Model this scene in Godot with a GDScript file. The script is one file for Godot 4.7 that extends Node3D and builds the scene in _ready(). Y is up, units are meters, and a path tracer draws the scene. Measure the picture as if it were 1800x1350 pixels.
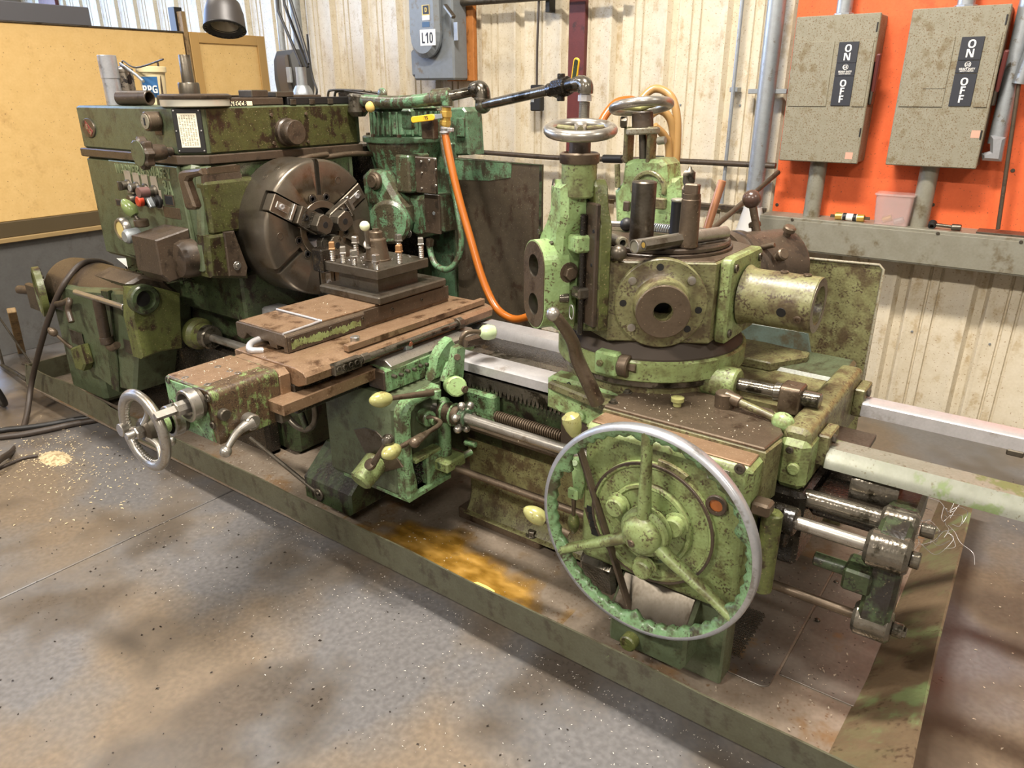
extends Node3D
# An old turret lathe standing in its chip pan, in a workshop with ribbed sheet-metal walls.
# Units are metres, y is up; x runs along the lathe bed towards the turret end, z towards the operator.

var K := Transform3D()   # where the shape being built is placed
var sg := 1              # next smooth group
var M := {}              # materials
var taken := {}

func _ready():
	var cam := Camera3D.new(); cam.name = "camera"; add_child(cam)
	cam.position = V(0, 1.6, 0)
	cam.basis = Basis(Vector3.UP, deg_to_rad(36.49)) * Basis(Vector3.RIGHT, deg_to_rad(-21.82)) * Basis(Vector3.BACK, deg_to_rad(-0.205))
	cam.fov = rad_to_deg(2.0 * atan(675.0 / 1289.0)); cam.near = 0.05; cam.far = 60.0; cam.current = true
	make_world()
	make_materials()
	make_room()
	make_wall_things()
	make_left_side()
	make_pan()
	make_bed()
	make_headstock()
	make_feed_gearbox()
	make_chuck()
	make_pump()
	make_carriage()
	make_cross_slide()
	make_tool_post()
	make_saddle()
	make_turret()
	make_turret_tools()
	make_tail()
	make_loose()

func V(x: float, y: float, z: float) -> Vector3: return Vector3(x, y, z)
func W(x: float, y: float) -> Vector2: return Vector2(x, y)

func make_world():
	var we := WorldEnvironment.new(); we.name = "world"; add_child(we)
	var e := Environment.new(); we.environment = e
	e.background_mode = Environment.BG_SKY
	var sk := Sky.new(); var sm := ProceduralSkyMaterial.new()
	sm.sky_top_color = Color(0.42, 0.58, 0.85); sm.sky_horizon_color = Color(0.82, 0.88, 0.95)
	sm.ground_bottom_color = Color(0.35, 0.34, 0.32); sm.ground_horizon_color = Color(0.7, 0.72, 0.74); sm.sky_energy_multiplier = 3.6
	sk.sky_material = sm; e.sky = sk
	e.ambient_light_source = Environment.AMBIENT_SOURCE_SKY
	e.tonemap_mode = Environment.TONE_MAPPER_LINEAR; e.tonemap_exposure = 1.0
	e.sdfgi_enabled = true; e.ssao_enabled = true; e.ssil_enabled = true
	# unseen high-bay panels under the ceiling; front right and far right added as fill: [x, z, turn, energy]
	for l in [[-1.2, -1.45, 0.0, 37.0, "right over the lathe, lighting it from above"], [-2.4, 2.6, 0.0, 42.0, "placed to light the front faces, left of the camera"], [2.2, 2.8, 0.0, 34.0, "added to fill the front faces, right of the camera"], [-5.2, -1.6, 0.0, 8.0, "over the yellow partition"], [3.2, -1.6, 0.0, 12.0, "added past the guard bars to light the yellow partition"], [-6.4, 2.6, 0.0, 8.0, "nearest the unseen left opening"]]:
		unseen_high_bay(V(l[0], 4.55, l[1]), l[3], l[4])

func unseen_high_bay(p, energy, where):  # lamp out of view, placed for the light it gives the machine
	var t = thing("unseen_ceiling_light", "unseen high-bay ceiling light hung at x %.0f" % p.x, "lamp", p, "unseen high-bay lights under the ceiling")
	t.set_meta("label", "unseen high-bay light under the ceiling, " + where)
	local_mode = true
	var b = mb(); box(b, V(-0.6, 0.03, -0.2), V(0.6, 0.12, 0.2), 0.01); build(b, "housing", M_plain(Color(0.7, 0.7, 0.7), 0.5), t)
	b = mb(); box(b, V(-0.57, 0.0, -0.17), V(0.57, 0.03, 0.17), 0.004)
	var g := StandardMaterial3D.new(); g.albedo_color = Color(0.9, 0.9, 0.9); g.emission_enabled = true; g.emission = Color(1.0, 0.96, 0.9); g.emission_energy_multiplier = 3.0
	build(b, "diffuser", g, t)
	b = mb(); tube(b, [V(-0.4, 0.12, 0), V(-0.4, 0.95, 0)], 0.006, 6); tube(b, [V(0.4, 0.12, 0), V(0.4, 0.95, 0)], 0.006, 6); build(b, "hanger", M_plain(Color(0.3, 0.3, 0.3), 0.5), t)
	local_mode = false
	var a := AreaLight3D.new(); a.name = "panel_light"; t.add_child(a); a.position = V(0, -0.012, 0); a.rotation.x = -PI / 2
	a.area_size = W(1.14, 0.34); a.light_energy = energy; a.light_color = Color(1.0, 0.965, 0.92); a.shadow_enabled = true; a.area_range = 20.0; a.area_attenuation = 2.0

# == names
func numbered(n: String) -> String:
	if not taken.has(n):
		taken[n] = 0; return n
	taken[n] += 1
	return "%s_%03d" % [n, taken[n]]

func thing(called: String, label: String, category: String, at := Vector3.ZERO, group := "") -> Node3D:
	var o := Node3D.new(); o.name = numbered(called); add_child(o, true)
	o.position = at; o.set_meta("label", label); o.set_meta("category", category)
	if group: o.set_meta("group", group)
	return o

func tag(o, label: String, category: String, group := ""):
	o.set_meta("label", label); o.set_meta("category", category)
	if group: o.set_meta("group", group)
	return o

func build(st: SurfaceTool, called: String, mat: Material, parent: Node = null, label := "") -> MeshInstance3D:
	var o := MeshInstance3D.new()
	o.name = numbered(called) if parent == null else called
	st.generate_normals()
	o.mesh = st.commit(); o.material_override = mat
	if parent: o.position = -parent_at(parent)
	(parent if parent else self).add_child(o, true)
	if label: o.set_meta("label", label)
	return o

func parent_at(p: Node) -> Vector3:   # shapes are given in room coordinates; a part is moved back by where its parents stand
	if local_mode: return Vector3.ZERO
	var v := Vector3.ZERO
	while p is Node3D and p != self:
		v += p.position; p = p.get_parent()
	return v

var local_mode := false

func struct(st: SurfaceTool, called: String, mat: Material, parent: Node = null) -> MeshInstance3D:
	var o = build(st, called, mat, parent)
	if parent == null: o.set_meta("kind", "structure")
	return o

# == shapes
func mb() -> SurfaceTool:
	var st := SurfaceTool.new(); st.begin(Mesh.PRIMITIVE_TRIANGLES); return st

func tri(st, a, b, c, hint, grp = -1):
	st.set_smooth_group(grp)
	if (b - a).cross(c - a).dot(hint) > 0.0:
		var t = b; b = c; c = t
	st.add_vertex(K * a); st.add_vertex(K * b); st.add_vertex(K * c)

func quad(st, a, b, c, d, hint, grp = -1):
	st.set_smooth_group(grp)
	if (c - a).cross(d - b).dot(hint) > 0.0:
		var t = b; b = d; d = t
	a = K * a; b = K * b; c = K * c; d = K * d
	st.add_vertex(a); st.add_vertex(b); st.add_vertex(c); st.add_vertex(a); st.add_vertex(c); st.add_vertex(d)

func box(st, lo: Vector3, hi: Vector3, bev := 0.003):
	var c := (lo + hi) * 0.5; var h := (hi - lo).abs() * 0.5
	bev = minf(bev, 0.45 * minf(h.x, minf(h.y, h.z)))
	var vert = func(s: Vector3, a: int) -> Vector3:
		var e := h - Vector3.ONE * bev; e[a] = h[a]
		return c + s * e
	for a in 3:
		var u := (a + 1) % 3; var w := (a + 2) % 3
		for sa in [-1.0, 1.0]:
			var q := []
			for k in [[-1, -1], [1, -1], [1, 1], [-1, 1]]:
				var s := Vector3.ZERO; s[a] = sa; s[u] = k[0]; s[w] = k[1]; q.append(vert.call(s, a))
			var n := Vector3.ZERO; n[a] = sa
			quad(st, q[0], q[1], q[2], q[3], n)
		for su in [-1.0, 1.0]:
			for sw in [-1.0, 1.0]:   # the edge along a
				var s0 := Vector3.ZERO; s0[u] = su; s0[w] = sw; var s1 := s0; s0[a] = -1; s1[a] = 1
				var n := Vector3.ZERO; n[u] = su; n[w] = sw
				quad(st, vert.call(s0, u), vert.call(s1, u), vert.call(s1, w), vert.call(s0, w), n)
	for sx in [-1.0, 1.0]:
		for sy in [-1.0, 1.0]:
			for sz in [-1.0, 1.0]:
				var s := V(sx, sy, sz)
				tri(st, vert.call(s, 0), vert.call(s, 1), vert.call(s, 2), s)

func inset(poly: Array, d: float) -> Array:
	var n := poly.size(); var out := []; var area := 0.0
	for i in n: area += poly[i].cross(poly[(i + 1) % n])
	var sgn := 1.0 if area > 0 else -1.0
	for i in n:
		var e0: Vector2 = (poly[i] - poly[(i + n - 1) % n]).normalized(); var e1: Vector2 = (poly[(i + 1) % n] - poly[i]).normalized()
		var n0 := W(-e0.y, e0.x) * sgn; var n1 := W(-e1.y, e1.x) * sgn
		var m := (n0 + n1); var l := m.length_squared()
		out.append(poly[i] + (m * (2.0 / l) * d if l > 0.3 else m.normalized() * d))
	return out

# extrude a polygon; map(p, h) gives the point. kind: "z" (x,y), "x" (z,y), "y" (x,z)
func ext(st, kind: String, poly: Array, h0: float, h1: float, bev := 0.003):
	var n := poly.size(); var area := 0.0
	for i in n: area += poly[i].cross(poly[(i + 1) % n])
	var sgn := 1.0 if area > 0 else -1.0
	var at = func(p: Vector2, h: float) -> Vector3:
		return V(p.x, p.y, h) if kind == "z" else (V(h, p.y, p.x) if kind == "x" else V(p.x, h, p.y))
	bev = minf(bev, absf(h1 - h0) * 0.4)
	var up: Vector3 = at.call(Vector2.ZERO, 1.0) * signf(h1 - h0); var sb := signf(h1 - h0) * bev
	var small := inset(poly, bev) if bev > 0.0 else poly
	var grp := []; var g0 := sg
	for i in n:   # one smooth group runs on while the outline bends gently
		if i > 0:
			var a: Vector2 = (poly[i] - poly[i - 1]).normalized(); var b: Vector2 = (poly[(i + 1) % n] - poly[i]).normalized()
			if a.dot(b) < 0.8: sg += 1
		grp.append(sg)
	var al: Vector2 = (poly[0] - poly[n - 1]).normalized(); var bl: Vector2 = (poly[1] - poly[0]).normalized()
	if al.dot(bl) >= 0.8 and n > 8:
		for i in n:
			if grp[i] == sg: grp[i] = g0
	sg += 1
	for i in n:
		var j := (i + 1) % n
		var e: Vector2 = poly[j] - poly[i]; var o := W(e.y, -e.x) * sgn
		var hint: Vector3 = at.call(o, 0.0)
		quad(st, at.call(poly[i], h0 + sb), at.call(poly[j], h0 + sb), at.call(poly[j], h1 - sb), at.call(poly[i], h1 - sb), hint, grp[i])
		if bev > 0.0:
			quad(st, at.call(small[i], h0), at.call(small[j], h0), at.call(poly[j], h0 + sb), at.call(poly[i], h0 + sb), hint.normalized() - up)
			quad(st, at.call(small[i], h1), at.call(small[j], h1), at.call(poly[j], h1 - sb), at.call(poly[i], h1 - sb), hint.normalized() + up)
	var idx := Geometry2D.triangulate_polygon(PackedVector2Array(small))
	for k in range(0, idx.size(), 3):
		tri(st, at.call(small[idx[k]], h0), at.call(small[idx[k + 1]], h0), at.call(small[idx[k + 2]], h0), -up)
		tri(st, at.call(small[idx[k]], h1), at.call(small[idx[k + 1]], h1), at.call(small[idx[k + 2]], h1), up)

func frame(o: Vector3, axis: Vector3, roll := 0.0) -> Transform3D:   # local y along the axis
	var y := axis.normalized(); var x := y.cross(Vector3.UP if absf(y.y) < 0.9 else Vector3.BACK).normalized(); var z := x.cross(y)
	return Transform3D(Basis(x, y, z) * Basis(Vector3.UP, roll), o)

# profile points (radius, height) run with the solid on their left: bottom centre, outwards, up, back to the axis
func lathe(st, prof: Array, o := Vector3.ZERO, axis := Vector3.UP, seg := 32, roll := 0.0, a0 := 0.0, a1 := TAU):
	var f := frame(o, axis, roll); var flat := seg <= 8
	for i in prof.size() - 1:
		var p: Vector2 = prof[i]; var q: Vector2 = prof[i + 1]
		if p.is_equal_approx(q): continue
		if i > 0:
			var d0: Vector2 = (p - prof[i - 1]).normalized(); var d1: Vector2 = (q - p).normalized()
			if d0.dot(d1) < 0.82: sg += 1
		for k in seg:
			var u := lerpf(a0, a1, k / float(seg)); var w := lerpf(a0, a1, (k + 1) / float(seg)); var mid := (u + w) * 0.5
			var c0 := V(cos(u), 0, sin(u)); var c1 := V(cos(w), 0, sin(w))
			var hint: Vector3 = f.basis * (V(cos(mid), 0, sin(mid)) * (q.y - p.y) + Vector3.UP * (p.x - q.x))
			var A := f * (c0 * p.x + Vector3.UP * p.y); var B := f * (c1 * p.x + Vector3.UP * p.y); var C := f * (c1 * q.x + Vector3.UP * q.y); var D := f * (c0 * q.x + Vector3.UP * q.y)
			var g := -1 if flat else sg
			if p.x < 1e-6: tri(st, A, C, D, hint, g)
			elif q.x < 1e-6: tri(st, A, B, C, hint, g)
			else: quad(st, A, B, C, D, hint, g)
	sg += 1

func cyl(st, a: Vector3, b: Vector3, r: float, seg := 20, bev := 0.002, r2 := -1.0, roll := 0.0):
	var h := a.distance_to(b); var e := r if r2 < 0 else r2; bev = minf(bev, minf(h * 0.4, minf(r, e) * 0.5))
	lathe(st, [W(0, 0), W(r - bev, 0), W(r, bev), W(e, h - bev), W(e - bev, h), W(0, h)], a, b - a, seg, roll)

func ring(st, a: Vector3, b: Vector3, r: float, ri: float, seg := 24, bev := 0.002):
	var h := a.distance_to(b)
	lathe(st, [W(ri, 0), W(r - bev, 0), W(r, bev), W(r, h - bev), W(r - bev, h), W(ri, h), W(ri, 0)], a, b - a, seg)

func ball(st, c: Vector3, r: float, axis := Vector3.UP, stretch := 1.0, seg := 18):
	var p := []
	for k in 11: p.append(W(maxf(r * sin(PI * k / 10.0), 0.0), -r * stretch * cos(PI * k / 10.0)))
	p[0].x = 0; p[10].x = 0
	lathe(st, p, c, axis, seg)

func hexbolt(st, p: Vector3, axis: Vector3, r := 0.01, h := 0.01, washer := false):
	var a := axis.normalized()
	if washer: cyl(st, p, p + a * h * 0.2, r * 1.5, 14, 0.0008)
	lathe(st, [W(0, 0), W(r, 0), W(r, h * 0.85), W(r * 0.85, h), W(0, h)], p, a, 6, 0.3)

func socket(st, p: Vector3, axis: Vector3, r := 0.008, h := 0.006):   # a socket-head screw
	var a := axis.normalized()
	lathe(st, [W(0, -0.002), W(r, -0.002), W(r, h * 0.85), W(r * 0.9, h), W(r * 0.55, h), W(r * 0.5, h * 0.2), W(0, h * 0.2)], p, a, 14)

func curve(pts: Array, sub := 6, closed := false) -> Array:
	var out := []; var n := pts.size(); var m := n if closed else n - 1
	for i in m:
		var p0 = pts[(i + n - 1) % n] if closed or i > 0 else pts[0]
		var p1 = pts[i]; var p2 = pts[(i + 1) % n]
		var p3 = pts[(i + 2) % n] if closed or i + 2 < n else pts[n - 1]
		for k in sub:
			var t := k / float(sub)
			out.append(0.5 * ((2.0 * p1) + (p2 - p0) * t + (2.0 * p0 - 5.0 * p1 + 4.0 * p2 - p3) * t * t + (3.0 * p1 - p0 - 3.0 * p2 + p3) * t * t * t))
	if not closed: out.append(pts[n - 1])
	return out

func tube(st, pts: Array, r, seg := 10, closed := false, oval := 1.0):
	var n := pts.size(); var nx := Vector3.ZERO; var rings := []
	for i in n:
		var d: Vector3 = ((pts[(i + 1) % n] if closed or i < n - 1 else pts[i]) - (pts[(i + n - 1) % n] if closed or i > 0 else pts[i])).normalized()
		if nx == Vector3.ZERO: nx = d.cross(Vector3.UP if absf(d.y) < 0.9 else Vector3.RIGHT).normalized()
		nx = (nx - d * nx.dot(d)).normalized(); var ny := d.cross(nx)
		var q := []; var rr: float = r[i] if r is Array else r
		for k in seg:
			var a := TAU * k / seg; q.append([pts[i] + (nx * cos(a) + ny * sin(a) * oval) * rr, nx * cos(a) + ny * sin(a)])
		rings.append([q, d])
	var g := sg; sg += 1
	for i in (n if closed else n - 1):
		var A = rings[i][0]; var B = rings[(i + 1) % n][0]
		for k in seg:
			var l := (k + 1) % seg
			quad(st, A[k][0], A[l][0], B[l][0], B[k][0], A[k][1] + A[l][1], g)
	if not closed:
		for e in [[0, -1.0], [n - 1, 1.0]]:
			var q = rings[e[0]][0]
			for k in seg: tri(st, pts[e[0]], q[k][0], q[(k + 1) % seg][0], rings[e[0]][1] * e[1])

func arc(cx: float, cy: float, r: float, a0: float, a1: float, n: int) -> Array:
	var o := []
	for k in n + 1:
		var a := deg_to_rad(lerpf(a0, a1, k / float(n))); o.append(W(cx + r * cos(a), cy + r * sin(a)))
	return o

func rrect(x0: float, y0: float, x1: float, y1: float, r: float, n := 4) -> Array:
	return arc(x1 - r, y1 - r, r, 0, 90, n) + arc(x0 + r, y1 - r, r, 90, 180, n) + arc(x0 + r, y0 + r, r, 180, 270, n) + arc(x1 - r, y0 + r, r, 270, 360, n)

# a spherical-grip lever: shaft and grip along a line
func lever(parent, a: Vector3, b: Vector3, r: float, grip_r: float, grip_mat, stretch := 1.45, shaft_mat = null, called := "lever"):
	var st = mb(); cyl(st, a, b, r * 1.25, 10, 0.001, r * 0.85)
	var o = build(st, called, shaft_mat if shaft_mat else M.steel_brown, parent)
	st = mb(); var d := (b - a).normalized(); var L := grip_r * 2.0 * stretch; var p := []
	for k in 13:
		var t := k / 12.0; p.append(W(grip_r * maxf(0.0, pow(sin(PI * clampf(0.16 + t * 0.84, 0, 1)), 0.6)), t * L))
	p[12].x = 0.0; p.push_front(W(0, 0))
	lathe(st, p, b - d * L * 0.08, d, 18)
	var g = build(st, "grip", grip_mat, null if parent == null else o)
	return o

func words(parent, called: String, s: String, size: float, xf: Transform3D, mat, depth := 0.001, font := "Droid Sans", squeeze := 1.0, bold := true):
	var tm := TextMesh.new(); var f := SystemFont.new(); f.font_names = PackedStringArray([font]); f.font_weight = 700 if bold else 400
	tm.font = f; tm.text = s; tm.font_size = 48; tm.pixel_size = size / 48.0; tm.depth = depth; tm.curve_step = 2.0
	var o := MeshInstance3D.new(); o.name = called; o.mesh = tm; o.material_override = mat
	o.transform = xf * Transform3D(Basis.from_scale(V(squeeze, 1, 1)), Vector3.ZERO)
	parent.add_child(o, true)
	return o

# == materials
const NS := 384
var NZ := []      # shared tiling noises: coarse, middling, fine, tall streaks
var bump_tex: ImageTexture
var pit_tex: ImageTexture

func noise_bytes(freq: float, oct: int, seedn: int, type := FastNoiseLite.TYPE_SIMPLEX_SMOOTH) -> PackedByteArray:
	var n := FastNoiseLite.new(); n.noise_type = type; n.frequency = freq; n.fractal_octaves = oct; n.seed = seedn; n.fractal_gain = 0.55
	var im := n.get_seamless_image(NS, NS); im.convert(Image.FORMAT_L8); return im.get_data()

func tex_from_bytes(b: PackedByteArray) -> ImageTexture:
	return ImageTexture.create_from_image(Image.create_from_data(NS, NS, false, Image.FORMAT_L8, b))

func M_plain(c: Color, rough := 0.6, metal := 0.0) -> StandardMaterial3D:
	var m := StandardMaterial3D.new(); m.albedo_color = c; m.roughness = rough; m.metallic = metal; return m

func sstep(a: float, b: float, x: float) -> float:
	var t := clampf((x - a) / (b - a), 0.0, 1.0); return t * t * (3.0 - 2.0 * t)

# Worn surface. o: base, base2 (mottle), dirt, dirt_at (noise level where grime begins), chip, chip_at, speck, speck_at, streak 0..1, rough, dirt_rough, chip_rough, metal, tile (metres), relief
func worn(o: Dictionary) -> StandardMaterial3D:
	var base: Color = o.base; var base2: Color = o.get("base2", o.base); var dirt: Color = o.get("dirt", Color(0.13, 0.1, 0.07)); var chip: Color = o.get("chip", dirt); var speck: Color = o.get("speck", Color(0.5, 0.47, 0.42))
	var da: float = o.get("dirt_at", 2.0); var dw: float = o.get("dirt_w", 0.14); var dm: float = o.get("dirt_max", 1.0); var ca: float = o.get("chip_at", 2.0); var sa: float = o.get("speck_at", 2.0); var stk: float = o.get("streak", 0.3)
	var r0: float = o.get("rough", 0.5); var r1: float = o.get("dirt_rough", r0); var r2: float = o.get("chip_rough", r0)
	var sd: int = o.get("seed", 1); var o0 := sd * 7919 % (NS * NS); var o1 := sd * 104729 % (NS * NS); var o2 := sd * 15485863 % (NS * NS); var o3 := (sd * 32452843 / NS % NS) * NS
	var out := PackedByteArray(); out.resize(NS * NS * 4)
	var A: PackedByteArray = NZ[0]; var B: PackedByteArray = NZ[1]; var C: PackedByteArray = NZ[2]; var S: PackedByteArray = NZ[3]
	var N2 := NS * NS; var w := 0
	for i in N2:
		var a := A[(i + o0) % N2] / 255.0; var b := B[(i + o1) % N2] / 255.0; var c := C[(i + o2) % N2] / 255.0; var s := S[(i + o3) % N2] / 255.0
		var mot := clampf(b * 0.7 + c * 0.5 - 0.1, 0.0, 1.0)
		var R := lerpf(base.r, base2.r, mot); var G := lerpf(base.g, base2.g, mot); var Bl := lerpf(base.b, base2.b, mot); var ro := r0
		var lvl := a * (0.62 - 0.4 * stk) + b * 0.26 + c * 0.12 + s * 0.4 * stk
		var d := clampf((lvl - da) / dw, 0.0, 1.0)
		if d > 0.0:
			d = d * d * (3.0 - 2.0 * d) * dm; R = lerpf(R, dirt.r, d); G = lerpf(G, dirt.g, d); Bl = lerpf(Bl, dirt.b, d); ro = lerpf(ro, r1, d)
		var k := clampf((B[(i + o2) % N2] / 255.0 * 0.45 + c * 0.55 - ca) / 0.06, 0.0, 0.8)
		if k > 0.0:
			R = lerpf(R, chip.r, k); G = lerpf(G, chip.g, k); Bl = lerpf(Bl, chip.b, k); ro = lerpf(ro, r2, k)
		if C[(i + o1) % N2] / 255.0 > sa:
			R = speck.r; G = speck.g; Bl = speck.b
		out[w] = int(clampf(R, 0, 1) * 255); out[w + 1] = int(clampf(G, 0, 1) * 255); out[w + 2] = int(clampf(Bl, 0, 1) * 255); out[w + 3] = int(clampf(ro + (c - 0.5) * 0.16, 0.04, 1) * 255)
		w += 4
	var t := ImageTexture.create_from_image(Image.create_from_data(NS, NS, false, Image.FORMAT_RGBA8, out))
	var m := StandardMaterial3D.new()
	m.albedo_texture = t; m.roughness_texture = t; m.roughness_texture_channel = BaseMaterial3D.TEXTURE_CHANNEL_ALPHA; m.roughness = 1.0
	m.metallic = o.get("metal", 0.0); m.metallic_specular = o.get("spec", 0.5)
	m.uv1_triplanar = true; m.uv1_world_triplanar = true; m.uv1_triplanar_sharpness = 6.0
	m.uv1_scale = Vector3.ONE / o.get("tile", 0.6)
	if o.get("relief", 0.0) > 0.0:
		m.heightmap_enabled = true; m.heightmap_texture = pit_tex if o.get("pits", false) else bump_tex; m.heightmap_scale = o.relief
	return m

func C8(r: int, g: int, b: int) -> Color: return Color(r / 255.0, g / 255.0, b / 255.0)

func make_materials():
	NZ = [noise_bytes(0.008, 4, 11), noise_bytes(0.03, 4, 23), noise_bytes(0.16, 3, 37), PackedByteArray()]
	var n := FastNoiseLite.new(); n.noise_type = FastNoiseLite.TYPE_SIMPLEX_SMOOTH; n.frequency = 0.045; n.fractal_octaves = 3; n.seed = 5
	var im := n.get_seamless_image(NS, 64); im.convert(Image.FORMAT_L8); im.resize(NS, NS, Image.INTERPOLATE_CUBIC); NZ.append(im.get_data()); NZ[3] = NZ[4]
	bump_tex = tex_from_bytes(NZ[2])
	pit_tex = tex_from_bytes(NZ[1])
	var brown := C8(62, 48, 36); var black := C8(26, 22, 18)
	M.green = worn({seed = 1, base = C8(138, 156, 104), base2 = C8(104, 112, 66), dirt = C8(72, 62, 40), dirt_at = 0.47, dirt_w = 0.3, dirt_max = 0.75, chip = C8(66, 54, 38), chip_at = 0.66, speck = C8(52, 46, 32), speck_at = 0.86, streak = 0.35, rough = 0.42, dirt_rough = 0.5, relief = 0.05})
	M.green_light = worn({seed = 2, base = C8(154, 184, 128), base2 = C8(126, 148, 94), dirt = C8(92, 82, 52), dirt_at = 0.5, dirt_w = 0.25, dirt_max = 0.75, chip = C8(76, 60, 42), chip_at = 0.68, speck = C8(70, 58, 40), speck_at = 0.87, streak = 0.3, rough = 0.36, relief = 0.05})
	M.green_drab = worn({seed = 3, base = C8(126, 128, 88), base2 = C8(92, 86, 56), dirt = C8(68, 54, 38), dirt_at = 0.44, dirt_w = 0.3, dirt_max = 0.8, chip = C8(60, 46, 34), chip_at = 0.64, speck = C8(54, 44, 32), speck_at = 0.84, streak = 0.35, rough = 0.42, relief = 0.05})
	M.green_dark = worn({seed = 4, base = C8(86, 97, 74), base2 = C8(68, 74, 52), dirt = C8(46, 42, 30), dirt_at = 0.5, dirt_w = 0.3, dirt_max = 0.7, chip = C8(44, 38, 30), chip_at = 0.74, streak = 0.5, rough = 0.38, relief = 0.02})
	M.green_oily = worn({seed = 5, base = C8(72, 76, 40), base2 = C8(56, 54, 30), dirt = C8(40, 30, 20), dirt_at = 0.5, dirt_w = 0.14, speck = C8(150, 138, 110), speck_at = 0.84, streak = 0.5, rough = 0.35, relief = 0.06})
	M.green_black = worn({seed = 6, base = C8(58, 72, 46), base2 = C8(46, 52, 34), dirt = C8(30, 24, 18), dirt_at = 0.46, dirt_w = 0.2, chip = black, chip_at = 0.66, speck = C8(120, 108, 84), speck_at = 0.86, streak = 0.45, rough = 0.35, relief = 0.05})
	M.green_gear = worn({seed = 7, base = C8(92, 98, 52), base2 = C8(72, 76, 42), dirt = C8(44, 32, 22), dirt_at = 0.52, dirt_w = 0.2, speck = C8(140, 126, 92), speck_at = 0.82, streak = 0.4, rough = 0.4, relief = 0.06})
	M.teal = worn({seed = 8, base = C8(94, 128, 98), base2 = C8(66, 88, 64), dirt = C8(52, 44, 34), dirt_at = 0.44, dirt_w = 0.22, dirt_max = 0.85, chip = C8(70, 60, 48), chip_at = 0.66, speck = C8(180, 170, 146), speck_at = 0.88, streak = 0.5, rough = 0.36, relief = 0.05})
	M.teal_worn = worn({seed = 9, base = C8(102, 142, 108), base2 = C8(74, 96, 68), dirt = C8(70, 60, 46), dirt_at = 0.43, dirt_w = 0.12, dirt_max = 0.9, chip = C8(48, 40, 30), chip_at = 0.64, speck = C8(150, 136, 110), speck_at = 0.84, streak = 0.6, rough = 0.33, relief = 0.08})
	M.mint = worn({seed = 10, base = C8(124, 164, 120), base2 = C8(92, 116, 76), dirt = C8(62, 54, 38), dirt_at = 0.48, dirt_w = 0.22, dirt_max = 0.85, chip = C8(54, 44, 34), chip_at = 0.63, speck = C8(52, 44, 32), speck_at = 0.85, streak = 0.45, rough = 0.36, relief = 0.06})
	M.brown_paint = worn({seed = 11, base = C8(72, 60, 48), base2 = C8(58, 48, 38), dirt = C8(44, 36, 28), dirt_at = 0.55, speck = C8(150, 138, 118), speck_at = 0.87, rough = 0.4, relief = 0.04})
	M.steel = worn({seed = 12, base = C8(176, 172, 164), base2 = C8(150, 144, 134), dirt = C8(96, 82, 64), dirt_at = 0.6, dirt_w = 0.25, streak = 0.1, rough = 0.32, dirt_rough = 0.45, metal = 0.85})
	M.steel_bright = worn({seed = 13, base = C8(192, 190, 190), base2 = C8(172, 170, 170), dirt = C8(140, 130, 120), dirt_at = 0.64, dirt_w = 0.3, streak = 0.1, rough = 0.34, metal = 0.55})
	M.steel_dark = worn({seed = 14, base = C8(104, 98, 88), base2 = C8(84, 77, 66), dirt = C8(60, 50, 38), dirt_at = 0.56, dirt_w = 0.25, streak = 0.1, rough = 0.4, metal = 0.75})
	M.steel_brown = worn({seed = 15, base = C8(104, 90, 74), base2 = C8(86, 74, 60), dirt = C8(62, 48, 36), dirt_at = 0.56, dirt_w = 0.2, speck = C8(170, 150, 120), speck_at = 0.87, rough = 0.42, metal = 0.55, relief = 0.03})
	M.rust_way = worn({seed = 16, base = C8(152, 126, 100), base2 = C8(128, 102, 78), dirt = C8(78, 56, 38), dirt_at = 0.55, dirt_w = 0.25, speck = C8(186, 166, 138), speck_at = 0.84, streak = 0.1, rough = 0.36, metal = 0.45, relief = 0.03})
	M.rust_green = worn({seed = 17, base = C8(88, 70, 50), base2 = C8(68, 54, 38), dirt = C8(108, 128, 76), dirt_at = 0.5, dirt_w = 0.1, dirt_max = 0.9, chip = C8(50, 38, 28), chip_at = 0.58, speck = C8(160, 150, 110), speck_at = 0.86, streak = 0.7, rough = 0.38, tile = 0.4, relief = 0.06})
	M.chuck = worn({seed = 18, base = C8(122, 114, 102), base2 = C8(106, 97, 84), dirt = C8(92, 76, 56), dirt_at = 0.55, dirt_w = 0.3, streak = 0.1, rough = 0.34, metal = 0.8})
	M.oily_shade_black = worn({seed = 19, base = C8(36, 32, 26), base2 = C8(26, 22, 18), dirt = C8(52, 44, 32), dirt_at = 0.6, speck = C8(170, 160, 140), speck_at = 0.86, rough = 0.25, relief = 0.06})  # oily black; also used to darken the gap behind the chuck
	M.oily_steel = worn({seed = 20, base = C8(120, 114, 104), base2 = C8(92, 86, 74), dirt = C8(44, 40, 30), dirt_at = 0.52, dirt_w = 0.15, rough = 0.22, metal = 0.7, relief = 0.06})
	M.aluminium = worn({seed = 21, base = C8(188, 190, 194), base2 = C8(168, 170, 174), dirt = C8(140, 138, 134), dirt_at = 0.62, rough = 0.36, metal = 0.75})
	M.grip = worn({seed = 22, base = C8(158, 158, 104), base2 = C8(142, 140, 88), dirt = C8(110, 98, 60), dirt_at = 0.6, rough = 0.22, tile = 0.3})
	M.grip_pale = worn({seed = 23, base = C8(184, 200, 160), base2 = C8(168, 184, 142), dirt = C8(150, 150, 110), dirt_at = 0.64, rough = 0.25, tile = 0.3})
	M.wall = worn({seed = 24, base = C8(208, 198, 176), base2 = C8(192, 180, 154), dirt = C8(170, 150, 116), dirt_at = 0.52, dirt_w = 0.3, speck = C8(150, 128, 98), speck_at = 0.82, streak = 0.75, rough = 0.55, tile = 1.0})
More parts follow.
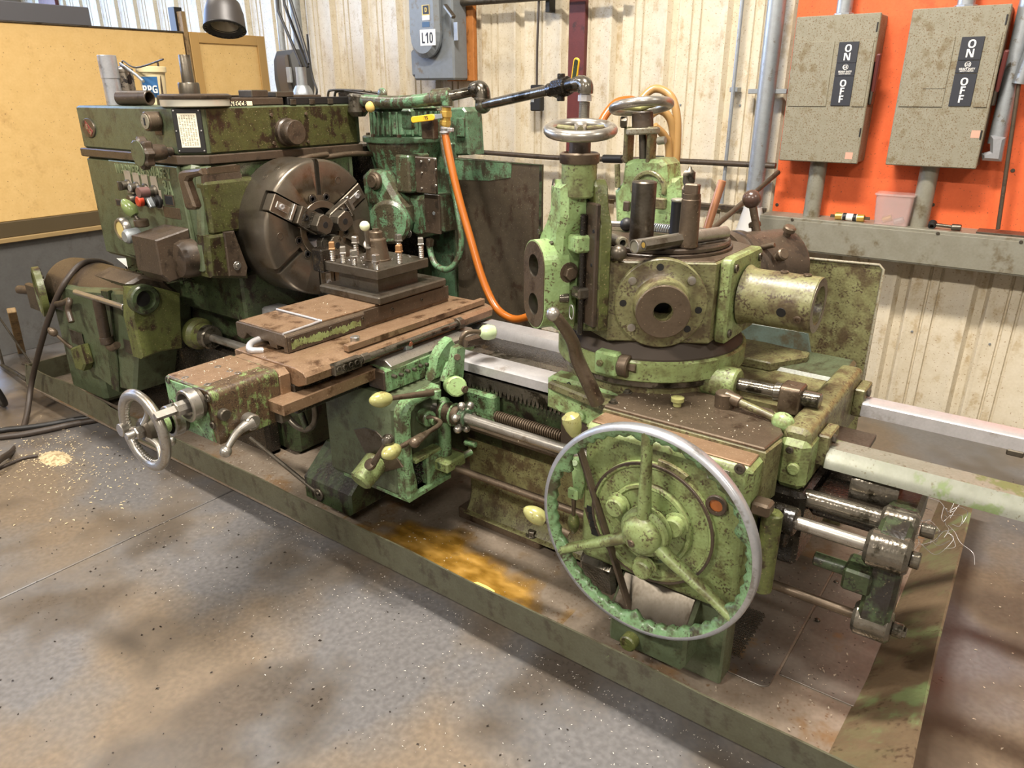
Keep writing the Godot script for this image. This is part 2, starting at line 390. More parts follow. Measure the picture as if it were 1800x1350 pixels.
	M.gbox = worn({seed = 25, base = C8(138, 134, 116), base2 = C8(124, 118, 98), dirt = C8(110, 98, 72), dirt_at = 0.56, dirt_w = 0.25, chip = C8(100, 78, 50), chip_at = 0.72, speck = C8(96, 74, 46), speck_at = 0.74, rough = 0.5, tile = 0.6})
	M.orange = worn({seed = 26, base = C8(222, 100, 48), base2 = C8(208, 90, 42), dirt = C8(190, 80, 34), dirt_at = 0.62, dirt_w = 0.2, speck = C8(130, 60, 34), speck_at = 0.85, rough = 0.6, tile = 0.9})
	M.yellow_board = worn({seed = 27, base = C8(220, 186, 124), base2 = C8(208, 172, 108), dirt = C8(188, 150, 92), dirt_at = 0.6, dirt_w = 0.35, speck = C8(130, 98, 56), speck_at = 0.88, rough = 0.55, tile = 1.2})
	M.grey_panel = worn({seed = 28, base = C8(110, 110, 108), base2 = C8(98, 97, 95), dirt = C8(84, 80, 74), dirt_at = 0.58, dirt_w = 0.25, rough = 0.4, metal = 0.3, tile = 1.2})
	M.galv = worn({seed = 29, base = C8(168, 174, 178), base2 = C8(150, 154, 156), dirt = C8(120, 112, 98), dirt_at = 0.62, rough = 0.4, metal = 0.6, tile = 0.5})
	M.duct = worn({seed = 30, base = C8(142, 140, 126), base2 = C8(126, 122, 106), dirt = C8(96, 84, 62), dirt_at = 0.57, dirt_w = 0.25, rough = 0.45, metal = 0.2, tile = 0.9})
	M.maroon = worn({seed = 31, base = C8(98, 44, 42), base2 = C8(84, 36, 34), dirt = C8(60, 34, 30), dirt_at = 0.62, rough = 0.5})
	M.sqd = worn({seed = 32, base = C8(122, 128, 132), base2 = C8(112, 117, 120), dirt = C8(108, 100, 88), dirt_at = 0.62, rough = 0.4, tile = 0.5})
	M.wood = worn({seed = 33, base = C8(190, 124, 62), base2 = C8(170, 104, 48), dirt = C8(130, 80, 38), dirt_at = 0.56, streak = 0.9, rough = 0.6, tile = 0.5})
	M.pan = worn({seed = 34, base = C8(140, 128, 114), base2 = C8(112, 100, 86), dirt = C8(120, 92, 62), dirt_at = 0.54, dirt_w = 0.3, chip = C8(96, 70, 48), chip_at = 0.74, speck = C8(92, 70, 52), speck_at = 0.86, streak = 0.1, rough = 0.36, dirt_rough = 0.4, metal = 0.3, tile = 1.1})
	M.pan_side = worn({seed = 35, base = C8(92, 92, 74), base2 = C8(80, 78, 60), dirt = C8(66, 60, 46), dirt_at = 0.52, dirt_w = 0.25, chip = C8(110, 122, 86), chip_at = 0.76, streak = 0.6, rough = 0.4, metal = 0.2, tile = 0.7})
	M.pan_end = worn({seed = 36, base = C8(110, 94, 72), base2 = C8(90, 74, 56), dirt = C8(112, 126, 84), dirt_at = 0.52, dirt_w = 0.16, chip = C8(66, 50, 36), chip_at = 0.68, streak = 0.25, rough = 0.45, metal = 0.1, tile = 1.0, relief = 0.05})
	M.plate = worn({seed = 37, base = C8(116, 110, 102), base2 = C8(98, 92, 84), dirt = C8(124, 98, 66), dirt_at = 0.6, dirt_w = 0.2, speck = C8(50, 44, 38), speck_at = 0.86, rough = 0.38, metal = 0.45, tile = 1.1})
	M.orange_hose = M_plain(C8(158, 88, 28), 0.28); M.orange_hose.subsurf_scatter_enabled = false
	M.amber_hose = M_plain(C8(158, 124, 76), 0.3)
	M.stick = worn({seed = 49, base = C8(150, 124, 84), base2 = C8(120, 96, 62), dirt = C8(84, 66, 44), dirt_at = 0.52, streak = 0.8, rough = 0.7})
	M.black = M_plain(C8(24, 23, 22), 0.5)
	M.rubber = worn({seed = 38, base = C8(62, 52, 44), base2 = C8(48, 40, 34), rough = 0.5, tile = 0.4})
	M.hole = M_plain(C8(14, 12, 10), 0.7)
	M.brass = M_plain(C8(200, 164, 84), 0.35, 0.7)
	M.yellow = M_plain(C8(226, 176, 40), 0.4)
	M.white = M_plain(C8(226, 224, 216), 0.5)
	M.ink = M_plain(C8(30, 30, 34), 0.5)
	M.red = M_plain(C8(180, 60, 34), 0.4)
	M.floor = floor_material()

func floor_material() -> StandardMaterial3D:
	var n := 1024; var out := PackedByteArray(); out.resize(n * n * 4)
	var f1 := FastNoiseLite.new(); f1.noise_type = FastNoiseLite.TYPE_SIMPLEX_SMOOTH; f1.frequency = 0.004; f1.fractal_octaves = 5; f1.seed = 71
	var f2 := FastNoiseLite.new(); f2.noise_type = FastNoiseLite.TYPE_SIMPLEX_SMOOTH; f2.frequency = 0.0065; f2.fractal_octaves = 4; f2.seed = 72
	var f3 := FastNoiseLite.new(); f3.noise_type = FastNoiseLite.TYPE_SIMPLEX_SMOOTH; f3.frequency = 0.2; f3.fractal_octaves = 3; f3.seed = 73
	var I := []
	for f in [f1, f2, f3]:
		var im: Image = f.get_seamless_image(n, n); im.convert(Image.FORMAT_L8); I.append(im.get_data())
	var A: PackedByteArray = I[0]; var B: PackedByteArray = I[1]; var C: PackedByteArray = I[2]; var w := 0
	var grey := C8(97, 95, 94); var tan_ := C8(105, 92, 76); var oil := C8(70, 61, 51)
	for i in n * n:
		var a := A[i] / 255.0; var b := B[i] / 255.0; var c := C[i] / 255.0
		var t := clampf((a - 0.36) / 0.3, 0, 1); var o := clampf((b + (c - 0.5) * 0.1 - 0.54) / 0.26, 0, 1) * 0.7
		var k := 0.88 + c * 0.24
		var R := lerpf(lerpf(grey.r, tan_.r, t), oil.r, o) * k; var G := lerpf(lerpf(grey.g, tan_.g, t), oil.g, o) * k; var Bl := lerpf(lerpf(grey.b, tan_.b, t), oil.b, o) * k
		out[w] = int(clampf(R, 0, 1) * 255); out[w + 1] = int(clampf(G, 0, 1) * 255); out[w + 2] = int(clampf(Bl, 0, 1) * 255)
		out[w + 3] = int(clampf(0.34 + 0.2 * t - 0.06 * o + (c - 0.5) * 0.14, 0.08, 1) * 255); w += 4
	var tx := ImageTexture.create_from_image(Image.create_from_data(n, n, false, Image.FORMAT_RGBA8, out))
	var m := StandardMaterial3D.new(); m.albedo_texture = tx; m.roughness_texture = tx; m.roughness_texture_channel = BaseMaterial3D.TEXTURE_CHANNEL_ALPHA; m.roughness = 1.0
	m.uv1_triplanar = true; m.uv1_world_triplanar = true; m.uv1_scale = Vector3.ONE / 4.6; m.uv1_offset = V(0.13, 0, 0.31)
	m.heightmap_enabled = true; m.heightmap_texture = bump_tex; m.heightmap_scale = 0.05
	return m

# == the room
func make_room():
	var fl := Node3D.new(); fl.name = "floor"; add_child(fl); fl.set_meta("kind", "structure")
	var xs := [-10.0, -5.6, -2.62, 0.36, 4.0, 5.6]; var zs := [-4.35, 0.9, 7.2]
	for i in xs.size() - 1:
		for j in zs.size() - 1:
			var st = mb(); box(st, V(xs[i] + 0.003, -0.12, zs[j] + 0.003), V(xs[i + 1] - 0.003, 0.0, zs[j + 1] - 0.003), 0.003)
			build(st, "slab", M.floor, fl)
	var st = mb(); box(st, V(-10.2, -0.3, -4.4), V(5.8, -0.03, 7.4), 0.0); build(st, "joint_bed", M_plain(C8(60, 52, 44), 0.8), fl)
	# ribbed sheet-metal back wall: three ribs to a sheet
	var wl := Node3D.new(); wl.name = "wall_back"; add_child(wl); wl.set_meta("kind", "structure")
	var x := -0.58 - 0.35 * 27.0 - 0.175
	while x < 5.0:
		var prof := []
		for k in 3:
			var g := x + 0.175 + 0.35 * k
			for q in [[-0.175, 0.0], [-0.058, 0.0], [-0.052, 0.004], [-0.036, 0.004], [-0.018, -0.03], [0.018, -0.03], [0.036, 0.004], [0.052, 0.004], [0.058, 0.0], [0.108, 0.0], [0.113, -0.011], [0.119, -0.011], [0.124, 0.0], [0.160, 0.0], [0.165, -0.011], [0.1745, -0.011]]:
				prof.append(W(g + q[0], -4.2 + q[1]))
		var front := prof.duplicate(); prof.append(W(x + 1.047, -4.26)); prof.append(W(x, -4.26))
		st = mb(); ext(st, "y", prof, 0.0, 5.2, 0.0); build(st, "sheet", M.wall, wl)
		x += 1.05
	st = mb(); box(st, V(-10.2, 0, -4.5), V(5.8, 5.3, -4.27), 0.0); build(st, "backing", M.wall, wl)
	st = mb()
	for k in 40:
		for yy in [0.42, 1.52]:
			hexbolt(st, V(-0.58 - 0.35 * (k - 2) + 0.085, yy, -4.2), Vector3.BACK, 0.006, 0.006)
	build(st, "screws", M.galv, wl).set_meta("kind", "stuff")
	# maroon columns, girt
	var i := 1
	for c in [[-2.645, -2.53], [-9.5, -9.12], [3.4, 3.55]]:
		st = mb(); box(st, V(c[0], 0, -4.2), V(c[1], 5.2, -4.165), 0.003); box(st, V(c[0] + 0.05, 0, -4.25), V(c[0] + 0.065, 5.2, -4.19), 0.0)
		struct(st, "trim_%d" % i, M.maroon); i += 1
	st = mb(); box(st, V(-2.52, 0.965, -4.205), V(-1.33, 0.985, -4.15), 0.002); struct(st, "trim_4", M.brown_paint)
	# the unseen walls: the left one has an opening placed to let daylight in
	var plainw := M_plain(C8(132, 126, 116), 0.8)  # unseen side walls, kept dark for contrast
	st = mb(); box(st, V(-10.2, 0, -4.4), V(-10.0, 5.2, -3.9), 0.0); box(st, V(-10.2, 0, 3.0), V(-10.0, 5.2, 7.4), 0.0); box(st, V(-10.2, 4.5, -3.9), V(-10.0, 5.2, 3.0), 0.0); struct(st, "wall_left", plainw)
	st = mb(); box(st, V(5.6, 0, -4.4), V(5.8, 5.2, 7.4), 0.0); struct(st, "wall_right", plainw)
	st = mb(); box(st, V(-10.2, 0, 7.2), V(5.8, 5.2, 7.4), 0.0); struct(st, "wall_front_unseen", M_plain(C8(196, 190, 178), 0.8))  # unseen wall, coloured pale to bounce light onto the front faces
	st = mb(); box(st, V(-10.3, 5.2, -4.5), V(5.9, 5.4, 7.5), 0.0); struct(st, "ceiling", M_plain(C8(96, 94, 90), 0.8))  # unseen ceiling, kept dark so that less light bounces down
	st = mb(); box(st, V(-30, -0.3, -12), V(-10.0, -0.02, 14), 0.0); struct(st, "ground", M_plain(C8(150, 146, 138), 0.8))

func make_wall_things():
	var st; var t
	# orange backing board
	st = mb(); box(st, V(-1.29, 0.96, -4.185), V(1.6, 2.75, -4.168), 0.002)
	t = thing("backing_board", "bright orange painted board on the wall behind the two grey switch boxes", "board", V(0, 0.96, -4.175))
	build(st, "board", M.orange, t)
	st = mb()
	for p in [V(-1.267, 1.012, -4.168), V(-0.515, 1.073, -4.168), V(-0.222, 1.251, -4.168)]: cyl(st, p, p + V(0, 0, 0.004), 0.009, 12)
	build(st, "screw", M.steel_dark, t)
	# heavy duty switch boxes
	switch_box("dented grey safety switch box on the left of the orange board", -1.237, -0.857, 1.26, 1.925, V(-1.087, 1.973, -4.1).x + 0.04, V(-1.06, 1.095, -4.1).x, [W(-1.019, 1.807), W(-0.936, 1.716), W(-1.015, 1.715), W(-0.937, 1.659), W(-1.03, 1.658), W(-0.924, 1.526)], V(-0.9, 1.297, -3.99), false)
	switch_box("grey safety switch box on the right with a scratched door, beside the elbowed conduit", -0.73, -0.354, 1.263, 1.93, V(-0.538, 1.951, -4.1).x, V(-0.55, 1.132, -4.1).x, [W(-0.506, 1.809), W(-0.427, 1.716), W(-0.509, 1.714), W(-0.436, 1.664), W(-0.527, 1.661), W(-0.419, 1.528)], V(-0.385, 1.412, -3.99), true)
	# wireway trough
	t = thing("wireway", "long grey sheet-metal wireway trough below the orange board", "wireway", V(0.2, 0.81, -4.08))
	st = mb(); box(st, V(-1.302, 0.806, -4.175), V(1.8, 0.977, -4.005), 0.003); build(st, "trough", M.duct, t)
	st = mb(); box(st, V(-1.3, 0.815, -4.005), V(1.8, 0.962, -4.0), 0.0015); build(st, "cover", M.duct, t)
	for p in [V(-1.127, 0.967, -4), V(-0.449, 0.966, -4), V(-0.117, 0.962, -4), V(0.6, 0.95, -4.0)]:
		st = mb(); cyl(st, p, p + V(0, 0, 0.005), 0.008, 12); build(st, "screw", M.steel_dark, t)
	# conduits
	conduit("conduit", "thick galvanised conduit running up the ribbed wall left of the orange board", [V(-1.376, 0.99, -4.1), V(-1.376, 5.0, -4.1)], 0.046, M.galv)
	conduit("conduit", "thin grey conduit on the ribbed wall left of the thick galvanised conduit", [V(-1.563, 1.0, -4.12), V(-1.56, 5.0, -4.12)], 0.01, M.galv)
	st = mb(); lathe(st, [W(0, 0.84), W(0.085, 0.84), W(0.05, 0.99), W(0.05, 1.0), W(0, 1.0)], V(-1.376, 0, -4.1), Vector3.UP, 20); tag(build(st, "conduit_boot", M_plain(C8(196, 194, 188), 0.4)), "pale flared boot at the foot of the thick galvanised wall conduit", "boot")
	# conduit with an elbow fitting
	t = thing("conduit", "galvanised conduit with a cast elbow fitting right of the right switch box", "conduit", V(-0.31, 1.3, -4.1))
	st = mb(); tube(st, [V(-0.305, 1.37, -4.1), V(-0.305, 3.2, -4.1)], 0.036, 14); build(st, "pipe", M.galv, t)
	st = mb(); ext(st, "z", [W(-0.332, 1.406), W(-0.272, 1.398), W(-0.268, 1.296), W(-0.343, 1.298), W(-0.351, 1.327), W(-0.32, 1.338)], -4.14, -4.05, 0.012); build(st, "elbow", M.aluminium, t)
	# T-handled rod leaning on the board
	t = thing("squeegee_rod", "brown iron rod with a thick grip and flat foot standing on the wireway", "tool", V(-0.223, 0.996, -4.06))
	st = mb(); cyl(st, V(-0.219, 0.999, -4.06), V(-0.271, 1.636, -4.06), 0.009, 10); build(st, "rod", M.steel_brown, t)
	st = mb(); cyl(st, V(-0.272, 1.618, -4.06), V(-0.205, 2.1, -4.06), 0.026, 14); build(st, "grip", M.galv, t)
	st = mb(); box(st, V(-0.30, 0.977, -4.15), V(-0.1, 0.985, -4.03), 0.002); build(st, "foot", M.steel_dark, t)
	# cartridge fuse
	t = thing("cartridge_fuse", "brass-capped cartridge fuse lying on the wireway by the clear tub", "fuse", V(-0.861, 1.009, -4.06))
	var a = V(-0.951, 1.007, -4.06); var b = V(-0.772, 1.009, -4.06); var d = (b - a).normalized()
	a.y = 0.996; b.y = 0.996
	st = mb(); cyl(st, a + d * 0.03, b - d * 0.03, 0.018, 16); build(st, "tube", M.white, t)
	st = mb(); cyl(st, a + d * 0.02, a + d * 0.055, 0.0195, 16); cyl(st, b - d * 0.055, b - d * 0.02, 0.0195, 16); build(st, "cap", M.brass, t)
	st = mb(); cyl(st, a + d * 0.055, a + d * 0.075, 0.0188, 16); cyl(st, b - d * 0.075, b - d * 0.055, 0.0188, 16); build(st, "band", M.black, t)
	st = mb(); K = frame((a + b) * 0.5, d); box(st, V(-0.002, -0.095, -0.008), V(0.002, 0.095, 0.008), 0.001); K = Transform3D(); build(st, "blade", M.steel_brown, t)
	# clear tub with fuses in it
	t = thing("plastic_tub", "clear plastic tub of small parts standing on the wireway", "tub", V(-0.666, 0.985, -4.06))
	var g := StandardMaterial3D.new(); g.albedo_color = Color(0.85, 0.75, 0.72, 0.28); g.transparency = BaseMaterial3D.TRANSPARENCY_ALPHA; g.roughness = 0.2
	st = mb(); var tc = V(V(-0.667, 0.983, -4.07).x, 0.978, -4.075)
	tub(st, tc, 0.075, 0.085, 0.055, 0.145, 0.003); build(st, "tub", g, t)
	st = mb(); K = Transform3D(Basis(), tc); ext(st, "y", rrect(-0.09, -0.062, 0.09, 0.062, 0.015), 0.14, 0.15, 0.002); K = Transform3D(); build(st, "lid", g, t)
	for q in [[V(-0.02, 0.03, 0.02), M.brass, "small brass fitting in the clear tub on the wireway"], [V(0.03, 0.022, 0.0), M.galv, "small round grey fitting in the clear tub on the wireway"]]:
		st = mb(); ring(st, tc + q[0] + V(-0.02, -0.012, 0), tc + q[0] + V(0.02, 0.004, 0), 0.016, 0.009, 14); tag(build(st, "pipe_fitting", q[1]), q[2], "fitting")
	# wrench-like swivel fittings
	t = thing("swivel_fitting", "small dark swivel fitting lying on the wireway right of the tub", "fitting", V(-0.437, 1.008, -4.05))
	a = V(-0.486, 1.009, -4.05); b = V(-0.384, 1.003, -4.05); a.y = 0.997; b.y = 0.993
	st = mb(); ring(st, a + V(0, -0.008, 0.012), a + V(0, 0.008, -0.012), 0.018, 0.009, 16); build(st, "eye", M.black, t)
	st = mb(); cyl(st, a + V(0.015, 0, 0), b, 0.008, 10); cyl(st, b - V(0.02, 0, 0), b + V(0.02, 0, 0), 0.015, 12); build(st, "stem", M.steel_dark, t)
	# black hose line along the wall
	t = thing("wall_pipe", "thin black pipe running level along the back wall behind the machine", "pipe", V(-2.3, 1.2, -4.1))
	st = mb(); tube(st, curve([V(-3.7, 1.2, -4.12), V(-3.3, 1.207, -4.1), V(-2.6, 1.2, -4.1), V(-2.0, 1.218, -4.1), V(-1.28, 1.222, -4.1)], 5), 0.016, 10); build(st, "pipe", M.brown_paint, t)
	st = mb(); cyl(st, V(-2.03, 1.217, -4.1), V(-1.93, 1.219, -4.1), 0.026, 14); cyl(st, V(-2.33, 1.21, -4.1), V(-2.2, 1.213, -4.1), 0.025, 14); build(st, "coupling", M.black, t)
	# hanging pendant control
	t = thing("pendant_control", "black pendant control box hanging on its cord beside the maroon column", "control", V(-2.83, 1.48, -4.1))
	st = mb(); box(st, V(-2.868, 1.478, -4.13), V(-2.79, 1.632, -4.08), 0.006); build(st, "body", M.black, t)
	st = mb(); tube(st, curve([V(-2.83, 1.63, -4.1), V(-2.828, 1.9, -4.1), V(-2.822, 2.4, -4.12)], 5), 0.007, 8); build(st, "cord", M.rubber, t)
	st = mb(); box(st, V(-2.86, 1.53, -4.08), V(-2.835, 1.55, -4.076), 0.001); build(st, "button", M.galv, t)
	st = mb(); box(st, V(-2.86, 1.56, -4.08), V(-2.835, 1.575, -4.076), 0.001); build(st, "button", M.red, t)
	# level conduit above, with its strap
	t = thing("conduit", "dark level conduit at the top of the wall beside the L10 switch", "conduit", V(-2.95, 2.11, -4.1))
	st = mb(); tube(st, [V(-3.46, 2.13, -4.1), V(-2.2, 2.115, -4.1)], 0.022, 12); build(st, "pipe", M.steel_dark, t)
	st = mb(); box(st, V(-2.79, 2.04, -4.19), V(-2.76, 2.16, -4.125), 0.002); build(st, "strap", M.black, t)
	# L10 disconnect switch on its plank
	t = thing("plank", "upright brown plank behind the grey L10 switch", "plank", V(-3.5, 1.66, -4.17))
	st = mb(); box(st, V(-3.62, 1.66, -4.19), V(-3.378, 2.6, -4.15), 0.003); build(st, "board", M.wood, t)
	t = thing("disconnect_switch", "grey domed disconnect switch with a white L10 sticker", "switch", V(-3.6, 1.665, -4.1))
	st = mb(); box(st, V(-3.79, 1.667, -4.149), V(-3.425, 2.4, -4.0), 0.012); build(st, "body", M.sqd, t)
	st = mb(); ext(st, "z", [W(-3.755, 2.4), W(-3.765, 1.95)] + arc(-3.63, 1.93, 0.13, 180, 360, 12) + [W(-3.495, 1.95), W(-3.505, 2.4)], -4.005, -3.93, 0.028); build(st, "dome", M.sqd, t)
	st = mb(); box(st, V(-3.845, 1.69, -4.12), V(-3.78, 1.86, -4.03), 0.02); build(st, "side_box", M.sqd, t)
	st = mb(); K = frame(V(-3.388, 2.065, -3.93), V(0.5, -0.35, 0.2)); box(st, V(-0.014, -0.07, -0.012), V(0.014, 0.07, 0.012), 0.006); K = Transform3D(); build(st, "handle", M.steel_dark, t)
	st = mb(); box(st, V(-3.41, 1.949, -4) + V(0, -0.05, 0), V(-3.377, 1.948, -4) + V(0, 0.06, 0.01), 0.002); build(st, "catch", M.galv, t)
	var f = -3.929
	st = mb(); box(st, V(-3.648, 1.965, -3.929) + V(0, -0.09, -0.001), V(-3.513, 1.96, -3.929) + V(0, 0.01, 0.001), 0.0); var stk = build(st, "sticker", M.white, t)
	words(stk, "lettering", "L10", 0.088, Transform3D(Basis(), V(-3.584, 1.919, -3.927)), M.ink, 0.001, "Droid Sans", 0.72)
	st = mb(); box(st, V(-3.621, 2.071, -3.929) + V(0, -0.018, 0), V(-3.556, 2.067, -3.929) + V(0, 0.046, 0.001), 0.0); var emb = build(st, "emblem", M.brass, t)
	st = mb(); box(st, V(-3.613, 2.077, -3.928) + V(0, -0.018, 0), V(-3.561, 2.074, -3.928) + V(0, 0.036, 0.0007), 0.0); build(st, "field", M.ink, emb)
	words(emb, "lettering", "D", 0.036, Transform3D(Basis(), V(-3.585, 2.084, -3.926)), M.brass)
	st = mb(); box(st, V(-3.622, 2.045, -3.929) + V(0, -0.02, 0), V(-3.558, 2.041, -3.929) + V(0, 0.012, 0.001), 0.0); build(st, "label_plate", M.white, t)
	st = mb(); box(st, V(-3.625, 2.005, -3.929) + V(0, -0.02, 0), V(-3.56, 2.002, -3.929) + V(0, 0.012, 0.001), 0.0); build(st, "label_plate", M_plain(C8(50, 80, 110), 0.4), t)

func tub(st, o: Vector3, r0: float, r1: float, ratio: float, h: float, th: float):
	var lo := rrect(-r0, -0.05, r0, 0.05, 0.015); var hi := rrect(-r1, -0.058, r1, 0.058, 0.018)
	var li := inset(lo, th); var hi2 := inset(hi, th)
	for i in lo.size():
		var j := (i + 1) % lo.size()
		var n := V(lo[i].x, 0, lo[i].y)
		quad(st, o + V(lo[i].x, 0, lo[i].y), o + V(lo[j].x, 0, lo[j].y), o + V(hi[j].x, h, hi[j].y), o + V(hi[i].x, h, hi[i].y), n, sg)
		quad(st, o + V(li[i].x, th, li[i].y), o + V(li[j].x, th, li[j].y), o + V(hi2[j].x, h, hi2[j].y), o + V(hi2[i].x, h, hi2[i].y), -n, sg + 1)
		tri(st, o, o + V(lo[i].x, 0, lo[i].y), o + V(lo[j].x, 0, lo[j].y), Vector3.DOWN)
		tri(st, o + V(0, th, 0), o + V(li[i].x, th, li[i].y), o + V(li[j].x, th, li[j].y), Vector3.UP)
	sg += 2

func conduit(called, label, pts, r, mat):
	var t = thing(called, label, "conduit", pts[0])
	var st = mb(); tube(st, pts, r, 14); build(st, "pipe", mat, t)
	st = mb()
	for k in [0.15, 0.55]:
		var p: Vector3 = pts[0].lerp(pts[-1], k); box(st, p + V(-r * 2.2, -0.012, -0.06), p + V(r * 2.2, 0.012, -r * 0.2), 0.002)
	build(st, "strap", mat, t)

func switch_box(label, x0, x1, y0, y1, xt, xb, pl, pink, scratched):
	var t = thing("switch_box", label, "switch box", V((x0 + x1) / 2, y0, -4.08))
	var st = mb(); box(st, V(x0 + 0.006, y0 + 0.004, -4.165), V(x1 - 0.004, y1 - 0.003, -4.015), 0.004); build(st, "body", M.gbox, t)
	st = mb(); box(st, V(x0, y0, -4.02), V(x1, y1, -4.0), 0.004); var door = build(st, "door", M.gbox, t)
	# the raised fields of the pressed door
	var ly = pl[0].y + 0.006; var by = pl[5].y - 0.004
	st = mb(); box(st, V(x0 + 0.012, by, -4.001), V(pl[4].x - 0.012, ly, -3.9955), 0.004); build(st, "raised_field", M.gbox, door)
	st = mb(); box(st, V(pl[1].x + 0.012, by, -4.001), V(x1 - 0.012, ly, -3.9955), 0.004); build(st, "raised_field", M.gbox, door)
	var wx0 = (pl[0].x + pl[2].x + pl[4].x) / 3.0; var wx1 = (pl[1].x + pl[3].x + pl[5].x) / 3.0
	var c = (wx0 + wx1) / 2.0; var dark := M_plain(C8(44, 46, 52), 0.4)
	for k in 3:
		st = mb(); box(st, V(wx0, pl[k * 2 + 1].y, -4.001), V(wx1, pl[k * 2].y, -3.995), 0.001); var p = build(st, "name_plate", dark, door)
		var cy: float = (pl[k * 2].y + pl[k * 2 + 1].y) / 2.0; var h: float = pl[k * 2].y - pl[k * 2 + 1].y
		if k == 1:
			st = mb(); ring(st, V(c, cy + h * 0.2, -3.995), V(c, cy + h * 0.2, -3.9945), 0.0125, 0.0105, 20); build(st, "emblem", M.white, door)
			words(door, "lettering", "GE", 0.017, Transform3D(Basis(), V(c, cy + h * 0.2, -3.9945)), M.white, 0.0006, "Droid Serif")
			words(door, "lettering", "HEAVY DUTY", 0.0115, Transform3D(Basis(), V(c, cy - h * 0.17, -3.9945)), M.white, 0.0006, "Droid Sans", 0.9)
			words(door, "lettering", "SAFETY SWITCH", 0.008, Transform3D(Basis(), V(c, cy - h * 0.34, -3.9945)), M.white, 0.0006, "Droid Sans", 0.9)
		else:
			var s = "ON" if k == 0 else "OFF"
			for q in s.length():
				words(door, "lettering", s[q], h / s.length() * 0.98, Transform3D(Basis(), V(c, cy + h * 0.4 - (q + 0.5) * h * 0.8 / s.length() - h * 0.01, -3.9945)), M.white, 0.001, "Droid Sans", 1.05)
	st = mb(); box(st, pink + V(-0.017, -0.016, -0.012), pink + V(0.017, 0.016, -0.009), 0.0); build(st, "inspection_sticker", M_plain(C8(196, 150, 128), 0.6), door)
	for yy in [0.91, 0.22]:
		st = mb(); box(st, V(x1 - 0.012, lerpf(y0, y1, yy) - 0.02, -4.001), V(x1 - 0.006, lerpf(y0, y1, yy) + 0.02, -3.996), 0.001); build(st, "latch_slot", M.black, door)
	if scratched:
		st = mb(); box(st, V(x0 + 0.1, 1.6, -3.9955), V(x0 + 0.19, 1.6015, -3.995), 0.0); build(st, "scratch", M.hole, door)
	# side handle
	st = mb(); box(st, V(x1 - 0.002, 1.53, -4.1), V(x1 + 0.012, 1.72, -4.03), 0.003); build(st, "handle_base", M.steel_dark, t)
	st = mb(); K = frame(V(x1 + 0.012, 1.655, -4.03), V(0.05, 1, 0.22)); box(st, V(-0.009, -0.07, -0.014), V(0.009, 0.1, 0.014), 0.006); K = Transform3D(); build(st, "handle", M_plain(C8(92, 44, 40), 0.4), t)
	var k2 = thing("conduit", "fat grey conduit between the wireway and the %s switch box" % ("right" if scratched else "left"), "conduit", V(xb, 0.977, -4.1))
	st = mb(); tube(st, [V(xb, 0.977, -4.095), V(xb, y0 + 0.006, -4.095)], 0.042, 16); build(st, "pipe", M.duct, k2)
	k2 = thing("conduit", "fat galvanised conduit rising from the top of the %s switch box" % ("right" if scratched else "left"), "conduit", V(xt, y1, -4.1))
	st = mb(); tube(st, [V(xt, y1 - 0.004, -4.095), V(xt, 4.5, -4.095)], 0.036, 16); build(st, "pipe", M.galv, k2)
	st = mb(); ring(st, V(xt, y1 - 0.003, -4.095), V(xt, y1 + 0.012, -4.095), 0.046, 0.034, 8); build(st, "locknut", M.galv, k2)

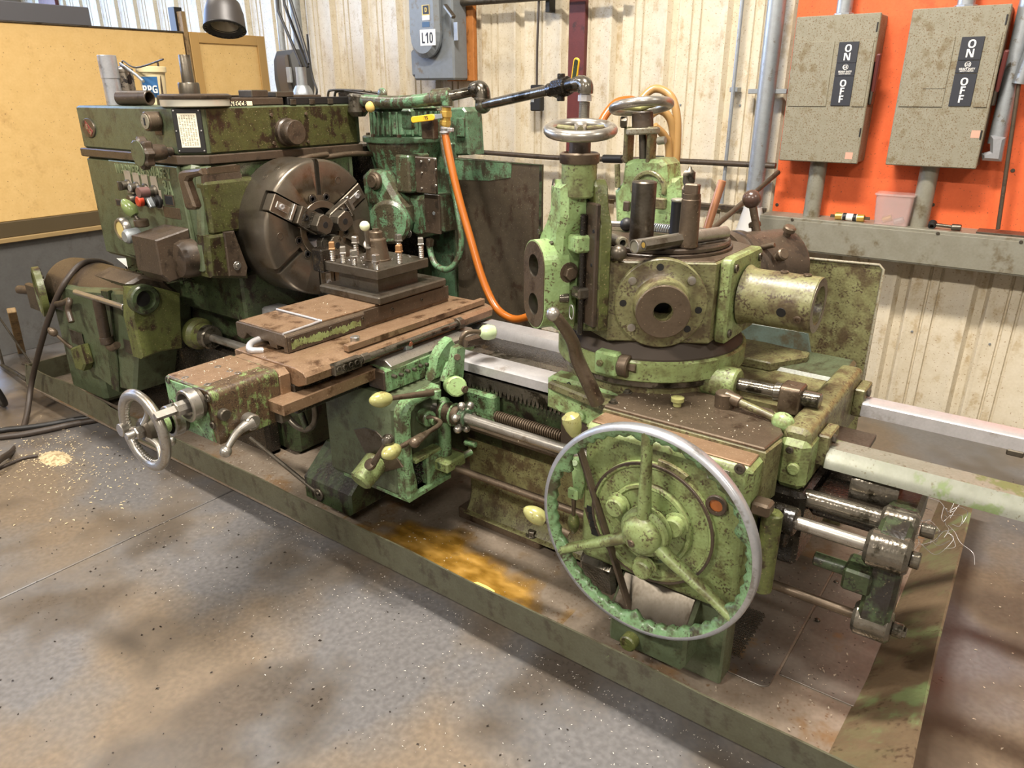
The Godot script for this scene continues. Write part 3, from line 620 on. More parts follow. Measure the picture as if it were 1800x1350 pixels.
# == the left side: cabinet wall of yellow boards
func make_left_side():
	var st; var t
	t = thing("yellow_partition", "tall yellow painted board partition with a grey steel skirt behind the headstock", "partition", V(-5.4, 0, -2.2))
	st = mb(); box(st, V(-5.39, 0.84, -3.28), V(-5.35, 1.99, 0.4), 0.004); build(st, "board", M.yellow_board, t)
	st = mb(); box(st, V(-5.4, 1.99, -3.28), V(-5.34, 2.0, 0.4), 0.002); build(st, "top_edge", M.steel_dark, t)
	st = mb(); box(st, V(-5.45, 2.0, -2.66), V(-5.38, 2.11, 0.4), 0.004); build(st, "top_rail", M_plain(C8(84, 84, 88), 0.5), t)
	st = mb(); box(st, V(-5.4, 0.745, -3.28), V(-5.33, 0.84, 0.4), 0.004); build(st, "bottom_rail", M_plain(C8(80, 68, 46), 0.5), t)
	st = mb(); box(st, V(-5.42, 0.715, -3.28), V(-5.31, 0.745, 0.4), 0.004); build(st, "sill", M_plain(C8(150, 126, 84), 0.6), t)
	st = mb(); box(st, V(-5.4, 0.0, -3.28), V(-5.36, 0.715, -1.62), 0.003); build(st, "steel_skirt", M.grey_panel, t)
	st = mb(); box(st, V(-5.46, 0.0, -1.62), V(-5.42, 0.715, 0.4), 0.003); build(st, "steel_skirt", M.duct, t)
	t = thing("yellow_door", "small framed yellow door panel at the far end of the yellow partition", "panel", V(-5.37, 0.9, -3.65))
	st = mb(); box(st, V(-5.39, 0.9, -3.96), V(-5.35, 2.0, -3.32), 0.003); build(st, "panel", M.yellow_board, t)
	st = mb(); var fm := M_plain(C8(176, 140, 82), 0.55)
	box(st, V(-5.352, 0.9, -3.96), V(-5.335, 2.0, -3.89), 0.003); box(st, V(-5.352, 0.9, -3.39), V(-5.335, 2.0, -3.32), 0.003); box(st, V(-5.352, 1.93, -3.89), V(-5.335, 2.0, -3.39), 0.003)
	build(st, "frame", fm, t)
	t = thing("post", "narrow grey channel post with a wooden strip between the yellow panels", "post", V(-5.37, 0, -3.3))
	st = mb(); box(st, V(-5.4, 0, -3.315), V(-5.34, 2.13, -3.285), 0.002); build(st, "strip", M.stick, t)
	st = mb(); box(st, V(-5.48, 0, -3.33), V(-5.4, 2.16, -3.27), 0.002); build(st, "channel", M.black, t)
	# leaning stick and rods at the far left
	t = thing("wooden_stick", "rough wooden stick leaning on the grey skirt at the far left", "stick", V(-5.291, 0.02, -1.745))
	st = mb(); K = frame(V(-5.325, 0.01, -1.756), V(-4.065, 0.924, -1.35) - V(-5.325, 0.01, -1.756)); box(st, V(-0.022, 0, -0.016), V(0.022, 0.75, 0.016), 0.004); K = Transform3D(); build(st, "stick", M.stick, t)
	t = thing("steel_stand", "thin dark steel rod stand at the far left edge beside the pan", "stand", V(-5.826, 0, -1.85))
	st = mb(); tube(st, [V(-5.107, 0.02, -1.561), V(-4.615, 0.05, -1.512)], 0.012, 8); tube(st, [V(-5.101, 0.02, -1.565), V(-5.101, 0.02, -1.565) + V(0, 0.5, 0)], 0.008, 8); tube(st, [V(-5.101, 0.02, -1.565) + V(0, 0.45, 0), V(-4.982, 0.02, -1.677)], 0.006, 8); build(st, "rod", M.steel_dark, t)
	t = thing("plastic_sheet", "crumpled white plastic sheet showing behind the feed gearbox", "plastic sheet", V(-3.9, 0.75, -2.3))
	st = mb(); var rng := RandomNumberGenerator.new(); rng.seed = 4
	var gp := []
	for i in 9:
		var row := []
		for j in 6: row.append(V(-4.25 + i * 0.11, 0.66 + rng.randf() * 0.07 + (0.1 if j == 2 else 0.0), -2.0 - j * 0.1) + V(rng.randf() - 0.5, 0, rng.randf() - 0.5) * 0.05)
		gp.append(row)
	for i in 8:
		for j in 5:
			tri(st, gp[i][j], gp[i + 1][j], gp[i + 1][j + 1], Vector3.UP); tri(st, gp[i][j], gp[i + 1][j + 1], gp[i][j + 1], Vector3.UP)
	build(st, "sheet", M_plain(C8(214, 214, 210), 0.35), t)

# == chip pan
func make_pan():
	var t = thing("chip_pan", "long shallow steel chip pan with a dented rim holding the whole lathe", "chip pan", V(-2.2, 0, -2.2))
	var st = mb(); box(st, V(-4.42, 0.078, -3.05), V(-0.14, 0.088, -1.44), 0.0); build(st, "bottom", M.pan, t)
	# front wall, its rim a little bent
	st = mb(); var n := 40
	for i in n:
		var q := []
		for k in [i, i + 1]:
			var x := lerpf(-4.45, -0.02, k / float(n)); var zz: float = -1.455 + 0.045 * k / float(n) + 0.008 * sin(k * 0.9) * (1.0 if k < 14 else 0.35)
			if k < 9: zz -= 0.012
			q.append([x, zz, 0.2 + 0.004 * sin(k * 1.7) * (1.0 if k < 12 else 0.3), -1.447 + 0.012 * k / float(n)])
		var a = q[0]; var b = q[1]
		quad(st, V(a[0], 0.078, a[3]), V(b[0], 0.078, b[3]), V(b[0], b[2], b[1]), V(a[0], a[2], a[1]), Vector3.BACK, 3)
		quad(st, V(a[0], 0.078, a[3] - 0.006), V(b[0], 0.078, b[3] - 0.006), V(b[0], b[2], b[1] - 0.006), V(a[0], a[2], a[1] - 0.006), Vector3.FORWARD, 4)
		quad(st, V(a[0], a[2], a[1]), V(b[0], b[2], b[1]), V(b[0], b[2], b[1] - 0.006), V(a[0], a[2], a[1] - 0.006), Vector3.UP, 5)
	sg = maxi(sg, 10)
	build(st, "front_wall", M.pan_side, t)
	# the sloping right end
	st = mb(); var ri := [V(-0.175, 0.088, -1.44), V(-0.15, 0.088, -1.95), V(-0.14, 0.088, -3.05)]; var ro := [V(0.0, 0.2, -1.405), V(-0.018, 0.205, -1.95), V(-0.035, 0.2, -3.05)]
	for i in 2:
		quad(st, ri[i], ri[i + 1], ro[i + 1], ro[i], V(-1, 1, 0), 6)
		var d := V(0.006, -0.004, 0)
		quad(st, ri[i] + d, ri[i + 1] + d, ro[i + 1] + d, ro[i] + d, V(1, -1, 0), 7)
		quad(st, ro[i], ro[i + 1], ro[i + 1] + d, ro[i] + d, Vector3.UP)
		quad(st, ro[i] + d, ro[i + 1] + d, ro[i + 1] + V(0.004, -0.03, 0), ro[i] + V(0.004, -0.03, 0), V(1, 0, 0))
	build(st, "end_wall", M.pan_end, t)
	st = mb(); box(st, V(-4.42, 0.078, -3.056), V(-0.03, 0.2, -3.05), 0.0); build(st, "rear_wall", M.pan_side, t)
	st = mb(); box(st, V(-4.43, 0.078, -3.05), V(-4.42, 0.2, -1.46), 0.0); build(st, "end_wall", M.pan_side, t)
	st = mb(); box(st, V(-4.3, 0.0, -1.75), V(-0.3, 0.078, -1.65), 0.004); build(st, "unseen_runner", M.black, t)  # unseen skids assumed beneath the pan, coloured black
	st = mb(); box(st, V(-4.3, 0.0, -2.85), V(-0.3, 0.078, -2.75), 0.004); build(st, "unseen_runner", M.black, t)
	# sump cover plate with rounded corner, and the strainer beside it
	st = mb(); var out := [W(-0.85, -1.645), W(-0.40, -1.645)] + arc(-0.385, -1.67, 0.025, 90, 0, 4) + [W(-0.358, -2.33), W(-0.85, -2.33)]
	ext(st, "y", out, 0.088, 0.0925, 0.001); build(st, "sump_cover", M.plate, t)
	st = mb(); box(st, V(-0.352, 0.088, -2.33), V(-0.15, 0.0915, -1.72), 0.001); build(st, "sump_cover", M.plate, t)
	st = mb()
	for i in 22:
		for j in 9:
			var p := V(-0.56 + j * 0.011 + (0.0055 if i % 2 else 0.0), 0.0935, -1.94 + i * 0.0105)
			ring(st, p - V(0, 0.002, 0), p + V(0, 0.0015, 0), 0.0055, 0.0036, 6, 0.0005)
	build(st, "strainer", M.steel_dark, t).set_meta("kind", "stuff")
	for p in [V(-0.329, 0.093, -2.012), V(-0.332, 0.091, -2.243)]:
		st = mb(); ball(st, p, 0.009, Vector3.UP, 0.6, 12); build(st, "rivet", M.steel_dark, t)
	# cutting oil standing in the low corner of the pan
	st = mb(); quad(st, V(-1.95, 0.0895, -1.452), V(-0.95, 0.0895, -1.452), V(-0.95, 0.0895, -1.80), V(-1.95, 0.0895, -1.80), Vector3.UP)
	tag(build(st, "oil_puddle", oil_material()), "shallow amber puddle of cutting oil in the pan below the carriage", "puddle")
	st = mb(); var bl := []
	for k in 9: bl.append(W(-1.257, -1.533) + W(0.05 * cos(TAU * k / 9) * (1.0 + 0.3 * sin(k * 2.4)), 0.016 * sin(TAU * k / 9)))
	ext(st, "y", bl, 0.0893, 0.0905, 0.0005)
	tag(build(st, "oil_blob", M_plain(C8(236, 214, 110), 0.3)), "small pale yellow blob floating on the amber puddle", "blob")

func oil_material() -> StandardMaterial3D:   # thin at its rim, so the pan shows through
	var n := 256; var im := Image.create(n, n, false, Image.FORMAT_RGBA8); var f := FastNoiseLite.new(); f.noise_type = FastNoiseLite.TYPE_SIMPLEX_SMOOTH; f.frequency = 0.02; f.fractal_octaves = 3; f.seed = 5
	for i in n:
		for j in n:
			var u := absf(i - n / 2.0) / (n / 2.0); var v := absf(j - n / 2.0) / (n / 2.0)
			var k := f.get_noise_2d(i, j); var d := sqrt(u * u * 0.8 + v * v * 5.0) + k * 0.45
			var a := clampf((0.82 - d) / 0.4, 0.0, 1.0) * 0.78; var w := f.get_noise_2d(i * 1.5 + 90, j * 3.0)
			im.set_pixel(i, j, Color(0.56 + w * 0.2, 0.42 + w * 0.18, 0.16 + w * 0.16, a))
	var m := StandardMaterial3D.new(); m.albedo_texture = ImageTexture.create_from_image(im); m.transparency = BaseMaterial3D.TRANSPARENCY_ALPHA; m.roughness = 0.26
	m.uv1_triplanar = true; m.uv1_world_triplanar = true; m.uv1_scale = Vector3.ONE; m.uv1_offset = V(0.5 + 1.44, 0, 0.5 + 1.56)
	return m

# == bed
func make_bed():
	var st; var t = thing("lathe_bed", "long lathe bed with bright steel ways on a green pedestal foot", "lathe bed", V(-1.9, 0.09, -2.0))
	var B := [W(-1.86, 0.35), W(-1.83, 0.44), W(-1.83, 0.68), W(-1.86, 0.70), W(-1.86, 0.72), W(-2.15, 0.72), W(-2.15, 0.70), W(-2.18, 0.68), W(-2.18, 0.35)]
	st = mb(); ext(st, "x", B, -3.7, -0.50, 0.004); build(st, "bed_casting", M.green_black, t)
	st = mb(); ext(st, "x", [W(-1.797, 0.708), W(-1.80, 0.738), W(-1.812, 0.745), W(-1.885, 0.745), W(-1.90, 0.735), W(-1.90, 0.708)], -2.66, -0.52, 0.002); build(st, "way", M.steel_bright, t)
	st = mb(); ext(st, "x", [W(-2.105, 0.69), W(-2.105, 0.735), W(-2.115, 0.76), W(-2.195, 0.76), W(-2.2, 0.75), W(-2.2, 0.69)], -2.66, -0.52, 0.002); build(st, "way", M.steel_bright, t)
	st = mb(); box(st, V(-2.66, 0.718, -1.97), V(-0.52, 0.728, -1.925), 0.002); build(st, "chip_rail", M.oily_steel, t)
	st = mb(); box(st, V(-2.66, 0.71, -2.106), V(-0.52, 0.7235, -1.90), 0.001); build(st, "bed_web", M.oily_shade_black, t)
	# rack with its teeth
	st = mb(); box(st, V(-2.1, 0.662, -1.832), V(-0.55, 0.692, -1.808), 0.001)
	for k in 92:
		var x := -2.1 + k * 0.0168; ext(st, "z", [W(x, 0.663), W(x + 0.0165, 0.663), W(x + 0.0115, 0.639), W(x + 0.005, 0.639)], -1.832, -1.808, 0.0)
	build(st, "rack", M.oily_steel, t)
	# lead screw: a threaded bar
	st = mb(); var pr := [W(0, 0)]
	for k in 48: pr.append(W(0.014, k * 0.009)); pr.append(W(0.014, k * 0.009 + 0.003)); pr.append(W(0.019, k * 0.009 + 0.004)); pr.append(W(0.019, k * 0.009 + 0.008))
	pr.append(W(0, 48 * 0.009)); lathe(st, pr, V(-1.40, 0.571, -1.80), Vector3.RIGHT, 14); build(st, "lead_screw", M.steel_brown, t)
	st = mb(); box(st, V(-1.535, 0.525, -1.83), V(-1.40, 0.645, -1.785), 0.008); build(st, "screw_bracket", M.mint, t)
	# feed rods along the front
	st = mb(); cyl(st, V(-3.0, 0.604, -1.67), V(-0.19, 0.604, -1.67), 0.0175, 16); build(st, "feed_rod", M.steel, t)
	st = mb(); cyl(st, V(-2.0, 0.402, -1.67), V(-0.17, 0.405, -1.67), 0.0125, 14); build(st, "stop_rod", M.steel_brown, t)
	st = mb(); cyl(st, V(-0.55, 0.63, -1.76), V(-0.16, 0.63, -1.76), 0.024, 16); build(st, "shaft", M.oily_steel, t)
	# middle ledge
	st = mb(); box(st, V(-1.75, 0.505, -1.83), V(-0.6, 0.52, -1.765), 0.004); build(st, "ledge", M.steel_brown, t)
	# pedestal and foot
	st = mb(); var leg := [W(-1.83, 0.46), W(-1.845, 0.3), W(-1.85, 0.2), W(-1.838, 0.16), W(-1.82, 0.135), W(-1.80, 0.13), W(-2.2, 0.13), W(-2.18, 0.46)]
	ext(st, "x", leg, -1.57, -0.62, 0.012); build(st, "pedestal", M.green_drab, t)
	st = mb(); ext(st, "y", rrect(-1.605, -2.3, -1.225, -1.815, 0.015), 0.088, 0.132, 0.005); build(st, "foot", M.steel_brown, t)
	for p in [V(-1.555, 0.14, -1.89), V(-1.264, 0.14, -1.828)]:
		st = mb(); hexbolt(st, V(p.x, 0.132, p.z), Vector3.UP, 0.017, 0.02, true); build(st, "foot_bolt", M.oily_steel, t)
	st = mb(); box(st, V(-3.72, 0.088, -2.35), V(-2.5, 0.7, -1.78), 0.02); build(st, "headstock_base", M.green_black, t)
	st = mb(); box(st, V(-3.6, 0.69, -2.3), V(-2.66, 0.9, -1.72), 0.01); build(st, "headstock_seat", M.green_black, t)

# == headstock
func make_headstock():
	var st; var t = thing("headstock", "big green gear-box headstock with push buttons and a speed chart on its corner", "headstock", V(-3.1, 0.9, -2.0))
	var f := -1.6; var X := -2.69
	var plan = func(g: float) -> Array: return [W(-3.51 - g, -2.46), W(-3.51 - g, f + g), W(-2.765 + g * 0.4, f + g), W(X + g, -1.675 + g * 0.4), W(X + g, -2.46)]
	st = mb(); ext(st, "y", plan.call(0.0), 1.372, 1.546, 0.008); var hood = build(st, "hood", M.green_dark, t)
	st = mb(); ext(st, "y", plan.call(0.014), 1.338, 1.373, 0.004); build(st, "hood_flange", M.brown_paint, t)
	st = mb(); var low := [W(-3.51, -2.4), W(-3.51, f)] + [W(-2.75, f), W(-2.715, -1.61), W(-2.70, -1.64), W(-2.69, -2.4)]
	ext(st, "y", low, 0.905, 1.34, 0.014); build(st, "housing", M.green_dark, t)
	# the dirty end face plate of the hood, under chips
	st = mb(); box(st, V(X - 0.004, 1.38, -2.44), V(X + 0.004, 1.54, -1.69), 0.002); build(st, "hood_end_plate", M.green_oily, hood, "oily olive end plate covered in chips")
	st = mb(); box(st, V(X - 0.004, 0.92, -2.38), V(X + 0.004, 1.335, -1.66), 0.002); build(st, "end_plate", M.green_black, t)
	# knob on the end plate
	st = mb(); var kp = V(-2.69, 1.441, -2.048); lathe(st, [W(0, 0), W(0.058, 0), W(0.056, 0.02), W(0.05, 0.026), W(0.05, 0.066), W(0.046, 0.072), W(0, 0.072)], kp, Vector3.RIGHT, 26); build(st, "plug", M.brown_paint, t)
	st = mb()
	for q in [V(-2.686, 1.51, -1.981), V(-2.686, 1.51, -2.158), V(-2.686, 1.4, -1.979), V(-2.686, 1.397, -2.155)]: hexbolt(st, q, Vector3.RIGHT, 0.008, 0.008)
	build(st, "plug_bolt", M.steel_brown, t)
	# speed chart on the chamfered corner
	var cf := Transform3D(Basis(Vector3.UP, PI / 4), V(-2.7275, 1.462, -1.6375)); K = cf
	st = mb(); box(st, V(-0.052, -0.079, -0.004), V(0.052, 0.079, 0.008), 0.002); var ch = build(st, "chart_frame", M.black, t)
	st = mb(); box(st, V(-0.034, -0.06, 0.004), V(0.034, 0.062, 0.0088), 0.0005); build(st, "chart", M_plain(C8(222, 214, 190), 0.4), ch)
	st = mb()
	for i in 22:
		for j in 7:
			if (i * 5 + j * 3) % 7 != 0: box(st, V(-0.03 + j * 0.0088, 0.053 - i * 0.005, 0.0087), V(-0.0245 + j * 0.0088, 0.0553 - i * 0.005, 0.0091), 0.0)
	build(st, "figures", M_plain(C8(120, 112, 96), 0.6), ch)
	st = mb()
	for q in [[-0.045, 0.072], [0.045, 0.072], [-0.045, -0.072], [0.045, -0.072], [-0.045, 0.0], [0.045, 0.0]]: cyl(st, V(q[0], q[1], 0.008), V(q[0], q[1], 0.0105), 0.0028, 8, 0.0005)
	build(st, "screw", M.steel_bright, ch); K = Transform3D()
	# dial ring on top of the corner
	st = mb(); var dp := V(-2.79, 1.546, -1.72); cyl(st, dp, dp + V(0, 0.028, 0), 0.128, 44, 0.003); build(st, "dial_ring", M_plain(C8(186, 182, 166), 0.35, 0.4), t)
	st = mb(); lathe(st, [W(0, 0.028), W(0.13, 0.028), W(0.134, 0.034), W(0.134, 0.04), W(0.12, 0.046), W(0, 0.046)], dp, Vector3.UP, 44); build(st, "dial_cap", M.brown_paint, t)
	# emblem: oval plate with a slanting red bar
	var ep = V(-3.431, 1.456, -1.6); st = mb(); K = Transform3D(Basis(), ep); var ov := []
	for k in 24: ov.append(W(0.056 * cos(TAU * k / 24), 0.04 * sin(TAU * k / 24)))
	ext(st, "z", ov, -0.002, 0.006, 0.002); var em = build(st, "emblem", M.steel_dark, t)
	st = mb(); ext(st, "z", [W(-0.03, 0.008), W(-0.012, 0.03), W(0.04, -0.012), W(0.018, -0.032)], 0.004, 0.0075, 0.0005); build(st, "red_bar", M_plain(C8(120, 52, 44), 0.5), em); K = Transform3D()
	words(em, "letter", "W", 0.034, Transform3D(Basis(), ep + V(-0.03, 0.018, 0.008)), M.steel_dark, 0.001)
	words(em, "letter", "&", 0.03, Transform3D(Basis(), ep + V(-0.004, 0.006, 0.008)), M.steel, 0.001)
	words(em, "letter", "S", 0.034, Transform3D(Basis(), ep + V(0.018, -0.014, 0.008)), M.steel, 0.001)
	# oil sight
	var op = V(-2.87, 1.495, -1.6); st = mb(); box(st, op + V(-0.03, -0.05, 0), op + V(0.02, 0.035, 0.004), 0.001); build(st, "sight_plate", M.steel_brown, t)
	st = mb(); cyl(st, op + V(0, 0.0, 0), op + V(0, 0, 0.05), 0.036, 22, 0.004); var sg_ = build(st, "oil_sight", M.steel_brown, t)
	st = mb(); cyl(st, op + V(0, 0, 0.05), op + V(0, 0, 0.054), 0.028, 20, 0.001); build(st, "sight_face", M.gbox, sg_)
	st = mb(); box(st, op + V(-0.005, -0.014, 0.053), op + V(0.005, 0.014, 0.0555), 0.001); build(st, "slot", M.hole, sg_)
	# star hand knob on its shaft
	var kb = V(-2.805, 1.387, -1.6); st = mb(); cyl(st, kb, kb + V(0, 0, 0.1), 0.016, 14); cyl(st, kb + V(0, 0, 0.03), kb + V(0, 0, 0.1), 0.027, 18, 0.004, 0.034); build(st, "knob_shaft", M.brown_paint, t)
	st = mb(); var lob := []
	for k in 60: lob.append(W(kb.x, kb.y) + W(cos(TAU * k / 60), sin(TAU * k / 60)) * (0.054 + 0.006 * cos(TAU * k / 60 * 8)))
	ext(st, "z", lob, kb.z + 0.095, kb.z + 0.135, 0.008); var hk = build(st, "star_knob", M.brown_paint, t)
	st = mb(); cyl(st, kb + V(0, 0, 0.134), kb + V(0, 0, 0.1375), 0.046, 30, 0.001); build(st, "knob_face", M.green_dark, hk)
	# control panel
	var pz := -1.583
	st = mb(); ext(st, "z", [W(-3.292, 1.333), W(-2.766, 1.333), W(-2.732, 0.929), W(-3.293, 0.932)], f - 0.002, pz, 0.004); var cp = build(st, "control_panel", M.green_dark, t)
	words(cp, "raised_lettering", "WARNER & SWASEY", 0.052, Transform3D(Basis(), V(-3.028, 1.302, -1.582)), M_plain(C8(104, 116, 86), 0.4), 0.004, "Droid Sans", 0.88)
	words(cp, "raised_lettering", "3A", 0.075, Transform3D(Basis(), V(-2.852, 1.247, -1.582)), M_plain(C8(104, 116, 86), 0.4), 0.004, "Droid Sans", 0.72)
	var leg_ := M_plain(C8(150, 140, 124), 0.5); var k := 0
	for q in [[227,320], [242,324], [257,327], [273,330]]:
		var p = c_at(q, pz); st = mb(); box(st, p + V(-0.024, -0.046, 0), p + V(0.024, 0.046, 0.003), 0.001); var lp = build(st, "legend_plate", leg_, cp)
		var e: Vector3 = p + V(0, -0.012, 0.003)
		st = mb(); lathe(st, [W(0, 0), W(0.023, 0), W(0.023, 0.006), W(0.018, 0.012), W(0.018, 0.03), W(0.015, 0.032), W(0, 0.03)], e, Vector3.BACK, 18); build(st, "push_button", M.steel_dark, lp)
		if k == 0:
			st = mb(); box(st, e + V(-0.006, -0.018, 0.03), e + V(0.006, 0.018, 0.046), 0.002); build(st, "selector_bar", M.steel_dark, lp)
		elif k == 3:
			st = mb(); lathe(st, [W(0, 0.03), W(0.02, 0.03), W(0.02, 0.07), W(0.0, 0.072)], e, Vector3.BACK, 18); build(st, "mushroom_button", M_plain(C8(104, 76, 72), 0.4), lp)
		else:
			st = mb(); cyl(st, e + V(0, 0, 0.03), e + V(0, 0, 0.034), 0.014, 14, 0.001); build(st, "button_cap", M.galv, lp)
		k += 1
	for q in [[245,349,0], [262,352,1], [281,354,2]]:
		var p = c_at(q, pz)
		st = mb(); lathe(st, [W(0, 0), W(0.026, 0), W(0.026, 0.012), W(0.02, 0.016), W(0.02, 0.03), W(0, 0.03)], p, Vector3.BACK, 18); build(st, "button_bezel", M.black, cp)
		if q[2] == 1:
			st = mb(); lathe(st, [W(0, 0.03), W(0.021, 0.03), W(0.021, 0.046), W(0.016, 0.05), W(0, 0.05)], p, Vector3.BACK, 18); build(st, "red_button", M.red, cp, "orange-red push button")
		elif q[2] == 0:
			st = mb(); lathe(st, [W(0, 0.03), W(0.02, 0.03), W(0.018, 0.046), W(0, 0.046)], p, Vector3.BACK, 18); build(st, "push_button", M.steel_dark, cp)
		else:
			st = mb(); box(st, p + V(-0.024, -0.03, 0), p + V(0.024, 0.045, 0.003), 0.001); build(st, "legend_plate", leg_, cp)
			st = mb(); K = Transform3D(Basis(Vector3.BACK, 0.6), p); box(st, V(-0.007, -0.022, 0.028), V(0.007, 0.022, 0.05), 0.002); K = Transform3D(); build(st, "selector_bar", M.galv, cp)
	for q in [[298,352,0.032,0.022,0], [303,374,0.06,0.022,1], [214,357,0.045,0.014,0], [233,378,0.03,0.012,0]]:
		var p = c_at(q, pz); st = mb(); box(st, p + V(-q[2], -q[3], 0), p + V(q[2], q[3], 0.003), 0.001); var np = build(st, "name_plate", M.steel_brown, cp)
		if q[4] == 0:
			st = mb(); box(st, p + V(-q[2] * 0.85, -q[3] * 0.75, 0.002), p + V(q[2] * 0.85, q[3] * 0.75, 0.0036), 0.0005); build(st, "name_plate_field", M.ink, np)
	st = mb(); lathe(st, [W(0, 0), W(0.05, 0), W(0.05, 0.02), W(0.044, 0.03), W(0.036, 0.03), W(0.036, 0.022), W(0, 0.022)], V(-3.248, 1.049, -1.583), Vector3.BACK, 26); var ga = build(st, "gauge", M.steel, cp)
	st = mb(); cyl(st, V(-3.248, 1.049, -1.583) + V(0, 0, 0.02), V(-3.248, 1.049, -1.583) + V(0, 0, 0.0245), 0.036, 24, 0.0005); build(st, "gauge_face", M_plain(C8(206, 186, 120), 0.3), ga)
	st = mb(); lathe(st, [W(0, 0), W(0.032, 0), W(0.03, 0.05), W(0.022, 0.06), W(0, 0.06)], V(-3.156, 1.032, -1.583), Vector3.BACK, 20); build(st, "knob", M.galv, cp)
	# gear shift housing with its lever
	st = mb(); var hz := -1.49
	ext(st, "x", [W(-1.584, 1.10), W(-1.44, 1.075), W(-1.44, 0.94), W(-1.47, 0.905), W(-1.584, 0.925)], -2.93, -2.75, 0.005); var sh = build(st, "shift_housing", M.brown_paint, t)
	st = mb(); lathe(st, [W(0, 0), W(0.075, 0), W(0.075, 0.05), W(0.066, 0.075), W(0.03, 0.085), W(0, 0.085)], V(-2.75, 0.985, -1.584), Vector3.BACK, 28); build(st, "shift_boss", M.brown_paint, sh)
	st = mb(); var lb := V(-2.946, 1.109, -1.5); cyl(st, lb + V(0, -0.01, 0), lb + V(0, 0.02, 0), 0.028, 18, 0.004); build(st, "lever_socket", M.steel_brown, sh)
	lever(t, lb, V(-2.974, 1.148, -1.49), 0.008, 0.026, M_plain(C8(108, 122, 74), 0.25), 1.5, M.steel_dark, "shift_lever")
	# bent guard handle at the corner
	st = mb(); ext(st, "z", [W(-2.62, 1.313), W(-2.612, 1.328), W(-2.587, 1.335), W(-2.468, 1.349), W(-2.463, 1.328), W(-2.554, 1.311), W(-2.569, 1.298), W(-2.536, 1.21), W(-2.551, 1.199), W(-2.596, 1.195), W(-2.605, 1.205)], -1.53, -1.495, 0.008); ext(st, "z", [W(-2.501, 1.344), W(-2.461, 1.35), W(-2.463, 1.328), W(-2.504, 1.322)], -1.66, -1.52, 0.006); build(st, "guard_handle", M.steel_brown, t)
	# covers hung on the end of the housing
	st = mb(); ext(st, "x", [W(-1.614, 1.329), W(-1.762, 1.335), W(-1.78, 1.29), W(-1.77, 1.258), W(-1.742, 1.246), W(-1.609, 1.248)], -2.66, -2.64, 0.002); build(st, "chip_guard", M.brown_paint, t, "brown sheet-metal chip guard")
	st = mb(); box(st, V(-2.695, V(-2.63, 1.241, -1.601).y - 0.16, -1.9), V(-2.63, V(-2.63, 1.241, -1.601).y + 0.04, V(-2.63, 1.241, -1.606).z), 0.01); build(st, "end_block", M.green_oily, t)
	st = mb(); ext(st, "x", [W(-1.617, 1.332), W(-1.665, 1.334), W(-1.596, 0.931), W(-1.56, 0.943)], -2.70, -2.655, 0.008); build(st, "corner_rib", M.green_dark, t)
	st = mb(); ext(st, "x", [W(-1.577, 1.083), W(-1.696, 1.083), W(-1.735, 0.934), W(-1.733, 0.887), W(-1.568, 0.922)], -2.70, -2.62, 0.01); build(st, "end_bracket", M.green_oily, t)
	st = mb(); ext(st, "x", [W(-1.645, 1.091), W(-1.691, 1.089), W(-1.729, 0.936), W(-1.717, 0.899), W(-1.641, 0.916)], -2.625, -2.61, 0.004); build(st, "cover_plate", M.brown_paint, t)
	st = mb(); hexbolt(st, V(-2.61, 0.952, -1.681), Vector3.RIGHT, 0.012, 0.01, true); hexbolt(st, V(-2.64, 1.263, -1.763), Vector3.RIGHT, 0.008, 0.008); build(st, "cover_bolt", M.steel, t)
	st = mb()
	for q in [[V(-2.66, 1.31, -1.95), V(-2.62, 1.345, -2.2)], [V(-2.65, 1.33, -2.2), V(-2.65, 1.325, -2.5)]]: tube(st, curve([q[0], (q[0] + q[1]) * 0.5 + V(0.02, 0.01, 0), q[1]], 5), 0.012, 8)
	build(st, "oil_line", M.steel_brown, t)

func c_at(q, pz: float) -> Vector3:   # a spot on the control panel, measured along the panel from its upper left corner
	return PANEL[[q[0], q[1]]] if PANEL.has([q[0], q[1]]) else Vector3.ZERO

var PANEL := {[227, 320]: V(-3.147, 1.252, -1.583), [242, 324]: V(-3.081, 1.247, -1.583), [257, 327]: V(-3.015, 1.244, -1.583), [273, 330]: V(-2.947, 1.242, -1.583), [245, 349]: V(-3.089, 1.189, -1.583), [262, 352]: V(-3.013, 1.188, -1.583), [281, 354]: V(-2.931, 1.19, -1.583),
	[298, 352]: V(-2.856, 1.2, -1.583), [303, 374]: V(-2.851, 1.152, -1.583), [214, 357]: V(-3.244, 1.158, -1.583), [233, 378]: V(-3.171, 1.114, -1.583)}

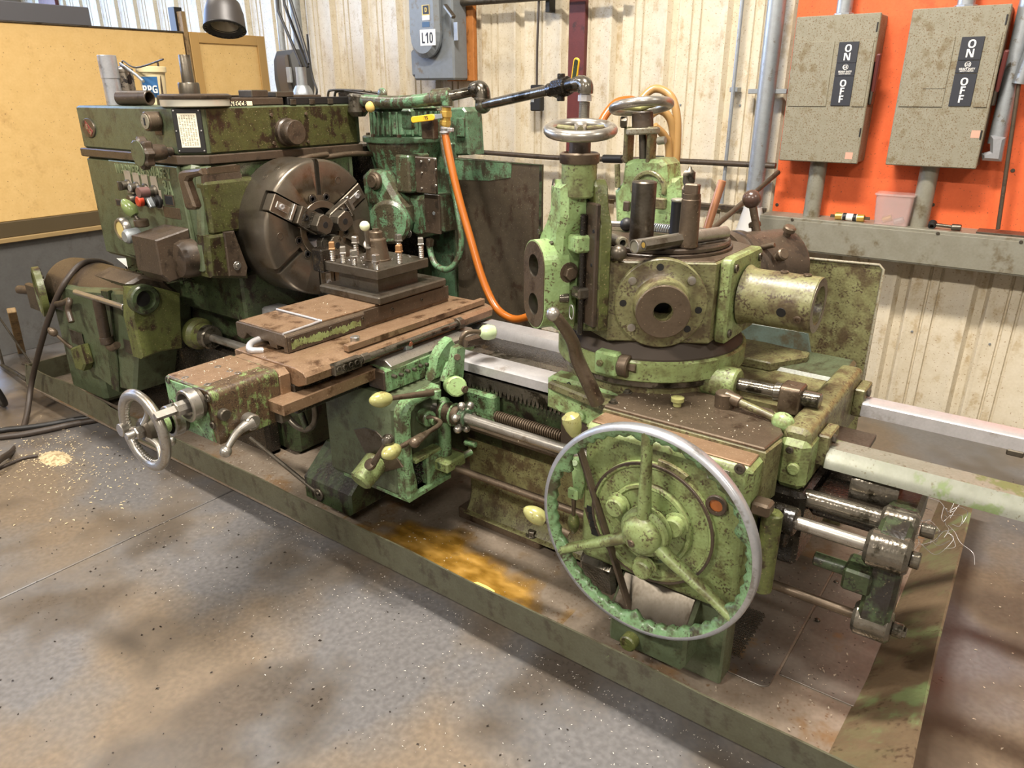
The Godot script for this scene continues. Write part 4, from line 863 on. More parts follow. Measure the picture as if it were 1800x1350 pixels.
# == chuck
func make_chuck():
	var st; var t = thing("chuck", "large round steel three-jaw chuck on the headstock spindle", "chuck", V(-2.55, 1.07, -2.0))
	var o := V(-2.655, 1.07, -2.0); var R := 0.277; var L := 0.2
	# body: cut by the three jaw ways and three T-slots
	var csg := CSGCombiner3D.new(); csg.name = "body"; csg.position = -t.position; t.add_child(csg, true)
	st = mb(); lathe(st, [W(0.088, 0), W(R - 0.004, 0), W(R, 0.004), W(R, L - 0.014), W(R - 0.003, L - 0.006), W(R - 0.012, L), W(0.088, L), W(0.088, 0)], o, Vector3.RIGHT, 96)
	st.generate_normals(); st.index(); var cm := CSGMesh3D.new(); cm.name = "disc"; cm.mesh = st.commit(); cm.material = M.chuck; csg.add_child(cm)
	for k in 3:
		var a := deg_to_rad(30.0 + 120.0 * k)
		for q in [[0.0, 0.19, 0.085, 0.26, 0.05, 0.075], [PI, 0.20, 0.024, 0.15, 0.022, 0.14]]:
			var aa: float = a + q[0]; var b := CSGBox3D.new(); b.name = "way"; b.operation = CSGShape3D.OPERATION_SUBTRACTION; b.material = M.steel_dark
			b.size = V(q[4] * 2.0, 0.30 if q[0] == 0.0 else 0.19, q[2]); var dir := V(0, sin(aa), cos(aa))
			b.transform = Transform3D(Basis(Vector3.RIGHT, dir, Vector3.RIGHT.cross(dir)), V(-2.455, 1.07, -2.0) + dir * (0.16 if q[0] == 0.0 else 0.23)); csg.add_child(b)
	csg.material_override = null
	st = mb(); ring(st, V(-2.458, 1.07, -2.0), V(-2.452, 1.07, -2.0), 0.114, 0.087, 48, 0.002); build(st, "bore_ring", M.chuck, t)
	for k in 3:
		var a := deg_to_rad(30.0 + 120.0 * k); var dir := V(0, sin(a), cos(a)); var B := Basis(dir, Vector3.RIGHT, dir.cross(Vector3.RIGHT)); K = Transform3D(B, V(-2.455, 1.07, -2.0))
		# master jaw in the way, then the serrated top jaw: local x outwards, y towards the turret
		st = mb(); box(st, V(0.1, -0.045, -0.036), V(0.268, 0.004, 0.036), 0.003); var ms = build(st, "master_jaw", M.chuck, t)
		st = mb(); box(st, V(0.185, 0.0, -0.014), V(0.25, 0.008, 0.014), 0.002); box(st, V(0.165, 0.0, -0.034), V(0.18, 0.018, 0.034), 0.002); build(st, "jaw_key", M.steel, ms)
		st = mb(); socket(st, V(0.225, 0.008, 0), Vector3.UP, 0.011, 0.006); build(st, "jaw_screw", M.steel_bright, ms)
		st = mb()
		ext(st, "y", [W(0.03, -0.03), W(0.045, -0.042), W(0.09, -0.042), W(0.155, -0.036), W(0.155, 0.036), W(0.09, 0.042), W(0.045, 0.042), W(0.03, 0.03)], 0.002, 0.035, 0.003)
		ext(st, "y", [W(0.022, -0.018), W(0.04, -0.036), W(0.085, -0.036), W(0.1, -0.02), W(0.1, 0.02), W(0.085, 0.036), W(0.04, 0.036), W(0.022, 0.018)], 0.034, 0.085, 0.003)
		for i in 12: box(st, V(0.098, 0.036, -0.033 + i * 0.0056), V(0.106, 0.05, -0.0302 + i * 0.0056), 0.0005); box(st, V(0.13, 0.03, -0.033 + i * 0.0056), V(0.138, 0.042, -0.0302 + i * 0.0056), 0.0005)
		var tj = build(st, "top_jaw", M.steel_dark if k < 2 else M.oily_steel, t)
		st = mb(); cyl(st, V(0.06, 0.083, 0), V(0.06, 0.0858, 0), 0.013, 16, 0.0004); build(st, "bolt_hole", M.hole, tj)
		st = mb(); socket(st, V(0.125, 0.035, 0), Vector3.UP, 0.014, 0.006); build(st, "jaw_bolt", M.black, tj)
		K = Transform3D()
		for s in [-0.28, 0.28]:
			var sa: float = a + PI + s; var sp := V(-2.455, 1.07 + 0.128 * sin(sa), -2.0 + 0.128 * cos(sa))
			st = mb(); ring(st, sp - V(0.004, 0, 0), sp + V(0.0015, 0, 0), 0.0195, 0.016, 18, 0.0005); build(st, "counterbore", M.steel_dark, t)
			st = mb(); lathe(st, [W(0, 0), W(0.014, 0), W(0.013, 0.002), W(0.008, 0.002), W(0.007, -0.002), W(0, -0.002)], sp, Vector3.RIGHT, 14); build(st, "screw", M.black, t)
		var ga := a - PI + 0.52; var gp := V(-2.455, 1.07 + 0.212 * sin(ga), -2.0 + 0.212 * cos(ga))
		st = mb(); ring(st, gp - V(0.003, 0, 0), gp + V(0.001, 0, 0), 0.016, 0.011, 16, 0.0004); build(st, "grease_hole", M.steel_dark, t)
	st = mb(); cyl(st, V(-2.688, 1.07, -2.0), V(-2.652, 1.07, -2.0), 0.2, 40); build(st, "spindle_nose", M.oily_steel, t)
	st = mb(); ring(st, V(-2.6, 1.07, -2.0), V(-2.52, 1.07, -2.0), 0.087, 0.06, 36); build(st, "bore_sleeve", M.steel_bright, t)
	for q in [[0.9, -2.56], [1.1, -2.54]]:
		var qa: float = q[0]; var sp := V(q[1], 1.07 + R * sin(qa), -2.0 + R * cos(qa)); var n := V(0, sin(qa), cos(qa))
		st = mb(); ring(st, sp - n * 0.004, sp + n * 0.001, 0.014, 0.009, 14, 0.0004); build(st, "rim_hole", M.steel_dark, t)

# == feed gearbox, low at the left
func make_feed_gearbox():
	var st; var t = thing("feed_gearbox", "dark green feed gearbox with levers low in front of the headstock", "gearbox", V(-3.4, 0.09, -1.7))
	var X := -2.97
	st = mb(); ext(st, "x", [W(-1.423, 0.859), W(-1.494, 0.856), W(-1.625, 0.794), W(-1.591, 0.555), W(-1.499, 0.566), W(-1.406, 0.557), W(-1.401, 0.737)], -3.05, X, 0.008); build(st, "end_case", M.green_gear, t, "olive end case speckled with chips")
	st = mb(); ext(st, "z", [W(-3.834, 0.733), W(-3.692, 0.737), W(-3.301, 0.78), W(-3.136, 0.805), W(-3.196, 0.541), W(-3.309, 0.293), W(-3.539, 0.261), W(-3.778, 0.303), W(-3.856, 0.468), W(-3.883, 0.611)], -1.78, -1.5, 0.014); build(st, "front_case", M.green_dark, t)
	st = mb(); ext(st, "z", [W(-3.406, 0.772), W(-3.331, 0.78), W(-3.396, 0.419), W(-3.448, 0.263), W(-3.512, 0.265)], -1.51, -1.49, 0.004); build(st, "rib", M.green_black, t)
	st = mb(); box(st, V(-3.75, 0.09, -1.775), V(-2.6, 0.55, -1.70), 0.02); build(st, "base", M.oily_shade_black, t)
	# motor-like cover on top with its round end
	st = mb(); var mc := V(-3.5, 0.74, -1.64); lathe(st, [W(0, 0), W(0.13, 0), W(0.152, 0.02), W(0.155, 0.05), W(0.155, 0.86), W(0.14, 0.88), W(0, 0.88)], V(-4.08, 0.655, -1.66), Vector3.RIGHT, 40); build(st, "drum_cover", M.brown_paint, t, "brown rounded top cover")
	st = mb(); lathe(st, [W(0.0, 0), W(0.125, 0), W(0.125, 0.03), W(0.105, 0.035), W(0.1, 0.01), W(0, 0.01)], V(-4.039, 0.668, -1.5), V(-0.3, 0, 1), 32); build(st, "end_ring", M.green_gear, t)
	st = mb(); box(st, V(-4.06, 0.13, -1.80), V(-3.7, 0.66, -1.53), 0.02); build(st, "left_case", M.green_dark, t)
	st = mb(); ext(st, "x", [W(-1.427, 0.867), W(-1.499, 0.891), W(-1.587, 0.854), W(-1.652, 0.781), W(-1.513, 0.81)], -3.3, -3.02, 0.012); build(st, "shoulder", M.brown_paint, t)
	st = mb(); rand_chips(st, 300, V(-3.2, 0.84, -1.72), V(0.25, 0.012, 0.1), 31, 0.012); build(st, "caked_chips", M.oily_shade_black, t).set_meta("kind", "stuff")
	st = mb(); cyl(st, V(-4.418, 0.616, -1.52), V(-4.286, 0.621, -1.56), 0.023, 16, 0.003); build(st, "shaft_stub", M.brown_paint, t)
	st = mb(); box(st, V(-4.271, 0.54, -1.53), V(-4.08, 0.676, -1.53) + V(0, 0, 0.03), 0.006); build(st, "shaft_block", M.brown_paint, t)
	st = mb()
	for k in 7: ball(st, V(-4.266, 0.733, -1.58) + V(0.012 * k, -0.018 * k, 0.0), 0.011, Vector3.UP, 1.0, 8)
	build(st, "chain", M.steel_dark, t)
	# T-handle and round boss
	st = mb(); cyl(st, V(-3.493, 0.765, -1.42), V(-3.064, 0.765, -1.42), 0.012, 14, 0.002); ring(st, V(-3.073, 0.766, -1.42), V(-3.059, 0.765, -1.42), 0.0145, 0.008, 14); build(st, "tommy_bar", M.steel, t)
	st = mb(); tube(st, curve([V(-3.307, 0.764, -1.43), V(-3.334, 0.676, -1.44), V(-3.385, 0.555, -1.46)], 5), 0.024, 12); cyl(st, V(-3.381, 0.564, -1.46), V(-3.379, 0.532, -1.46), 0.029, 14); build(st, "handle_stem", M.brown_paint, t)
	st = mb(); tube(st, curve([V(-3.391, 0.54, -1.46), V(-3.35, 0.516, -1.46), V(-3.287, 0.544, -1.46)], 4), 0.016, 10); build(st, "stem_foot", M.steel_brown, t)
	st = mb(); lathe(st, [W(0.03, 0), W(0.062, 0), W(0.062, 0.03), W(0.056, 0.036), W(0.04, 0.036), W(0.034, 0.02), W(0.03, 0.0)], V(-2.975, 0.808, -1.456), Vector3.RIGHT, 30); build(st, "oil_boss", M.green_black, t)
	st = mb(); cyl(st, V(-2.975, 0.808, -1.456), V(-2.975, 0.808, -1.456) + V(0.008, 0, 0), 0.038, 22, 0.0); build(st, "boss_hole", M.hole, t)
	st = mb()
	for q in [V(-3.333, 0.81, -1.52), V(-3.243, 0.813, -1.52), V(-3.174, 0.815, -1.52)]: cyl(st, q, q + V(-0.008, 0.03, 0), 0.008, 10); ball(st, q + V(-0.009, 0.032, 0), 0.01, Vector3.UP, 1.0, 10)
	build(st, "oil_nipples", M.brown_paint, t)
	st = mb(); tube(st, curve([V(-3.821, 0.647, -1.46), V(-3.741, 0.666, -1.46), V(-3.648, 0.694, -1.45), V(-3.66, 0.648, -1.44), V(-3.628, 0.597, -1.43)], 4), 0.014, 10); build(st, "bent_lever", M.brown_paint, t)
	lever(t, V(-3.774, 0.43, -1.46), V(-3.815, 0.503, -1.42), 0.008, 0.019, M.steel_brown, 1.3, M.steel_brown)
	st = mb(); ext(st, "z", [W(-3.774, 0.43), W(-3.662, 0.47), W(-3.649, 0.373), W(-3.693, 0.328), W(-3.765, 0.324)], -1.50, -1.45, 0.008); build(st, "lever_base", M.green_gear, t)
	for q in [[130, 590], [225, 600]]:
		pass
	st = mb(); box(st, V(-3.835, 0.438, -1.495), V(-3.708, 0.509, -1.495) + V(0, 0, 0.004), 0.001); build(st, "name_plate", M.steel_dark, t)
	st = mb(); box(st, V(-3.291, 0.501, -1.495), V(-3.228, 0.563, -1.495) + V(0, 0, 0.004), 0.001); build(st, "name_plate", M.steel_dark, t)
	# flange where the feed rod leaves
	st = mb(); lathe(st, [W(0, 0), W(0.07, 0), W(0.07, 0.03), W(0.055, 0.045), W(0.05, 0.1), W(0, 0.1)], V(-2.98, 0.604, -1.67), Vector3.RIGHT, 32); build(st, "rod_flange", M.green_gear, t)
	st = mb(); cyl(st, V(-2.9, 0.604, -1.67), V(-2.855, 0.604, -1.67), 0.052, 24, 0.006); build(st, "chip_caked_collar", M.oily_steel, t)
	st = mb(); cyl(st, V(-2.74, 0.52, -1.80), V(-2.74, 0.52, -1.75), 0.03, 16, 0.004); build(st, "plug", M.steel_dark, t)

# == rear motor and coolant gear
func make_pump():
	var st; var t = thing("vertical_motor", "green vertical finned motor on a worn bracket behind the chuck", "motor", V(-2.575, 0.75, -2.65))
	var c := V(-2.575, 0, -2.65)
	st = mb(); lathe(st, [W(0, 1.38), W(0.205, 1.38), W(0.207, 1.384), W(0.207, 1.4), W(0.203, 1.405), W(0, 1.405)], c, Vector3.UP, 48); build(st, "flange", M.teal, t)
	st = mb(); cyl(st, c + V(0, 1.404, 0), c + V(0, 1.525, 0), 0.152, 40, 0.012)
	build(st, "motor_shell", M.teal, t)
	for k in 30:
		st = mb(); var a := TAU * k / 30.0; var n := V(cos(a), 0, sin(a)); K = Transform3D(Basis(n.cross(Vector3.UP), Vector3.UP, n), c + n * 0.152)
		box(st, V(-0.004, 1.408, -0.004), V(0.004, 1.512, 0.016), 0.002); K = Transform3D(); build(st, "cooling_fin", M.teal, t)
	st = mb(); lathe(st, [W(0, 1.522), W(0.155, 1.522), W(0.165, 1.527), W(0.16, 1.535), W(0.1, 1.542), W(0, 1.543)], c, Vector3.UP, 40); build(st, "motor_cap", M.teal_worn, t)
	st = mb(); box(st, V(-2.395, 1.476, -2.47) + V(-0.028, -0.035, -0.03), V(-2.393, 1.507, -2.47) + V(0.028, 0.02, 0.012), 0.012); build(st, "lifting_block", M.teal, t)
	st = mb(); box(st, V(-2.264, 1.436, -2.46) + V(-0.035, -0.03, -0.03), V(-2.262, 1.468, -2.46) + V(0.035, 0.02, 0.005), 0.004); build(st, "terminal_tab", M.steel_brown, t)
	for k in 8:
		var a := TAU * k / 8.0 + 0.2; st = mb(); hexbolt(st, c + V(0.185 * cos(a), 1.405, 0.185 * sin(a)), Vector3.UP, 0.011, 0.012); build(st, "flange_bolt", M.steel_brown, t)
	# lower gear case
	st = mb(); lathe(st, [W(0, 1.10), W(0.10, 1.10), W(0.135, 1.118), W(0.15, 1.15), W(0.16, 1.25), W(0.178, 1.33), W(0.19, 1.36), W(0.19, 1.384), W(0, 1.384)], c, Vector3.UP, 40); build(st, "gear_case", M.teal_worn, t)
	st = mb(); box(st, V(-2.47, 1.17, -2.6), V(-2.385, 1.335, -2.455), 0.008); build(st, "case_neck", M.teal_worn, t)
	st = mb(); box(st, V(-2.313, 1.182, -2.44), V(-2.197, 1.335, -2.44) + V(0, 0, 0.02), 0.004); var cv = build(st, "cover_plate", M.brown_paint, t)
	st = mb()
	for q in [V(-2.271, 1.316, -2.42), V(-2.225, 1.323, -2.42), V(-2.189, 1.329, -2.42), V(-2.271, 1.269, -2.42), V(-2.188, 1.288, -2.42), V(-2.276, 1.203, -2.42), V(-2.191, 1.221, -2.42)]: hexbolt(st, q, Vector3.BACK, 0.006, 0.006)
	build(st, "cover_screws", M.steel, cv)
	# bracket and its lower column
	st = mb(); ext(st, "z", [W(-2.505, 1.144), W(-2.249, 1.163), W(-2.244, 1.004), W(-2.392, 0.957), W(-2.517, 0.998)], -2.75, -2.5, 0.02); build(st, "bracket", M.teal_worn, t)
	st = mb(); box(st, V(-2.31, 1, -2.48), V(-2.221, 1.174, -2.48) + V(0, 0, 0.015), 0.003); var lc = build(st, "cover_plate", M.brown_paint, t)
	st = mb(); cyl(st, V(-2.253, 1.092, -2.465), V(-2.253, 1.092, -2.465) + V(0, 0, 0.002), 0.008, 14, 0.0005); build(st, "cover_mark", M.galv, lc)
	st = mb(); var sp := [W(-2.666, 1.231), W(-2.616, 1.264), W(-2.531, 1.259), W(-2.46, 1.168), W(-2.408, 1.107), W(-2.407, 1.033), W(-2.477, 0.981), W(-2.588, 0.997), W(-2.659, 1.048)]
	ext(st, "z", sp, -2.6, -2.42, 0.02); build(st, "link_arm", M.teal_worn, t)
	st = mb(); lathe(st, [W(0, 0), W(0.04, 0), W(0.04, 0.015), W(0.034, 0.022), W(0.03, 0.022), W(0.027, 0.032), W(0, 0.033)], V(-2.561, 1.217, -2.42), Vector3.BACK, 24); build(st, "pivot_cap", M.steel_brown, t)
	st = mb(); lathe(st, [W(0, 0), W(0.1, 0), W(0.1, 0.05), W(0.085, 0.065), W(0, 0.065)], V(-2.491, 1.04, -2.44), V(0.5, 0, 1), 28); build(st, "pivot_drum", M.teal_worn, t)
	st = mb(); hexbolt(st, V(-2.413, 0.988, -2.46), Vector3.BACK, 0.014, 0.014, true); build(st, "bracket_bolt", M.steel, t)
	t = thing("dark_rear_casing", "dark sheet casing placed to darken the gap behind the chuck and headstock", "casing", V(-3.0, 0.09, -2.8))
	st = mb(); box(st, V(-3.45, 0.09, -2.75), V(-2.80, 1.36, -2.47), 0.01); build(st, "casing", M.oily_shade_black, t)  # dark box and plates placed to darken the gap behind the chuck
	st = mb(); box(st, V(-3.1, 0.09, -2.98), V(-2.36, 1.12, -2.92), 0.004); box(st, V(-3.1, 1.12, -2.98), V(-2.80, 1.5, -2.92), 0.004); build(st, "dark_back_plate", M.oily_shade_black, t)
	# tall stand and electrical box behind
	t = thing("motor_stand", "tall teal stand with an electrical box behind the vertical motor", "stand", V(-2.4, 0.1, -2.85))
	st = mb(); box(st, V(-2.478, 0.548, -2.72), V(-2.315, 1.378, -2.72) + V(0, 0, 0.05), 0.006); build(st, "upright", M.teal, t)
	st = mb(); box(st, V(-2.62, 0.088, -2.9), V(-2.3, 0.8, -2.68), 0.006); build(st, "stand_foot", M.green_black, t)
	st = mb(); ext(st, "z", [W(-2.363, 1.526), W(-2.268, 1.531), W(-2.249, 1.512), W(-2.238, 1.326), W(-2.38, 1.315)], -2.82, -2.7, 0.008); var eb = build(st, "electrical_box", M.teal, t)
	st = mb(); box(st, V(-2.3, 1.405, -2.7), V(-2.253, 1.486, -2.7) + V(0, 0, 0.012), 0.004); build(st, "hatch", M.teal, eb)
	# splash panels behind the bed
	t = thing("splash_panel", "dark rust-stained sheet splash panel with a green top behind the carriage", "panel", V(-1.95, 0.5, -2.62))
	st = mb(); ext(st, "z", [W(-2.252, 1.322), W(-1.778, 1.314), W(-1.775, 0.09), W(-2.26, 0.09)], -2.626, -2.62, 0.001); build(st, "sheet", worn({seed = 41, base = C8(78, 70, 56), base2 = C8(64, 56, 46), dirt = C8(56, 44, 34), dirt_at = 0.52, dirt_w = 0.2, chip = C8(98, 92, 80), chip_at = 0.74, speck = C8(120, 112, 96), speck_at = 0.86, streak = 0.6, rough = 0.35, metal = 0.2}), t)
	st = mb(); ext(st, "z", [W(-2.251, 1.318), W(-1.932, 1.314), W(-1.939, 1.252), W(-2.057, 1.231), W(-2.255, 1.223)], -2.6195, -2.6175, 0.0004); build(st, "paint_band", M.teal, t, "patch of green paint left along the top edge")
	st = mb(); box(st, V(V(-1.778, 1.314, -2.62).x - 0.014, 0.09, -2.632), V(-1.778, 1.314, -2.62) + V(0, 0, 0.002), 0.001); box(st, V(-2.253, 1.31, -2.62), V(-1.778, 1.314, -2.62) + V(0, 0, 0.003), 0.001); build(st, "edge", M.green_black, t)
	t = thing("splash_panel", "green-brown sheet splash panel standing behind the turret", "panel", V(-0.7, 0.5, -2.62))
	st = mb(); ext(st, "z", [W(-1.009, 1.051), W(-0.69, 1.063), W(-0.442, 1.071), W(-0.424, 1.057), W(-0.41, 0.09), W(-1.0, 0.09)], -2.607, -2.6, 0.001); build(st, "sheet", M.green_drab, t)
	st = mb(); tube(st, [V(-1.009, 1.051, -2.6), V(-0.69, 1.063, -2.6), V(-0.438, 1.07, -2.6), V(-0.424, 1.057, -2.6), V(-0.422, 0.605, -2.6)], 0.005, 6); build(st, "rolled_edge", M.gbox, t)
	st = mb(); ext(st, "z", [W(-0.935, 0.804), W(-0.624, 0.807), W(-0.604, 0.737), W(-0.939, 0.737)], -2.6, -2.59, 0.002); build(st, "bleached_strip", worn({seed = 50, base = C8(96, 112, 104), base2 = C8(84, 92, 80), dirt = C8(80, 74, 56), dirt_at = 0.5, dirt_w = 0.25, rough = 0.5}), t)
	# coolant piping: swivelling arms over the machine
	var pm = M.oily_steel; var gm = M.teal_worn
	t = thing("coolant_pipe", "swivelling green and black coolant pipe with a yellow-handled valve over the machine", "pipe", V(-2.5, 1.3, -2.45))
	st = mb(); tube(st, curve([V(-2.602, 1.56, -2.42), V(-2.425, 1.554, -2.42), V(-2.268, 1.561, -2.43), V(-2.173, 1.575, -2.45)], 6), 0.027, 14); build(st, "pipe", gm, t)
	st = mb(); cyl(st, V(-2.745, 1.576, -2.44), V(-2.771, 1.347, -2.44), 0.022, 14); ring(st, V(-2.749, 1.515, -2.44), V(-2.751, 1.503, -2.44), 0.032, 0.01, 14); ring(st, V(-2.758, 1.448, -2.44), V(-2.762, 1.413, -2.44), 0.03, 0.01, 14); lathe(st, [W(0, 0), W(0.03, 0), W(0.03, 0.03), W(0, 0.03)], V(-2.745, 1.576, -2.44) + V(0, -0.01, 0), Vector3.UP, 6); build(st, "riser", M.oily_shade_black, t)
	st = mb(); cyl(st, V(-2.643, 1.586, -2.42), V(-2.652, 1.504, -2.42), 0.04, 18, 0.006); lathe(st, [W(0, 0), W(0.03, 0.0), W(0.046, 0.02), W(0.046, 0.035), W(0, 0.035)], V(-2.646, 1.493, -2.42), Vector3.UP, 16); build(st, "swivel_joint", pm, t)
	st = mb(); ball(st, V(-2.533, 1.535, -2.39), 0.023, V(1, 0, 0.4), 0.7, 16); build(st, "yellow_knob", M_plain(C8(196, 168, 96), 0.5), t, "worn yellow knob")
	st = mb(); ball(st, V(-2.526, 1.585, -2.46), 0.028, Vector3.BACK, 0.5, 16); build(st, "union_cap", gm, t)
	st = mb(); cyl(st, V(-2.212, 1.572, -2.44), V(-2.129, 1.579, -2.46), 0.034, 16, 0.006); cyl(st, V(-2.139, 1.581, -2.45), V(-2.141, 1.542, -2.45), 0.024, 14); build(st, "tee", gm, t)
	st = mb(); tube(st, [V(-2.129, 1.579, -2.46), V(-2.031, 1.6, -2.5)], 0.02, 12); build(st, "pipe", pm, t)
	st = mb(); tube(st, curve([V(-2.04, 1.598, -2.5), V(-2.007, 1.607, -2.5), V(-1.993, 1.59, -2.5), V(-1.991, 1.546, -2.5)], 5), 0.032, 14); ring(st, V(-1.99, 1.572, -2.5), V(-1.991, 1.562, -2.5), 0.037, 0.02, 18); build(st, "elbow", pm, t)
	st = mb(); ball(st, V(-1.991, 1.542, -2.5), 0.034, Vector3.UP, 0.9, 16); build(st, "elbow_cap", M.teal, t)
	st = mb(); tube(st, [V(-1.974, 1.545, -2.49), V(-1.564, 1.603, -2.36)], 0.019, 12); build(st, "pipe", pm, t)
	st = mb(); var va = V(-1.574, 1.601, -2.36); var vb = V(-1.433, 1.619, -2.31)
	cyl(st, va, vb, 0.024, 12); cyl(st, va.lerp(vb, 0.25), va.lerp(vb, 0.72), 0.033, 8); cyl(st, va.lerp(vb, 0.45) + V(0, -0.045, 0), va.lerp(vb, 0.45) + V(0, 0.045, 0), 0.014, 10); build(st, "valve", M.oily_shade_black, t)
	st = mb(); K = frame(V(-1.436, 1.615, -2.3), V(-1.419, 1.693, -2.29) - V(-1.436, 1.615, -2.3)); ext(st, "z", rrect(-0.012, 0.0, 0.012, 0.088, 0.011), -0.003, 0.003, 0.001); K = Transform3D(); var vh = build(st, "valve_handle", M.yellow, t, "yellow-edged valve handle")
	st = mb(); K = frame(V(-1.436, 1.615, -2.3), V(-1.419, 1.693, -2.29) - V(-1.436, 1.615, -2.3)); ext(st, "z", rrect(-0.008, 0.0, 0.008, 0.084, 0.007), -0.004, 0.004, 0.001); K = Transform3D(); build(st, "sleeve", M.green_black, vh)
	st = mb(); tube(st, curve([vb, V(-1.404, 1.622, -2.3), V(-1.382, 1.613, -2.29), V(-1.381, 1.59, -2.29)], 5), 0.026, 14); build(st, "elbow", pm, t)
	st = mb(); lathe(st, [W(0, 0), W(0.024, 0), W(0.024, 0.02), W(0.018, 0.022), W(0.018, 0.034), W(0, 0.034)], V(-1.383, 1.565, -2.29), Vector3.UP, 8); build(st, "hose_nut", M.steel_bright, t)
	st = mb(); var pr := [W(0, 0)]; var fx0 = V(-1.384, 1.496, -2.29); var fx1 = V(-1.383, 1.565, -2.29); var fl: float = fx0.distance_to(fx1)
	for k in 20: pr.append(W(0.017, fl * k / 20.0)); pr.append(W(0.0195, fl * (k + 0.5) / 20.0))
	pr.append(W(0, fl)); lathe(st, pr, fx0, fx1 - fx0, 14); build(st, "flexible_spout", M.steel, t)
	# ball valve and hoses
	t = thing("ball_valve", "brass ball valve with a yellow lever above the orange hose", "valve", V(-2.144, 1.478, -2.44))
	st = mb(); cyl(st, V(-2.144, 1.537, -2.45), V(-2.154, 1.461, -2.45), 0.02, 14); cyl(st, V(-2.148, 1.522, -2.45), V(-2.149, 1.497, -2.45), 0.024, 8); cyl(st, V(-2.153, 1.484, -2.45), V(-2.154, 1.466, -2.45), 0.0235, 8); build(st, "body", M.brass, t)
	st = mb(); cyl(st, V(-2.154, 1.464, -2.45), V(-2.159, 1.43, -2.45), 0.019, 12); ring(st, V(-2.154, 1.457, -2.45), V(-2.154, 1.451, -2.45), 0.023, 0.01, 14); ring(st, V(-2.158, 1.441, -2.45), V(-2.158, 1.434, -2.45), 0.024, 0.01, 14); box(st, V(-2.13, 1.446, -2.45) + V(-0.01, -0.006, -0.01), V(-2.13, 1.446, -2.45) + V(0.016, 0.01, 0.01), 0.003); build(st, "hose_clamp", M.steel_bright, t)
	st = mb(); K = frame(V(-2.144, 1.503, -2.42), V(-2.274, 1.488, -2.4) - V(-2.144, 1.503, -2.42)); box(st, V(-0.002, 0.0, -0.009), V(0.002, 0.05, 0.009), 0.001); K = Transform3D(); var hl = build(st, "lever", M.galv, t)
	st = mb(); K = frame(V(-2.144, 1.503, -2.42), V(-2.274, 1.488, -2.4) - V(-2.144, 1.503, -2.42)); ext(st, "x", rrect(-0.0125, 0.035, 0.0125, 0.155, 0.011), -0.005, 0.005, 0.002); K = Transform3D(); build(st, "lever_sleeve", M.yellow, hl)
	words(hl, "lettering", "WATTS", 0.018, Transform3D(Basis(Vector3.BACK, 0.1), V(-2.236, 1.493, -2.402)), M.ink, 0.0008)
	t = thing("orange_hose", "orange hose hanging from the brass valve and looping behind the turret", "hose", V(-1.895, 0.784, -2.4))
	st = mb(); tube(st, curve([V(-2.158, 1.439, -2.45), V(-2.129, 1.342, -2.44), V(-2.068, 1.185, -2.42), V(-1.991, 1.016, -2.4), V(-1.914, 0.859, -2.38), V(-1.828, 0.753, -2.36), V(-1.73, 0.726, -2.34), V(-1.644, 0.751, -2.32), V(-1.548, 0.809, -2.32)], 7), 0.0165, 12); build(st, "hose", M.orange_hose, t)
	t = thing("grey_hose", "grey-green hose looping down beside the vertical motor", "hose", V(-2.204, 0.848, -2.5))
	st = mb(); tube(st, curve([V(-2.33, 1.468, -2.62), V(-2.295, 1.337, -2.6), V(-2.219, 1.196, -2.56), V(-2.16, 1.054, -2.53), V(-2.149, 0.942, -2.52), V(-2.169, 0.868, -2.5), V(-2.22, 0.837, -2.49), V(-2.282, 0.855, -2.49), V(-2.319, 0.913, -2.5), V(-2.32, 0.965, -2.5)], 6), 0.0145, 12); build(st, "hose", M.teal_worn, t)
	st = mb(); cyl(st, V(-2.321, 0.933, -2.5), V(-2.316, 0.966, -2.5), 0.018, 8); build(st, "ferrule", M.steel_brown, t)
	t = thing("copper_lines", "thin bent oil lines rising behind the headstock hood", "oil lines", V(-2.878, 1.588, -2.5))
	st = mb()
	for k in 3: tube(st, curve([V(-2.683, 1.6, -2.5), V(-2.812, 1.605, -2.5), V(-2.908, 1.603, -2.5), V(-2.93, 1.59, -2.5), V(-2.94, 1.55, -2.5)], 4).map(func(p): return p + V(k * 0.035, -k * 0.004, -k * 0.01)), 0.006, 6)
	tube(st, [V(-2.813, 1.602, -2.5), V(-2.504, 1.571, -2.5)], 0.007, 6)
	build(st, "line", M.steel_dark, t)

